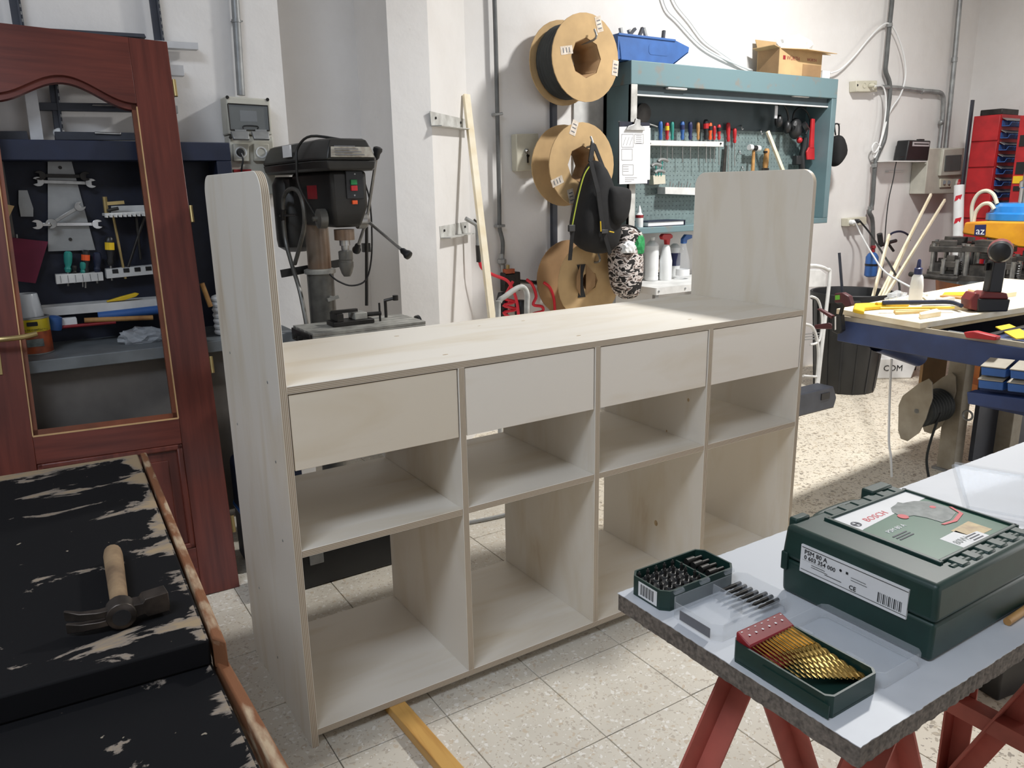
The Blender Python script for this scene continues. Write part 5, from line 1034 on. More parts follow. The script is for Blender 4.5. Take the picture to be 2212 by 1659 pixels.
G1 = 'screwdrivers on the long rail of the teal cabinet'
YS_ = 1.905
MA['navy_plastic'] = mat('navy_plastic', (36, 44, 92), 0.45)
for u, v0, m_, cap, rr, lab in ((1427, 262, 'blue', None, .013, 'blue handled screwdriver at the left end of the cabinet rail'), (1441, 265, 'red', 'yellow', .013, 'red and yellow screwdriver on the cabinet rail'), (1452, 263, 'teal_plastic', None, .012, 'teal screwdriver on the cabinet rail'),
    (1474, 262, 'blue', 'navy_plastic', .014, 'two-tone blue screwdriver on the cabinet rail'), (1491, 263, 'navy_plastic', None, .014, 'navy screwdriver on the cabinet rail'), (1508, 264, 'wood_handle', None, .011, 'wooden handled awl on the cabinet rail'), (1525, 258, 'black_plastic', 'red', .017, 'big black screwdriver with red band on the cabinet rail'),
    (1534, 265, 'orange', 'black_plastic', .013, 'orange and black screwdriver on the cabinet rail'), (1543, 272, 'red', None, .011, 'slim red screwdriver on the cabinet rail'), (1553, 269, 'red', 'black_plastic', .013, 'red and black screwdriver at the right end of the cabinet rail')):
    driver('screwdriver', u, v0, 302, 345+(u % 3)*6, YS_, m_, lab, r=rr, cap=cap, group=G1)
driver('file', 1573, 265, 306, 370, YT, 'red', 'red handled file hanging right of the cabinet rail', r=0.014, group='files in the teal cabinet', cat='file'); driver('file', 1587, 277, 309, 358, YT, 'red', 'smaller red handled file right of the larger one', r=0.013, group='files in the teal cabinet', cat='file')
one('saw_blade', pquad(MB(), [(1566, 314), (1571, 314), (1568, 372), (1561, 372)], YT, 0.004), 'dark_metal', 'dark saw blade hanging below the red files', 'saw blade')
def hammer2():
    t = pthing('mallet', 'small mallet with white faces and wooden handle hanging in the cabinet', 'mallet', 1626, 370, 1.90)
    a = PY(1618, 318, 1.89); b = PY(1640, 321, 1.89); obj('head', MB().cyl(a.lerp(b, 0.25), a.lerp(b, 0.75), 0.016, n=14), 'black_plastic', t)
    for p, q in ((a, a.lerp(b, 0.28)), (a.lerp(b, 0.72), b)): obj('face', MB().lathe([(0.018, 0), (0.019, 0.004), (0.019, (q-p).length)], p, q-p, n=14), 'white_plastic', t)
    obj('handle', MB().cyl(PY(1628, 325, 1.90), PY(1625, 385, 1.90), 0.010, 0.013, n=10), 'wood_handle', t)
hammer2()
wc = pthing('chisel', 'wooden handled chisel hanging beside the mallet', 'chisel', 1653, 368, 1.91)
obj('handle', MB().lathe([(0.016, 0), (0.019, 0.02), (0.017, 0.08), (0.019, 0.11), (0.012, 0.125)], PY(1653, 363, 1.91), (0.04, 0, 1), n=12), 'wood_handle', wc); obj('ferrule', MB().cyl(PY(1654, 330, 1.91), PY(1654, 326, 1.91), 0.016, n=12), 'black', wc); obj('blade', pbox(MB(), 1647, 363, 1660, 385, 1.905, 0.006), 'dark_metal', wc)
one('pine_strip', MB().bar(PY(1658, 284, 1.84), PY(1700, 392, 1.80), 0.022, 0.016, up=(0, 1, 0)), 'pale_wood', 'pale pine strip leaning inside the teal cabinet', 'wood strip')
for u, v, lab in ((1602, 275, 'uppermost small hook'), (1644, 285, 'small hook above the chisel'), (1598, 328, 'small double hook under the red files'), (1604, 362, 'small hook near the plywood end')):
    one('peg_hook', ptube(MB(), [(u, v-4, YK), (u, v-2, YK-0.03), (u+1, v+5, YK-0.035), (u+4, v+3, YK-0.04)], YK, 0.003), 'zinc', lab+' on the cabinet pegboard', 'hook', group='pegboard hooks')
# headset, goggles, black tools on the right
hs = pthing('ear_defenders', 'black ear defenders hanging in the cabinet corner', 'ear defenders', 1690, 300, 1.86)
obj('headband', ptube(MB(), [(1680, 275), (1676, 245), (1684, 225), (1697, 232), (1704, 262), (1698, 285)], 1.86, 0.007), 'black_plastic', hs)
for u, v in ((1682, 262), (1700, 275)): obj('ear_cup', MB().sph(PY(u, v, 1.86), 0.035, (0.7, 0.8, 1.2)), 'black_plastic', hs, sub=0)
obj('label_clip', pbox(MB(), 1675, 228, 1679, 256, 1.84, 0.006), 'alu', hs)
fm = pthing('face_mask', 'black breathing mask with straps on the cabinet pegboard', 'mask', 1722, 300, 1.86)
obj('face_piece', MB().sph(PY(1718, 278, 1.87), 0.055, (0.95, 0.7, 1.25), n=16), 'black_plastic', fm); obj('head_strap', ptube(MB(), [(1712, 262), (1716, 242), (1730, 232), (1745, 245), (1750, 268), (1740, 290)], 1.88, 0.006), 'black_plastic', fm)
obj('filter', MB().cyl(PY(1736, 275, 1.84), PY(1744, 270, 1.82), 0.03, n=16), 'black_plastic', fm); obj('valve', MB().cyl(PY(1718, 268, 1.825), PY(1719, 268, 1.832), 0.012, n=12), 'chrome', fm)
hg = pthing('heat_gun', 'dark hand tool with red cap on the cabinet pegboard', 'power tool', 1735, 360, 1.88)
obj('body', ptube(MB(), [(1738, 298), (1736, 320), (1732, 345), (1733, 366)], 1.88, 0.022, n=12), 'black_plastic', hg); obj('red_cap', MB().sph(PY(1727, 303, 1.87), 0.02), 'red', hg); obj('trigger_box', pbox(MB(), 1722, 336, 1738, 356, 1.87, 0.04), 'black_plastic', hg, bevel=0.005)
rs = pthing('scraper', 'red plastic scraper hanging at the right side of the cabinet', 'scraper', 1752, 346, 1.84)
obj('handle', pquad(MB(), [(1755, 256), (1761, 257), (1759, 320), (1750, 320)], 1.84, 0.016), 'red', rs, bevel=0.003); obj('blade', pquad(MB(), [(1748, 318), (1760, 318), (1760, 345), (1744, 345), (1743, 328)], 1.842, 0.012), 'red', rs, bevel=0.003)
one('hand_saw', pquad(MB(), [(1762, 300), (1772, 305), (1770, 372), (1760, 370)], 1.93, 0.02), 'holder_red', 'dark red saw handle in the shaded right corner of the cabinet', 'saw', bevel=0.004)
one('round_brush', MB().lathe([(0.05, 0), (0.055, 0.01), (0.055, 0.025), (0.02, 0.03)], PY(1385, 245, YK), (0, -1, 0), n=20), 'dark_metal', 'round brown wheel hanging in the upper left of the cabinet', 'grinding wheel')
# T-handles and trays on the left
th = pthing('key_holder', 'small cream block holding grey T-handled hex keys', 'tool holder', 1425, 399, 1.90)
obj('block', pquad(MB(), [(1411, 379), (1437, 378), (1438, 397), (1412, 399)], 1.90, 0.05), 'beige_box', th, bevel=0.002)
for u, v, u2, lab in ((1417, 356, 1417, 0), (1431, 346, 1428, 0), (1424, 370, 1422, 0)):
    h = obj('hex_key', ptube(MB(), [(u, v), (u2, 380)], 1.90, 0.004, smooth=False), 'teal_plastic', th); obj('tee_grip', ptube(MB(), [(u-10, v+3), (u-5, v-1), (u+4, v-1), (u+11, v+2)], 1.90, 0.010), 'zinc', h)
t2 = trail('short white tray of drill bits behind the plywood end', [(1437, 404), (1520, 406), (1520, 422), (1437, 419)], 1.88, 0.07)
for k in range(8): obj('drill_bit', ptube(MB(), [(1447+k*6, 406), (1448+k*6.3, 392+(k % 3)*4)], 1.91, 0.0035, smooth=False), 'steel', t2)
nbk = pthing('notebook', 'dark blue notebook lying on the cabinet shelf', 'notebook', 1440, 476, 1.83)
za = ZBm+0.0005; x0 = PY(1397, 470, 1.80).x; x1 = PY(1500, 470, 1.80).x
obj('pages', MB().box((x0+0.004, 1.79, za+0.004), (x1-0.1, 1.94, za+0.026)), 'paper', nbk); obj('cover', MB().box((x0, 1.785, za), (x1-0.09, 1.945, za+0.004)).box((x0, 1.785, za+0.026), (x1-0.09, 1.945, za+0.031)).box((x1-0.098, 1.785, za), (x1-0.09, 1.945, za+0.031)), 'navy', nbk, bevel=0.001)
gb = pthing('glue_bottle', 'small white glue bottle on the cabinet shelf by the post', 'bottle', 1381, 472, 1.80); pb = Vector((PY(1381, 470, 1.80).x, 1.80, ZBm))
obj('body', MB().lathe([(0.022, 0.0005), (0.023, 0.005), (0.023, 0.07), (0.012, 0.085)], pb, n=16), 'white_plastic', gb); obj('nozzle', MB().lathe([(0.012, 0.085), (0.010, 0.10), (0.003, 0.125)], pb, n=12), 'white_plastic', gb); obj('label_band', MB().lathe([(0.0236, 0.055), (0.0236, 0.072)], pb, n=16, cap=False), 'holder_red', gb)
# clipboard on the left post
cbd = pthing('clipboard', 'clipboard with white drawings clipped on the left post of the cabinet', 'clipboard', 1370, 398, 1.70)
obj('board', pquad(MB(), [(1338, 262), (1404, 265), (1402, 398), (1336, 396)], 1.712, 0.005), 'navy_dark', cbd)
pa = obj('paper_sheet', pquad(MB(), [(1338, 274), (1403, 272), (1398, 396), (1338, 398)], 1.706, 0.002), 'paper', cbd)
obj('paper_sheet', pquad(MB(), [(1342, 280), (1405, 276), (1404, 388), (1342, 394)], 1.709, 0.002), 'paper', cbd)
obj('clip', pquad(MB(), [(1352, 281), (1358, 272), (1370, 268), (1374, 256), (1384, 258), (1384, 270), (1393, 276), (1393, 282)], 1.694, 0.011), 'steel', cbd, bevel=0.002)
ml = MB()
for (u0, v0, u1, v1) in ((1343, 290, 1368, 318), (1343, 322, 1366, 346), (1345, 356, 1368, 378), (1371, 290, 1390, 310)):
    for a, b in (((u0, v0), (u1, v0)), ((u1, v0), (u1, v1)), ((u1, v1), (u0, v1)), ((u0, v1), (u0, v0))): ml.bar(PY(*a, 1.7055), PY(*b, 1.7055), 0.002, 0.0006, up=(0, 1, 0))
for k in range(5): ml.bar(PY(1374, 293+k*4, 1.7055), PY(1386, 293+k*4, 1.7055), 0.002, 0.0006, up=(0, 1, 0))
for k in range(3): ml.bar(PY(1346+k*7, 314, 1.7055), PY(1352+k*7, 296, 1.7055), 0.002, 0.0006, up=(0, 1, 0)); ml.bar(PY(1346, 360+k*5, 1.7055), PY(1358, 360+k*5, 1.7055), 0.002, 0.0006, up=(0, 1, 0)); ml.bar(PY(1350, 384+k*4, 1.7055), PY(1376-k*6, 384+k*4, 1.7055), 0.002, 0.0006, up=(0, 1, 0))
obj('pencil_drawing', ml, 'print_grey', pa)
obj('hook_bar', ptube(MB(), [(1336, 263), (1360, 266), (1400, 268), (1420, 274)], 1.72, 0.004), 'zinc', cbd)
# things on top of the cabinet
bb = thing('storage_bin', 'blue plastic storage bin of profile offcuts on the teal cabinet', 'storage bin', (PY(1410, 135, 1.8).x, 1.85, ZT))
xa = PY(1338, 120, 1.80).x-0.02; xb = PY(1383, 120, 1.78).x; xc = PY(1455, 110, 1.78).x; xd = PY(1482, 110, 1.80).x
zb0 = ZT+0.0006; zb1 = PY(1385, 78, 1.78).z
wall = [(xb-0.14, zb0), (xc, zb0), (xd-0.005, zb0+0.07), (xd, zb0+0.10), (xc, zb1), (xb-0.16, zb1)]
obj('bin_side', MB().prism(wall, (0, 1.775, 0), (1, 0, 0), (0, 0, 1), (0, 0.006, 0)), 'blue', bb, bevel=0.002); obj('bin_side', MB().prism(wall, (0, 1.955, 0), (1, 0, 0), (0, 0, 1), (0, 0.006, 0)), 'blue', bb, bevel=0.002)
obj('bin_floor', MB().box((xb-0.14, 1.78, zb0), (xc, 1.957, zb0+0.006)), 'blue', bb); obj('bin_back', MB().box((xb-0.165, 1.775, zb0), (xb-0.155, 1.961, zb1)), 'blue', bb); obj('bin_front', MB().prism([(xc, zb0), (xd-0.005, zb0+0.07), (xd-0.012, zb0+0.072), (xc-0.006, zb0+0.004)], (0, 1.775, 0), (1, 0, 0), (0, 0, 1), (0, 0.186, 0)), 'blue', bb)
obj('rim', MB().box((xb-0.165, 1.768, zb1-0.010), (xc+0.004, 1.776, zb1+0.002)), 'blue', bb, bevel=0.002)
a = PY(1402, 93, 1.773); b = PY(1445, 122, 1.773); obj('label_recess', MB().prism(rrect(abs(b.x-a.x), abs(a.z-b.z), 0.02), ((a.x+b.x)/2, 1.7735, (a.z+b.z)/2), (1, 0, 0), (0, 0, 1), (0, 0.002, 0)), 'blue', bb, bevel=0.001)
for k, (u0, v0, u1, v1) in enumerate(((1345, 82, 1340, 66), (1350, 80, 1372, 68), (1365, 80, 1358, 70), (1378, 80, 1388, 66), (1398, 84, 1390, 66), (1432, 80, 1434, 72), (1356, 82, 1366, 74))):
    one('profile_offcut', pbar(MB(), u0, v0+6, u1, v1-6, 1.82+0.015*k, 0.014, 0.018), 'anthracite' if k % 2 else 'zinc', ['hooked profile offcut at the left of the blue bin', 'slanting profile offcut in the blue bin', 'short profile offcut in the blue bin left of the middle', 'dark profile offcut leaning right in the blue bin', 'profile offcut near the middle of the blue bin', 'thin dark offcut at the right of the blue bin', 'dark offcut low in the blue bin'][k], 'offcut', group='profile offcuts in the blue bin')
bxm = thing('carton', 'open cardboard carton on the right end of the teal cabinet', 'carton', (PY(1730, 158, 1.82).x, 1.86, ZT))
k0 = PY(1680, 158, 1.78).x; k1 = PY(1772, 158, 1.78).x; kz = PY(1725, 108, 1.78).z; zk = ZT+0.0006
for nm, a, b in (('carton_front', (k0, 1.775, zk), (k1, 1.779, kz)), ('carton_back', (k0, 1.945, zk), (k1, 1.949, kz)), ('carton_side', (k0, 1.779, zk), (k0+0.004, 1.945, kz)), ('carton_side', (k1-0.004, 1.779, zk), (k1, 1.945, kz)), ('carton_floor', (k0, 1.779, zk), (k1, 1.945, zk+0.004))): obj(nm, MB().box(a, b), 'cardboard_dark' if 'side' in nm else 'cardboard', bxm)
for P_ in ([(k0, 1.777, kz), (k0, 1.947, kz), (k0-0.05, 1.947, kz+0.012), (k0-0.05, 1.777, kz+0.012)], [(k1, 1.777, kz), (k1, 1.947, kz), (k1+0.09, 1.947, kz+0.02), (k1+0.09, 1.777, kz-0.01)], [(k0, 1.947, kz), (k1, 1.947, kz), (k1, 1.975, kz+0.075), (k0, 1.975, kz+0.075)], [(k0, 1.777, kz), (k1, 1.777, kz), (k1+0.05, 1.70, kz-0.012), (k0+0.16, 1.70, kz-0.006)]):
    q = obj('carton_flap', MB().quad(*P_), 'cardboard', bxm, smooth=False); q.modifiers.new('solid', 'SOLIDIFY').thickness = 0.004
text('WÜRTH', 0.034, (k0+0.07, 1.7745, zk+0.09), (1, 0, 0), (0, 0, 1), 'holder_red', bxm); obj('logo_mark', MB().box((k0+0.035, 1.774, zk+0.09), (k0+0.058, 1.775, zk+0.114)), 'holder_red', bxm)
text('WÜRTH', 0.026, (k1-0.15, 1.7745, zk+0.095), (1, 0, 0), (0, 0, 1), 'holder_red', bxm)
obj('packing_tape', MB().box((k1-0.19, 1.7738, zk+0.005), (k1-0.005, 1.775, zk+0.075)), 'cardboard_dark', bxm)
crumple(((k0+k1)/2+0.03, 1.86, kz-0.02), 0.16, 0.07, 0.08, 0.14, 'white_plastic', 'white_bag', 'crumpled white plastic bag in the cardboard carton', 'plastic bag', seed=9)
one('white_box', MB().box((PY(1777, 160, 1.80).x, 1.80, zk), (PY(1793, 160, 1.80).x, 1.86, zk+0.055)), 'white_plastic', 'small white box at the right end of the teal cabinet top', 'box', bevel=0.002)
hb_ = pthing('black_bag', 'small black bag hanging on the right side of the teal cabinet', 'bag', 1808, 366, 1.83)
obj('bag_body', cushion([(1806, 288), (1815, 292), (1825, 328), (1816, 345), (1800, 366), (1796, 355), (1798, 310)], 1.80, 1.90, 0.8), 'fabric_black', hb_, sub=1, angle=180); obj('bag_handle', ptube(MB(), [(1805, 292), (1803, 270), (1812, 270), (1812, 294)], 1.84, 0.005), 'fabric_black', hb_); obj('hook', ptube(MB(), [(1800, 266), (1814, 268)], 1.85, 0.004), 'zinc', hb_)
# ------------------------------------------------------------------ white shelf with bottles under the cabinet
SZ = 0.80
ws = thing('shelf_unit', 'white metal shelf unit with bottles under the teal cabinet', 'shelf', (2.95, 1.78, 0))
sx0, sx1 = 2.60, 3.32
obj('shelf_board', MB().box((sx0, 1.575, SZ-0.004), (sx1, 1.985, SZ)), 'white_paint', ws); obj('shelf_lip', MB().box((sx0, 1.571, SZ-0.04), (sx1, 1.576, SZ)).box((sx0-0.004, 1.576, SZ-0.04), (sx0, 1.985, SZ)), 'white_paint', ws)
for x in (sx0+0.012, sx1-0.02):
    for y in (1.59, 1.965): obj('leg', MB().box((x-0.012, y-0.012, 0), (x+0.014, y+0.012, SZ-0.004)), 'zinc', ws)
for u in (1423, 1480): obj('bolt', MB().cyl((PY(u, 620, 1.571).x, 1.567, SZ-0.02), (PY(u, 620, 1.571).x, 1.571, SZ-0.02), 0.006, n=8), 'zinc', ws)
obj('lower_shelf', MB().box((sx0, 1.58, 0.35), (sx1, 1.98, 0.355)), 'white_paint', ws)
def at_shelf(u, v): return PZ(u, v, SZ)
def bottle(name, label, u, v, h, r, m_, prof, cap=None, capm='white_plastic', extra=None):
    p = at_shelf(u, v); p.y = min(p.y, 1.93); p.z = SZ+0.0005; t = thing(name, label, 'bottle', p)
    obj('body', MB().lathe([(a*r, b*h) for a, b in prof], p, n=20), m_, t)
    if cap: obj('cap', MB().lathe([(a*r, b*h) for a, b in cap], p, n=14), capm, t)
    return t, p
ribs = [(0.9, 0), (1, 0.02)]+[(1-0.05*(k % 2), 0.08+0.03*k) for k in range(7)]+[(1, 0.32), (1, 0.66)]+[(1-0.05*(k % 2), 0.68+0.03*k) for k in range(5)]+[(0.9, 0.84), (0.55, 0.90), (0.36, 0.92)]
bottle('bleach_bottle', 'tall ribbed white bottle with white cap on the shelf', 1407, 606, 0.262, 0.041, 'white_plastic', ribs, [(0.36, 0.92), (0.38, 0.93), (0.38, 1.0)])
t, p = bottle('spray_bottle', 'white spray bottle with red trigger head on the shelf', 1437, 605, 0.215, 0.038, 'white_plastic', [(0.95, 0), (1, 0.03), (1, 0.55), (0.8, 0.72), (0.6, 0.92), (0.4, 1.0)])
obj('trigger_head', MB().prism([(-0.035, 0.0), (-0.005, -0.004), (0.0, -0.035), (0.022, -0.035), (0.026, 0.0), (0.045, 0.006), (0.045, 0.022), (0.03, 0.032), (-0.03, 0.034), (-0.045, 0.02)], p+Vector((-0.006, -0.014, 0.247)), (1, 0, 0), (0, 0, 1), (0, 0.028, 0)), 'red', t, bevel=0.004)
t, p = bottle('cleaner_bottle', 'white bottle with blue and red label behind the spray bottle', 1452, 597, 0.225, 0.036, 'white_plastic', ribs); obj('label_band', MB().lathe([(0.0368, 0.07), (0.0368, 0.15)], p, n=20, cap=False), 'navy_plastic', t)
t, p = bottle('clear_bottle', 'clear trigger bottle with blue head beside the plywood end', 1474, 602, 0.215, 0.042, 'clear', [(0.95, 0), (1, 0.03), (0.98, 0.5), (0.8, 0.66), (0.45, 0.9), (0.33, 1.0)]); obj('trigger_head', MB().prism([(-0.016, 0), (0.016, 0), (0.02, 0.02), (0.06, 0.03), (0.06, 0.05), (0.01, 0.055), (-0.016, 0.03)], p+Vector((0, -0.012, 0.215)), (1, 0, 0), (0, 0, 1), (0, 0.024, 0)), 'blue', t, bevel=0.003); obj('label_band', MB().lathe([(0.0424, 0.02), (0.0424, 0.06)], p, n=20, cap=False), 'paper', t)
t, p = bottle('dark_can', 'dark slim can at the left of the shelf', 1384, 598, 0.165, 0.03, 'black_plastic', [(0.95, 0), (1, 0.02), (1, 0.85), (0.6, 0.93), (0.4, 1.0)]); obj('label_band', MB().lathe([(0.0306, 0.04), (0.0306, 0.12)], p, n=20, cap=False), 'tape', t)
# loose cables looping over the cabinet
def wcable(label, P, r=0.006, y=1.985, m_='white_plastic', g='loose wall cables'): return one('wall_cable', ptube(MB(), P, y, r), m_, label, 'cable', group=g)
wcable('left one of two grey cables sagging above the teal cabinet', [(1425, -30), (1440, 18), (1465, 45), (1514, 97), (1560, 125), (1620, 151)], y=1.98)
wcable('right one of two grey cables sagging above the teal cabinet', [(1445, -30), (1462, 10), (1490, 45), (1520, 85), (1550, 108), (1600, 142), (1625, 152)], y=1.98)
# ------------------------------------------------------------------ right part of the back wall: pipes, sockets, boxes
def pquadx(mb, P, x, d):
    pts = [PX(u, v, x) for u, v in P]; return mb.prism([(p.y, p.z) for p in pts], (x, 0, 0), (0, 1, 0), (0, 0, 1), (d, 0, 0))
def xt(P, x, r, n=8, **k): return MB().tube([PX(u, v, x) for u, v in P], r, n=n, **k)
wp = pthing('wall_pipe', 'bent grey-green pipe running down the wall right of the teal cabinet', 'pipe', 1886, 515, 1.97)
obj('pipe', ptube(MB(), [(1930, -60), (1927, 0), (1922, 50), (1915, 125), (1913, 153), (1921, 177), (1922, 205), (1916, 250), (1911, 300), (1897, 332), (1890, 360), (1884, 440), (1878, 458), (1885, 480), (1886, 560)], 1.96, 0.016, n=10), 'pipe_grey', wp)
for u, v in ((1922, 54), (1890, 357), (1882, 450)): obj('pipe_clamp', MB().cyl(PY(u-1, v-4, 1.96), PY(u-1, v+4, 1.96), 0.022, n=10), 'zinc', wp)
c1 = pthing('conduit_run', 'steel conduit running from the upper socket box and bending down to the wall panel', 'pipe', 2030, 318, 1.97)
obj('pipe', ptube(MB(), [(1893, 188), (1940, 190), (1990, 196), (2026, 199), (2036, 206), (2038, 222), (2036, 260), (2029, 322)], 1.965, 0.017, n=10), 'zinc', c1)
for u, v in ((1992, 197), (2033, 264)): obj('pipe_clamp', MB().sph(PY(u, v, 1.965), 0.022, n=10), 'zinc', c1)
c2_ = pthing('conduit_riser', 'straight steel conduit rising from the wall panel beside the room corner', 'pipe', 2045, 318, 1.97)
obj('pipe', ptube(MB(), [(2079, -60), (2062, 128), (2043, 322)], 1.965, 0.018, n=10, smooth=False), 'zinc', c2_); obj('pipe_clamp', MB().cyl(PY(2062, 124, 1.965), PY(2061, 134, 1.965), 0.023, n=10), 'zinc', c2_)
sb = pthing('socket_box', 'cream three-gang socket box on the wall right of the cabinet', 'socket', 1870, 203, 1.93)
obj('box', pquad(MB(), [(1850, 174), (1895, 174), (1895, 198), (1850, 198)], 1.94, 0.059), 'beige_box', sb, bevel=0.004)
for u in (1868, 1879, 1889):
    obj('socket', MB().ring(circ(0.020, 16), circ(0.015, 16), PY(u, 184, 1.936), (1, 0, 0), (0, 0, 1), (0, 0.005, 0)).prism(circ(0.015, 16), PY(u, 184, 1.939), (1, 0, 0), (0, 0, 1), (0, 0.002, 0)), 'beige_box', sb)
obj('plug', MB().lathe([(0.008, 0), (0.014, 0.01), (0.016, 0.035)], PY(1889, 184, 1.90), (0, 1, 0), n=12), 'beige_box', sb); obj('knockout', MB().cyl(PY(1852, 184, 1.938), PY(1852, 184, 1.942), 0.008, n=10), 'black', sb)
GC = 'loose wall cables'
wcable('white cable looping from the cabinet top up over the wall pipe and down again', [(1793, 158), (1815, 150), (1845, 122), (1878, 82), (1905, 55), (1922, 52), (1938, 75), (1953, 122), (1956, 165), (1945, 205), (1926, 234), (1915, 262), (1905, 300), (1890, 340), (1884, 330)], y=1.955)
wcable('white cable from the socket box winding round the wall pipe', [(1890, 186, 1.9), (1905, 186), (1912, 200), (1914, 230), (1908, 280), (1898, 318), (1888, 330), (1884, 318), (1892, 308), (1902, 318)], y=1.94)
wcable('thin dark cable hanging from the black radio', [(1953, 338), (1940, 342), (1934, 360), (1930, 385), (1920, 430), (1914, 480), (1910, 540), (1905, 600)], r=0.004, y=1.88, m_='black_plastic')
lb2 = pthing('lower_socket', 'cream double socket with plugs low on the wall above the bin', 'socket', 1852, 490, 1.94)
obj('box', pquad(MB(), [(1832, 472), (1872, 468), (1872, 485), (1832, 489)], 1.94, 0.058), 'beige_box', lb2, bevel=0.003)
obj('white_plug', MB().lathe([(0.008, 0), (0.018, 0.012), (0.018, 0.04)], PY(1847, 480, 1.90), (0, 1, 0), n=12), 'white_plastic', lb2); obj('black_plug', MB().lathe([(0.008, 0), (0.016, 0.012), (0.016, 0.04)], PY(1858, 478, 1.90), (0, 1, 0), n=12), 'black_plastic', lb2)
one('white_lead', MB().tube([PY(1847, 480, 1.90), PY(1862, 510, 1.86), PY(1885, 550, 1.5), PY(1915, 590, 1.1), Vector((3.0, 0.24, 0.862))], 0.0055), 'white_plastic', 'white power lead from the lower socket to the bench', 'cable', group=GC)
one('black_lead', MB().tube([PY(1858, 478, 1.90), PY(1880, 505, 1.85), PY(1905, 545, 1.6), PY(1930, 585, 1.35), PY(1943, 620, 1.25), PY(1942, 700, 1.2)], 0.007), 'black_plastic', 'black power lead hanging from the lower socket behind the bench', 'cable', group=GC)
sh_ = pthing('radio_shelf', 'thin white shelf under the black radio', 'shelf', 1960, 345, 1.92); obj('shelf_board', MB().box((PY(1918, 345, 1.86).x, 1.86, PY(1950, 347, 1.86).z-0.008), (PY(2003, 345, 1.86).x, 1.999, PY(1950, 347, 1.86).z)), 'white_paint', sh_); obj('shelf_bracket', MB().box((PY(1920, 370, 1.97).x, 1.97, PY(1920, 372, 1.97).z), (PY(1960, 370, 1.97).x, 1.999, PY(1920, 369, 1.97).z)), 'white_paint', sh_)
rz_ = PY(1950, 347, 1.86).z
ra = thing('radio', 'black radio with silver scale strip standing on the thin wall shelf', 'radio', (PY(1980, 340, 1.88).x, 1.92, rz_))
xa, xb = PY(1954, 340, 1.88).x, PY(2003, 340, 1.88).x; zt_ = PY(1980, 303, 1.88).z
obj('case', MB().prism([(xa, rz_+0.0005), (xb, rz_+0.0005), (xb+0.01, zt_), (xa+0.025, zt_)], (0, 1.87, 0), (1, 0, 0), (0, 0, 1), (0, 0.10, 0)), 'black_plastic', ra, bevel=0.008, seg=3)
obj('scale_strip', MB().box((xa+0.07, 1.8675, zt_-0.045), (xb-0.01, 1.8695, zt_-0.012)), 'alu', ra); obj('scale_print', MB().box((xa+0.09, 1.8665, zt_-0.032), (xb-0.02, 1.8675, zt_-0.024)), 'print_black', ra); obj('carry_grip', MB().box((xb-0.09, 1.90, zt_), (xb-0.03, 1.93, zt_+0.012)), 'black_plastic', ra)
wpn = pthing('wall_panel', 'large cream electrical panel with red industrial socket near the corner', 'electrical box', 2035, 418, 1.86)
obj('enclosure', pquad(MB(), [(2007, 320), (2082, 319), (2076, 418), (1997, 419)], 1.87, 0.129), 'grey_box', wpn, bevel=0.006)
obj('cover', pquad(MB(), [(2040, 322), (2084, 319), (2078, 378), (2032, 380)], 1.845, 0.026), 'grey_box', wpn, bevel=0.006); obj('window', pquad(MB(), [(2044, 336), (2078, 334), (2075, 368), (2041, 370)], 1.838, 0.008), 'smoke', wpn, bevel=0.002)
sp2 = obj('socket_plate', pquad(MB(), [(2033, 386), (2056, 386), (2055, 404), (2032, 405)], 1.858, 0.014), 'beige_box', wpn, bevel=0.002)
for u in (2039, 2049): obj('socket_hole', MB().cyl(PY(u, 394, 1.853), PY(u, 394, 1.858), 0.016, n=14), 'print_grey', sp2)
rsck = obj('red_socket', MB().lathe([(0.034, 0), (0.034, 0.04), (0.028, 0.06)], PY(2065, 396, 1.862), (0.35, -0.9, -0.1), n=18), 'grey_box', wpn); obj('red_cap', MB().lathe([(0.040, 0), (0.040, 0.02), (0.03, 0.03)], PY(2069, 398, 1.80), (0.35, -0.9, -0.1), n=18), 'red', rsck)
rt = pthing('wrapped_roll', 'tall white wrapped roll with red stickers standing in the corner', 'roll', 2068, 520, 1.80)
a = PY(2072, 400, 1.62); b = PY(2069, 528, 1.56); e = b+(b-a)*(b.z/(a.z-b.z)); e.z = 0.002
obj('roll', MB().cyl(e, a, 0.036, n=20), 'white_plastic', rt)
for v in (430, 478): p = a.lerp(b, (v-404)/126); d = (a-b).normalized(); vv = (CAM-p); vv.z = 0; vv.normalize(); sd2 = Vector((-vv.y, vv.x, 0)); obj('sticker', MB().prism([(-0.028, -0.026), (0.012, -0.014), (0.020, 0.024), (-0.022, 0.012)], p+vv*0.0335, sd2, (0, 0, 1), vv*0.0035), 'print_red', rt)
# ------------------------------------------------------------------ red parts racks in the corner
XK = 5.95
rk = thing('parts_rack', 'tall red parts rack with rows of blue bins in the corner', 'rack', (6.1, 1.6, 0))
yb0 = PX(2097, 300, XK).y; yb1 = PX(2156, 300, XK).y; ztop = PX(2120, 250, XK).z
obj('carcass', MB().box((XK+0.012, yb1, 0.3), (XK+0.34, yb0, ztop)), 'red', rk)
ph = (ztop-0.3)/8
for k in range(8): obj('side_panel', MB().box((XK, yb1+0.004, 0.3+ph*k+0.006), (XK+0.012, yb0-0.004, 0.3+ph*(k+1)-0.006)), 'red', rk, bevel=0.004)
for y in (yb1+0.02, yb0-0.02): obj('foot', MB().box((XK+0.02, y-0.015, 0), (XK+0.32, y+0.015, 0.3)), 'red', rk)
one('wall_strip', MB().box((XK-0.03, yb0+0.005, 0.3), (XK+0.0, yb0+0.02, ztop+0.12)), 'anthracite', 'thin dark metal strip standing at the left edge of the red rack', 'metal strip')
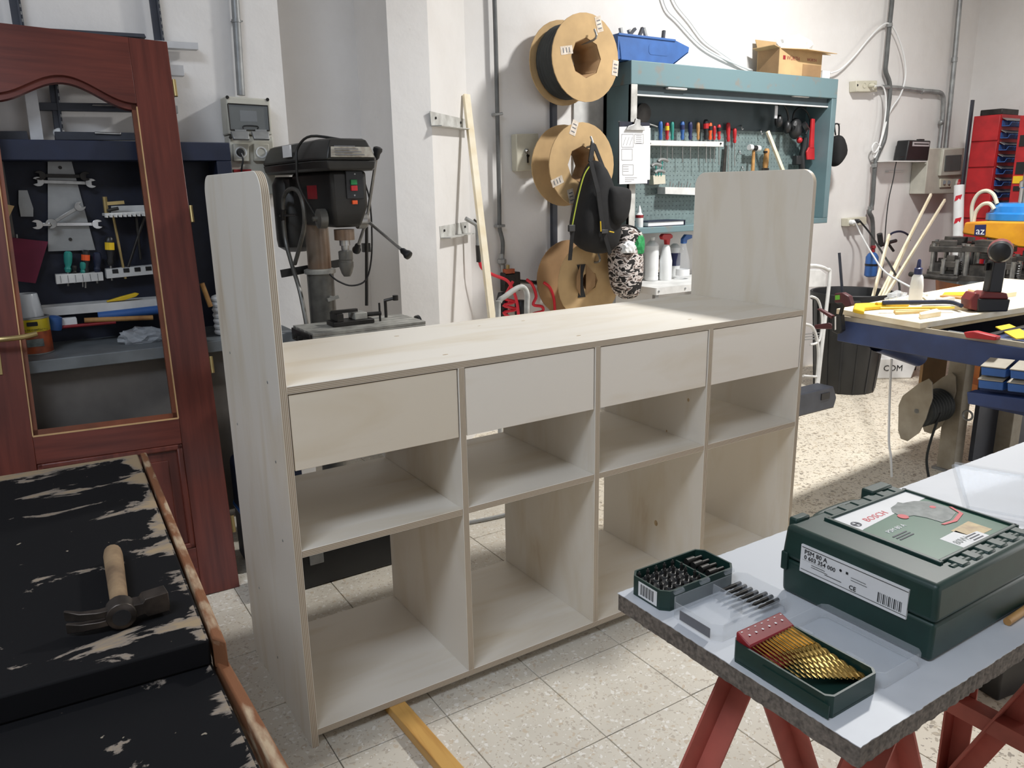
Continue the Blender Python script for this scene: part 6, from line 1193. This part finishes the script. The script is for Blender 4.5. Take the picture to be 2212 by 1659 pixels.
nrow = 14; rh = (ztop-0.62)/nrow
bin0 = None
for k in range(nrow):
    z0 = 0.62+k*rh
    obj('row_lip', MB().box((XK+0.02, yb1-0.045, z0+rh*0.55), (XK+0.31, yb1-0.002, z0+rh*0.60), rot=(0.5, 0, 0)), 'zinc', rk)
    for j in range(3):
        x0 = XK+0.025+j*0.097
        if bin0 is None:
            bin0 = one('parts_bin', MB().prism([(0, 0), (0.055, 0), (0.070, 0.025), (0.067, 0.028), (0.054, 0.005), (0.004, 0.005), (0.004, rh*0.5), (0, rh*0.5)], (x0, yb1-0.0015, z0), (0, -1, 0), (0, 0, 1), (0.088, 0, 0)), 'blue', 'left small blue parts bin in row one from the bottom of the red rack', 'parts bin', 'small blue bins of the red rack')
            bloc = bin0.location.copy(); bx0 = x0; bz0 = z0
        else:
            q = bin0.copy(); COL.objects.link(q); q.location = bloc+Vector((x0-bx0, 0, z0-bz0)); q['label'] = '%s small blue parts bin in row %s from the bottom of the red rack' % (('left', 'middle', 'right')[j], ('one', 'two', 'three', 'four', 'five', 'six', 'seven', 'eight', 'nine', 'ten', 'eleven', 'twelve', 'thirteen', 'fourteen')[k])
one('organiser_tray', MB().box((XK+0.05, yb1+0.02, ztop), (XK+0.3, yb0-0.02, ztop+0.045)), 'dark_metal', 'dark flat tray lying on top of the tall red rack', 'tray', bevel=0.006)
r2_ = thing('red_cabinet', 'red metal cabinet with dark slots at the right edge of the picture', 'cabinet', (6.0, 1.3, 0))
y1 = PX(2196, 300, 5.85).y; y0 = y1-0.35; zt3 = PX(2200, 250, 5.85).z
obj('carcass', MB().box((5.86, y0, 0), (6.15, y1, zt3)), 'red', r2_, bevel=0.003)
for v0, v1 in ((292, 316), (350, 376), (402, 412)): obj('slot', MB().box((5.852, y0+0.05, PX(2204, v1, 5.85).z), (5.861, y1-0.02, PX(2204, v0, 5.85).z)), 'black', r2_)
obj('paper_note', MB().box((5.853, y0+0.05, PX(2204, 396, 5.85).z), (5.861, y1-0.01, PX(2204, 380, 5.85).z)), 'yellow', r2_); obj('top_post', MB().box((5.87, y1-0.10, zt3), (5.92, y1-0.05, zt3+0.08)), 'red', r2_)
# ------------------------------------------------------------------ yellow punching machine with dies
MA['mach_yellow'] = mat('mach_yellow', (226, 160, 40), 0.4, c2=(196, 128, 40), scale=8)
MA['mach_orange'] = mat('mach_orange', (196, 116, 44), 0.5, c2=(150, 86, 36), scale=8)
MA['mach_blue'] = mat('mach_blue', (44, 130, 206), 0.25, var=0.08, coat=0.4)
mc = Vector((5.15, 0.62, 0)); DZ = 0.765
pm = thing('punching_machine', 'yellow and blue punching machine with round die table', 'machine', mc)
obj('pedestal', MB().lathe([(0.45, 0), (0.45, 0.06), (0.40, 0.08), (0.40, DZ-0.22)], mc, n=28), 'mach_orange', pm)
obj('table_body', MB().lathe([(0.50, DZ-0.22), (0.66, DZ-0.19), (0.68, DZ-0.03)], mc, n=40), 'mach_orange', pm)
obj('die_table', MB().lathe([(0.68, DZ-0.03), (0.72, DZ-0.028), (0.72, DZ), (0.3, DZ)], mc, n=40), 'bench_grey', pm)
obj('centre_column', MB().lathe([(0.12, DZ), (0.12, 1.05)], mc, n=20), 'mach_orange', pm)
ha = PX(2080, 480, 4.75); hb2 = PX(2080, 512, 4.75)
obj('arm', MB().prism([(ha.y, hb2.z+0.02), (ha.y-0.01, ha.z), (ha.y-0.14, ha.z+0.01), (-0.2, ha.z+0.02), (-0.2, hb2.z-0.06), (ha.y-0.35, hb2.z-0.05), (ha.y-0.22, hb2.z-0.01)], (4.75, 0, 0), (0, 1, 0), (0, 0, 1), (0.5, 0, 0)), 'mach_yellow', pm, bevel=0.012, seg=3)
lgp = pquadx(MB(), [(2106, 486), (2130, 485), (2128, 508), (2104, 509)], 4.745, 0.005); lg = obj('logo_plate', lgp, 'navy_plastic', pm)
p = PX(2107, 506, 4.744); text('az', 0.065, p, (0, -1, 0), (0, 0, 1), 'print_white', lg)
bc = PX(2195, 470, 5.0); zd0 = PX(2150, 480, 4.8).z; zd1 = PX(2180, 438, 4.95).z
obj('dome', MB().lathe([(0.21, 0), (0.225, 0.012), (0.225, 0.05), (0.205, 0.06), (0.20, zd1-zd0-0.02), (0.18, zd1-zd0)], (5.0, PX(2218, 470, 5.0).y, zd0), n=32), 'mach_blue', pm)
obj('ram_cylinder', MB().lathe([(0.07, 0), (0.07, 0.09), (0.075, 0.095), (0.075, 0.13), (0.06, 0.14), (0.06, 0.19)], (5.02, PX(2222, 470, 5.02).y, zd1), n=20), 'chrome', pm)
obj('air_tube', xt([(2100, 480), (2100, 445), (2112, 420), (2130, 412), (2146, 420), (2154, 440)], 4.85, 0.012), 'beige_box', pm); obj('air_tube', xt([(2103, 480), (2108, 458), (2122, 442), (2138, 440), (2148, 452)], 4.83, 0.012), 'beige_box', pm)
MA['die_steel'] = mat('die_steel', (42, 41, 40), 0.45, 0.3, c2=(84, 80, 76), scale=16)
def die(x, y, w, d, h, rz, label):
    t = thing('die_set', label, 'die', (x, y, DZ), rz=rz, group='steel die sets on the round machine table')
    def o_(n, m, mt='die_steel', **k): obj(n, m, mt, t, world=False, **k)
    o_('base_plate', MB().box((-w/2, -d/2, 0.0005), (w/2, d/2, 0.03)), bevel=0.002); o_('top_plate', MB().box((-w/2, -d/2, h-0.035), (w/2, d/2, h)), bevel=0.002)
    o_('punch_block', MB().box((-w*0.3, -d*0.32, 0.03), (w*0.3, d*0.32, h*0.45))); o_('clamp_block', MB().box((-w*0.38, -d*0.2, h), (w*0.2, d*0.25, h+0.035)), bevel=0.002)
    for sx in (-1, 1):
        for sy in (-1, 1): o_('guide_pillar', MB().cyl((sx*w*0.4, sy*d*0.38, 0.03), (sx*w*0.4, sy*d*0.38, h+0.012), 0.014, n=10), 'steel')
    m = MB().tube([(w*0.44*1.0+0.012*math.cos(a)-0.02, -d*0.45+0.012*math.sin(a), 0.04+h*0.6*a/(2*PI*5)) for a in [2*PI*i/8 for i in range(41)]], 0.003, n=5, smooth=False); o_('spring', m, 'steel')
die(4.66, 1.06, 0.18, 0.22, 0.19, 0.5, 'low steel die set at the left of the round machine table')
die(4.56, 0.76, 0.20, 0.24, 0.21, 0.15, 'steel die set with bright top plate in the middle of the machine table')
die(4.62, 0.42, 0.20, 0.24, 0.22, -0.2, 'steel die set with springs behind the cordless drill')
die(4.88, 1.14, 0.2, 0.22, 0.20, 0.9, 'dark steel die set at the back of the machine table'); die(4.74, 0.18, 0.18, 0.22, 0.12, -0.7, 'steel die set at the right end of the machine table')
die(4.50, 0.945, 0.10, 0.10, 0.11, 0.3, 'small low die block in front of the left die sets'); die(4.49, 0.59, 0.09, 0.07, 0.12, 0.0, 'small dark die block between the bright and the sprung die sets'); die(4.88, 0.90, 0.16, 0.14, 0.14, 0.0, 'tall dark die set just behind the bright topped one')
die(4.82, 0.62, 0.14, 0.18, 0.14, 0.0, 'dark die set in front of the machine column'); die(5.18, 1.24, 0.16, 0.16, 0.18, 1.4, 'rearmost low die set near the wall panel')
one('chuck_bar', MB().tube([PX(1966, 592, 4.42), PX(1990, 596, 4.4), PX(2040, 601, 4.40), PX(2070, 603, 4.40)], 0.016, n=10, smooth=False), 'die_steel', 'dark round bar lying along the edge of the machine table', 'bar')
# ------------------------------------------------------------------ black bin with timber strips, chair, gas bottle
MA['bin_black'] = mat('bin_black', (40, 41, 43), 0.5, var=0.15)
bcn = Vector((4.21, 1.42, 0)); BH = 0.665
tb_ = thing('waste_bin', 'large black plastic bin with timber strips sticking out', 'bin', bcn)
n = 40; pr = [(0.185, 0.0), (0.192, 0.012), (0.215, 0.30), (0.236, BH-0.06), (0.258, BH-0.055), (0.262, BH-0.005), (0.256, BH), (0.246, BH-0.004), (0.23, BH-0.07), (0.20, 0.20), (0.18, 0.02)]
obj('shell', MB().lathe(pr, bcn, n=n), 'bin_black', tb_)
for k in range(14): a = 2*PI*k/14; d = Vector((math.cos(a), math.sin(a), 0)); obj('rib', MB().bar(bcn+d*0.191+Vector((0, 0, 0.012)), bcn+d*0.2375+Vector((0, 0, BH-0.06)), 0.012, 0.010, up=d), 'bin_black', tb_)
hd_ = bcn+Vector((-0.23, -0.13, BH-0.04)); obj('handle', MB().tube([hd_+Vector((0.03, -0.06, 0)), hd_+Vector((-0.03, -0.04, 0.0)), hd_+Vector((-0.05, 0.03, 0)), hd_+Vector((0.0, 0.07, 0))], 0.014, n=8), 'bin_black', tb_)
for (u0, v0, u1, v1, y0_, y1_, w_, lab) in ((1886, 640, 1921, 508, 1.30, 1.55, 0.022, 'leftmost short pine strip in the black bin'), (1908, 640, 1966, 510, 1.26, 1.50, 0.026, 'broad pine strip in the middle of the black bin'), (1900, 640, 2011, 420, 1.30, 1.62, 0.018, 'longest pine strip rising left of the wrapped roll'), (1925, 620, 2041, 432, 1.24, 1.62, 0.018, 'long pine strip farthest to the right in the black bin')):
    a = PY(u0, v0, y0_); b = PY(u1, v1, y1_); one('timber_strip', MB().bar(a+(a-b)*0.25, b, w_, 0.014, up=(0, 1, 0)), 'pale_wood', lab, 'wood strip', 'timber strips in the black bin')
one('black_strip', MB().bar(PY(1821, 650, 1.45), PY(1813, 546, 1.50), 0.014, 0.014), 'anthracite', 'thin black metal strip standing in the black bin', 'metal strip')
gbt = pthing('gas_bottle', 'small blue gas bottle hanging behind the black bin', 'gas bottle', 1880, 600, 1.80); p = PY(1880, 598, 1.82)
obj('cylinder', MB().lathe([(0.03, 0), (0.045, 0.01), (0.045, 0.15), (0.03, 0.175), (0.014, 0.185)], p, n=18), 'blue', gbt); obj('strap', MB().lathe([(0.047, 0.085), (0.047, 0.10)], p, n=18, cap=False), 'black_plastic', gbt); obj('valve', MB().lathe([(0.014, 0.185), (0.012, 0.21), (0.02, 0.215), (0.018, 0.235)], p, n=12), 'holder_red', gbt)
tg = pthing('spray_gun', 'black hose gun hanging above the black bin', 'spray gun', 1915, 545, 1.80)
obj('grip', MB().cyl(PY(1900, 505, 1.8), PY(1903, 528, 1.8), 0.02, n=12), 'black_plastic', tg); obj('barrel', ptube(MB(), [(1903, 530), (1920, 524), (1935, 520)], 1.8, 0.014), 'black_plastic', tg); obj('hose', ptube(MB(), [(1915, 522), (1925, 505), (1945, 500), (1962, 508), (1965, 520)], 1.82, 0.008), 'navy', tg); obj('trigger', ptube(MB(), [(1918, 525), (1930, 542)], 1.8, 0.010), 'black_plastic', tg)
ch = thing('folding_chair', 'folded white metal chair leaning beside the black bin', 'chair', (3.82, 1.35, 0))
def CHP(u, v): return PY(u, v, 1.35+(862-v)/282*0.04)
f0 = CHP(1764, 858); f0.z = 0.012
obj('front_frame', MB().tube([f0, CHP(1776, 745), CHP(1792, 600), CHP(1786, 582), CHP(1760, 574), CHP(1730, 578), CHP(1716, 600), CHP(1700, 862)], 0.0115, n=10), 'white_paint', ch)
obj('backrest', pquad(MB(), [(1722, 582), (1772, 582), (1785, 592), (1784, 620), (1722, 622)], 1.385, 0.012), 'white_paint', ch, bevel=0.004)
obj('rear_frame', MB().tube([CHP(1752, 640), CHP(1768, 650), CHP(1776, 690), CHP(1770, 735), CHP(1750, 745)], 0.008, n=8).tube([CHP(1738, 700), CHP(1757, 710), CHP(1768, 760), CHP(1762, 850)], 0.010, n=8), 'white_paint', ch)
for v in (722, 728, 734): obj('seat_wire', MB().cyl(CHP(1738, v), CHP(1770, v-3), 0.0035, n=6), 'zinc', ch)
obj('cross_tube', MB().cyl(CHP(1735, 812), CHP(1768, 814), 0.008, n=8), 'white_paint', ch)
fc2 = thing('dark_crate', 'dark flat crate on the floor under the folded chair', 'crate', (3.55, 1.28, 0))
obj('crate_shell', MB().prism([(3.3, 0), (3.74, 0), (3.76, 0.06), (3.72, 0.14), (3.3, 0.14)], (0, 1.16, 0), (1, 0, 0), (0, 0, 1), (0, 0.12, 0)), 'anthracite', fc2, bevel=0.008)
obj('crate_grip', MB().box((3.60, 1.155, 0.07), (3.68, 1.16, 0.11)), 'black', fc2)
# ------------------------------------------------------------------ blue steel bench on the right
MA['bench_blue'] = mat('bench_blue', (54, 72, 118), 0.5, 0.1, c2=(44, 56, 92), scale=7)
MA['leg_beige'] = mat('leg_beige', (170, 162, 146), 0.6, c2=(140, 130, 112), scale=10)
BZ = 0.80; bb_ = thing('blue_bench', 'blue steel assembly bench with beige legs on the right', 'workbench', (3.2, -0.3, 0))
obj('side_beam', MB().prism([(2.45, 0.298), (2.40, -1.15), (2.44, -1.15), (2.49, 0.298)], (0, 0, BZ-0.09), (1, 0, 0), (0, 1, 0), (0, 0, 0.09)), 'bench_blue', bb_, bevel=0.003)
obj('end_beam', MB().box((2.48, 0.25, BZ-0.09), (4.05, 0.295, BZ-0.002)), 'bench_blue', bb_, bevel=0.003)
obj('inner_beam', MB().box((2.48, -0.22, BZ-0.10), (4.05, -0.18, BZ-0.03)).box((2.70, -1.1, BZ-0.06), (2.74, 0.25, BZ-0.03)), 'bench_blue', bb_, bevel=0.003)
obj('deck', MB().box((2.48, -1.1, BZ-0.10), (4.05, 0.25, BZ-0.095)), 'navy', bb_)
obj('edge_lath', MB().prism([(2.452, 0.30), (2.406, -1.15), (2.42, -1.15), (2.466, 0.30)], (0, 0, BZ), (1, 0, 0), (0, 1, 0), (0, 0, 0.018)), 'leg_beige', bb_)
for dx_, dy in ((0.03, -0.2), (0.05, -0.2)): obj('slide_rail', MB().prism([(2.44+dx_, -0.14), (2.40+dx_, -1.15), (2.412+dx_, -1.15), (2.452+dx_, -0.14)], (0, 0, BZ), (1, 0, 0), (0, 1, 0), (0, 0, 0.012)), 'bench_grey', bb_)
for x, y in ((3.24, 0.17), (3.24, -0.75), (3.95, 0.17), (3.95, -0.75)):
    obj('leg', MB().box((x-0.04, y-0.04, 0), (x+0.04, y+0.04, BZ-0.10)), 'leg_beige', bb_, bevel=0.003); obj('foot', MB().box((x-0.055, y-0.055, 0), (x+0.055, y+0.055, 0.012)), 'zinc', bb_)
obj('leg', MB().box((3.48, 0.02, 0), (3.57, 0.10, BZ-0.10)), 'leg_beige', bb_, bevel=0.003)
obj('dark_panel', MB().box((3.29, 0.09, 0.05), (3.9, 0.11, BZ-0.1)), 'anthracite', bb_)
obj('brown_panel', MB().box((PY(1990, 830, 0.42).x, 0.42, 0.2), (PY(2040, 830, 0.42).x, 0.435, 0.72)), 'cardboard_dark', bb_)
obj('under_pipe', MB().cyl((2.66, 0.24, BZ-0.11), (2.95, 0.22, BZ-0.21), 0.045, n=20, cap=False).cyl((2.66, 0.24, BZ-0.11), (2.95, 0.22, BZ-0.21), 0.040, n=20, cap=False), 'bench_blue', bb_)
obj('eye_bolt', MB().tube([Vector((3.19, 0.09, 0.30))+Vector((0, 0.022*math.cos(a), 0.022*math.sin(a))) for a in [2*PI*i/10 for i in range(11)]], 0.005), 'zinc', bb_)
SZ2 = 0.84
one('plywood_sheet', MB().prism([(2.483, 0.335), (2.415, -0.075), (3.103, -0.121), (4.1, -0.19), (4.1, 0.45)], (0, 0, SZ2-0.022), (1, 0, 0), (0, 1, 0), (0, 0, 0.022)), 'pale_wood', 'pale plywood sheet covered with offcuts on the blue bench', 'sheet', bevel=0.001)
tgr = MB()
one('packing_batten', MB().bar((2.50, 0.28, BZ+0.0092), (4.0, 0.24, BZ+0.0092), 0.05, 0.0175), 'pine', 'pine batten under the far side of the plywood sheet', 'batten'); one('packing_batten', MB().bar((2.50, -0.05, BZ+0.0092), (4.0, -0.12, BZ+0.0092), 0.04, 0.0175), 'pine', 'pine batten under the near side of the plywood sheet', 'batten')
def S(u, v, z=SZ2): return PZ(u, v, z)
def slab(P, h, m_, name, label, cat, z=SZ2, **k): return one(name, MB().prism([(S(u, v, z).x, S(u, v, z).y) for u, v in P], (0, 0, z+0.0004), (1, 0, 0), (0, 1, 0), (0, 0, h)), m_, label, cat, **k)
slab([(2032, 683), (1988, 690), (1985, 685), (2022, 676)], 0.018, 'pale_wood', 'wood_offcut', 'small plywood offcut at the near corner of the sheet', 'offcut', group='wood offcuts on the bench')
slab([(2120, 668), (2090, 671), (1990, 668), (2060, 660)], 0.016, 'pale_wood', 'wood_offcut', 'long pale offcut left of the cordless drill', 'offcut', group='wood offcuts on the bench')
slab([(2195, 640), (2150, 646), (2090, 634), (2130, 628)], 0.02, 'pale_wood', 'wood_offcut', 'pale block behind the cordless drill', 'offcut', group='wood offcuts on the bench')
slab([(2010, 676), (1935, 680), (1930, 674), (2005, 670)], 0.010, 'pine', 'wood_offcut', 'flat yellow pine strip near the yellow tool', 'offcut', group='wood offcuts on the bench')
slab([(2080, 640), (2035, 640), (2040, 634), (2090, 633)], 0.006, 'yellow', 'yellow_card', 'yellow card lying at the back of the plywood sheet', 'card')
slab([(2035, 657), (2020, 655), (2050, 650), (2062, 652)], 0.02, 'alu', 'metal_clip', 'small folded aluminium plate on the plywood sheet', 'metal plate')
slab([(2120, 652), (2030, 642), (2040, 640), (2130, 649)], 0.008, 'wood_handle', 'pencil_strip', 'thin brown strip lying behind the drill', 'wood strip')
g2 = S(1976, 657); g2.z = SZ2+0.0005; gl = thing('glue_flask', 'white wood-glue bottle with pointed blue cap on the bench', 'bottle', g2)
obj('body', MB().lathe([(0.024, 0), (0.027, 0.004), (0.027, 0.08), (0.022, 0.12), (0.016, 0.13)], g2, n=18), 'white_plastic', gl); obj('cap', MB().lathe([(0.017, 0.13), (0.017, 0.155), (0.010, 0.16), (0.007, 0.19), (0.004, 0.195)], g2, n=14), 'navy_plastic', gl); obj('label_band', MB().lathe([(0.0275, 0.02), (0.0275, 0.07)], g2, n=18, cap=False), 'paper', gl)
# cordless drill
d0 = S(2128, 671); d0.z = SZ2+0.0005; MA['tool_red'] = mat('tool_red', (120, 46, 44), 0.45, var=0.15)
cdr = thing('cordless_drill', 'red and black cordless drill standing on the bench', 'drill', d0)
R_ = RGT.copy(); R_.z = 0; R_.normalize(); Fw = Vector((-R_.y, R_.x, 0)); U_ = Vector((0, 0, 1))
VD_ = d0-CAM; VD_.z = 0; VD_.normalize()
def dpr(name, P, t0, t1, m_, par=cdr, bev=0.006): return obj(name, MB().prism(P, d0+Fw*t0, R_, U_, Fw*(t1-t0)), m_, par, bevel=bev, seg=3)
bat = dpr('battery', [(-0.055, 0), (0.07, 0), (0.075, 0.05), (-0.06, 0.055)], -0.04, 0.04, 'black_plastic'); dpr('battery_cap', [(-0.085, 0.012), (-0.05, 0.004), (-0.05, 0.075), (-0.07, 0.08), (-0.088, 0.05)], -0.036, 0.036, 'tool_red')
dpr('foot', [(-0.06, 0.055), (0.07, 0.05), (0.06, 0.075), (-0.03, 0.082)], -0.036, 0.036, 'tool_red')
dpr('grip', [(-0.012, 0.075), (0.046, 0.075), (0.05, 0.20), (-0.004, 0.205)], -0.022, 0.022, 'black_plastic')
obj('motor_housing', MB().lathe([(0.03, -0.085), (0.044, -0.07), (0.046, 0.03), (0.04, 0.06), (0.03, 0.065)], d0+R_*0.03+U_*0.245, VD_, n=20), 'tool_red', cdr)
obj('end_cap', MB().lathe([(0.02, -0.098), (0.036, -0.092), (0.043, -0.074), (0.043, -0.06)], d0+R_*0.03+U_*0.245, VD_, n=20), 'black_plastic', cdr)
obj('chuck', MB().lathe([(0.028, 0.06), (0.03, 0.08), (0.026, 0.12), (0.012, 0.13)], d0+R_*0.03+U_*0.245, VD_, n=16), 'black_plastic', cdr)
obj('trigger', MB().box(d0+R_*-0.025+U_*0.165+Fw*-0.01, d0+R_*-0.008+U_*0.195+Fw*0.01), 'black_plastic', cdr)
# yellow caulking tool, bars, pencil
yt = thing('yellow_clamp', 'yellow plastic spring clamp lying on the left corner of the sheet', 'clamp', S(1860, 672))
obj('jaw', MB().prism([(S(u, v).x, S(u, v).y) for u, v in ((1842, 676), (1845, 664), (1895, 662), (1915, 668), (1868, 672), (1866, 681))], (0, 0, SZ2+0.0005), (1, 0, 0), (0, 1, 0), (0, 0, 0.018)), 'yellow', yt, bevel=0.006)
obj('grip', MB().tube([S(1892, 668)+Vector((0, 0, 0.02)), S(1960, 664)+Vector((0, 0, 0.012))], 0.010), 'yellow', yt)
one('pry_bar', MB().tube([S(1905, 668)+Vector((0, 0, 0.028)), S(2000, 668)+Vector((0, 0, 0.03)), S(2050, 668)+Vector((0, 0, 0.03)), S(2075, 674)+Vector((0, 0, 0.026))], 0.009), 'navy', 'dark blue pry bar lying over the offcuts', 'pry bar')
one('pencil', MB().cyl(S(1900, 676)+Vector((0, 0, 0.02)), S(2060, 675)+Vector((0, 0, 0.02)), 0.005, n=6), 'yellow', 'long yellow pencil lying across the offcuts', 'pencil')
crumple(S(1938, 652), 0.06, 0.04, 0.03, 0.2, 'film', 'film_scrap', 'scrap of clear film beside the glue bottle', 'plastic film', seed=12)
# maroon quick clamp on the bench corner
MA['maroon'] = mat('maroon', (84, 34, 40), 0.45, var=0.15); MA['lime_sticker'] = mat('lime_sticker', (110, 190, 60), 0.5)
qc = thing('quick_clamp', 'maroon quick clamp gripping the corner of the blue bench', 'clamp', Vector((2.40, 0.33, 0.76)))
xq = 2.385
obj('head', pquadx(MB(), [(1802, 634), (1818, 632), (1832, 640), (1838, 660), (1826, 664), (1818, 654), (1802, 654)], xq, 0.03), 'maroon', qc, bevel=0.004); obj('sticker', pquadx(MB(), [(1804, 638), (1814, 637), (1814, 647), (1804, 648)], xq-0.001, 0.002), 'lime_sticker', qc)
obj('body', pquadx(MB(), [(1797, 685), (1815, 680), (1818, 715), (1808, 722), (1796, 716)], xq, 0.03), 'black_plastic', qc, bevel=0.004); obj('handle', pquadx(MB(), [(1763, 668), (1768, 666), (1798, 682), (1796, 690)], xq+0.004, 0.02), 'maroon', qc, bevel=0.004); obj('lever', pquadx(MB(), [(1758, 702), (1786, 698), (1800, 704), (1798, 711), (1760, 711)], xq+0.004, 0.02), 'maroon', qc, bevel=0.004)
obj('bar', pquadx(MB(), [(1822, 640), (1828, 640), (1812, 700), (1806, 700)], xq+0.008, 0.008), 'dark_metal', qc); obj('print_strip', pquadx(MB(), [(1803, 684), (1806, 683), (1806, 712), (1803, 713)], xq-0.001, 0.002), 'print_white', qc)
rc_ = thing('red_clamp_bar', 'red clamp with black bar lying on the near edge of the blue bench', 'clamp', S(2120, 740, 0.82))
obj('jaw', MB().prism([(PX(u, v, 2.42).y, PX(u, v, 2.42).z) for u, v in ((2084, 724), (2106, 722), (2156, 734), (2154, 742), (2090, 736))], (2.405, 0, 0.012), (0, 1, 0), (0, 0, 1), (0.035, 0, 0)), 'red', rc_, bevel=0.004); obj('bar', MB().cyl(PX(2120, 728, 2.43), PX(2240, 700, 2.8), 0.008, n=8), 'dark_metal', rc_)
slab([(2150, 708), (2180, 702), (2240, 730), (2195, 734)], 0.004, 'yellow', 'yellow_square', 'yellow and white try square lying on the bench rails', 'try square', z=0.82)
# small blue bins under the beam
for k, (u0, v0) in enumerate(((2119, 780), (2182, 787), (2113, 808), (2176, 815))):
    t = thing('screw_bin', ['upper left small blue screw bin under the bench beam', 'upper right small blue screw bin under the bench beam', 'lower left small blue screw bin under the bench beam', 'lower right small blue screw bin under the bench beam'][k], 'parts bin', PX(u0+25, v0+25, 2.37), group='small blue screw bins under the bench')
    P_ = [PX(u, v, 2.35) for u, v in ((u0, v0+12), (u0+54, v0+18), (u0+52, v0+36), (u0, v0+30))]
    obj('tray', MB().prism([(p.y, p.z) for p in P_], (2.35, 0, 0), (0, 1, 0), (0, 0, 1), (0.06, 0, 0)), 'blue', t, bevel=0.003); a, b = P_[0], P_[1]
    obj('lid', MB().prism([(0, 0), (1, 0), (1, 1), (0, 1)], a+Vector((-0.004, 0, 0.001)), (b-a), Vector((0.06, 0, 0.022)), (0, 0, 0.003)), 'leg_beige', t)
obj('bin_panel', MB().prism([(PX(u, v, 2.41).y, PX(u, v, 2.41).z) for u, v in ((2104, 842), (2240, 858), (2240, 888), (2106, 868))], (2.36, 0, 0), (0, 1, 0), (0, 0, 1), (0.06, 0, 0)), 'bench_blue', bb_, bevel=0.003)
obj('bin_bracket', MB().box((2.412, -0.75, 0.57), (2.43, -0.32, 0.72)), 'bench_blue', bb_)
# cord spool under the bench, cables
csx = 2.98
cs2 = thing('cord_spool', 'cardboard spool of dark green cord hanging under the blue bench', 'spool', (3.1, 0.24, 0.18))
fp = [(1941, 875), (1950, 855), (1985, 828), (2006, 818), (2013, 826), (2014, 860), (2000, 905), (1985, 935), (1960, 953), (1946, 948), (1940, 930)]
obj('flange', pquadx(MB(), fp, csx, 0.006), 'leg_beige', cs2); cc = PX(1980, 888, csx); obj('wound_cord', MB().lathe([(0.075+0.004*(i % 2), 0.006+i*0.012) for i in range(16)], cc, (1, 0, 0), n=24), 'rubber', cs2)
obj('flange', MB().prism([(PX(u, v, csx).y, PX(u, v, csx).z) for u, v in fp], (csx+0.196, 0, 0), (0, 1, 0), (0, 0, 1), (0.006, 0, 0)), 'leg_beige', cs2); obj('loose_end', MB().tube([cc+Vector((0.06, -0.076, 0)), PX(2003, 980, csx+0.06), PX(2006, 1030, csx+0.06)], 0.006), 'rubber', cs2); obj('axle', MB().cyl(cc, cc+Vector((0.26, 0, 0)), 0.012, n=10), 'zinc', cs2)
one('hanging_lead', MB().tube([PX(1926, 775, 2.9), PX(1922, 850, 2.88), PX(1920, 950, 2.86), PX(1924, 985, 2.86), PX(1926, 1030, 2.88)], 0.0055), 'white_plastic', 'thin white lead hanging from the blue bench to the floor', 'cable', group=GC)
cbx = thing('white_tub', 'white tub with dark lettering on the floor behind the blue bench', 'tub', (4.55, 1.02, 0)); q0 = Vector((4.33, 1.06, 0))
obj('tub', MB().prism([(-0.14, 0), (0.16, 0), (0.20, 0.15), (-0.16, 0.15)], PZ(1935, 826, 0)+Fw*0.1, R_, U_, Fw*0.22), 'white_plastic', cbx, bevel=0.01); text('COM', 0.06, PZ(1935, 826, 0)+Fw*0.097+R_*-0.05+U_*0.06, R_, U_, 'print_black', cbx)
cr2 = thing('wire_crate', 'dark crate of metal parts behind the white tub', 'crate', (4.9, 0.9, 0)); q = PZ(1990, 836, 0)+Fw*0.5
for k in range(5): obj('crate_rail', MB().box(q+R_*-0.2+U_*(0.02+0.06*k), q+R_*0.2+U_*(0.03+0.06*k)+Fw*0.3), 'black_plastic', cr2)
for sx in (-1, 1): obj('crate_post', MB().bar(q+R_*0.2*sx, q+R_*0.2*sx+U_*0.30, 0.02), 'black_plastic', cr2)
# dark box with pink sheet under the trestle table
pk = thing('black_box', 'black box with a pink sheet on it on the floor under the trestle table', 'box', (1.74, -0.68, 0))
obj('box_shell', MB().prism([(1.60, -0.86), (1.98, -0.92), (2.02, -0.55), (1.66, -0.50)], (0, 0, 0.0005), (1, 0, 0), (0, 1, 0), (0, 0, 0.11)), 'black_plastic', pk, bevel=0.006)
MA['pink'] = mat('pink', (226, 170, 168), 0.6); obj('pink_sheet', MB().prism([(1.58, -0.74), (1.60, -0.86), (1.99, -0.93), (2.0, -0.6), (1.66, -0.56)], (0, 0, 0.1112), (1, 0, 0), (0, 1, 0), (0, 0, 0.012)), 'pink', pk, bevel=0.003)
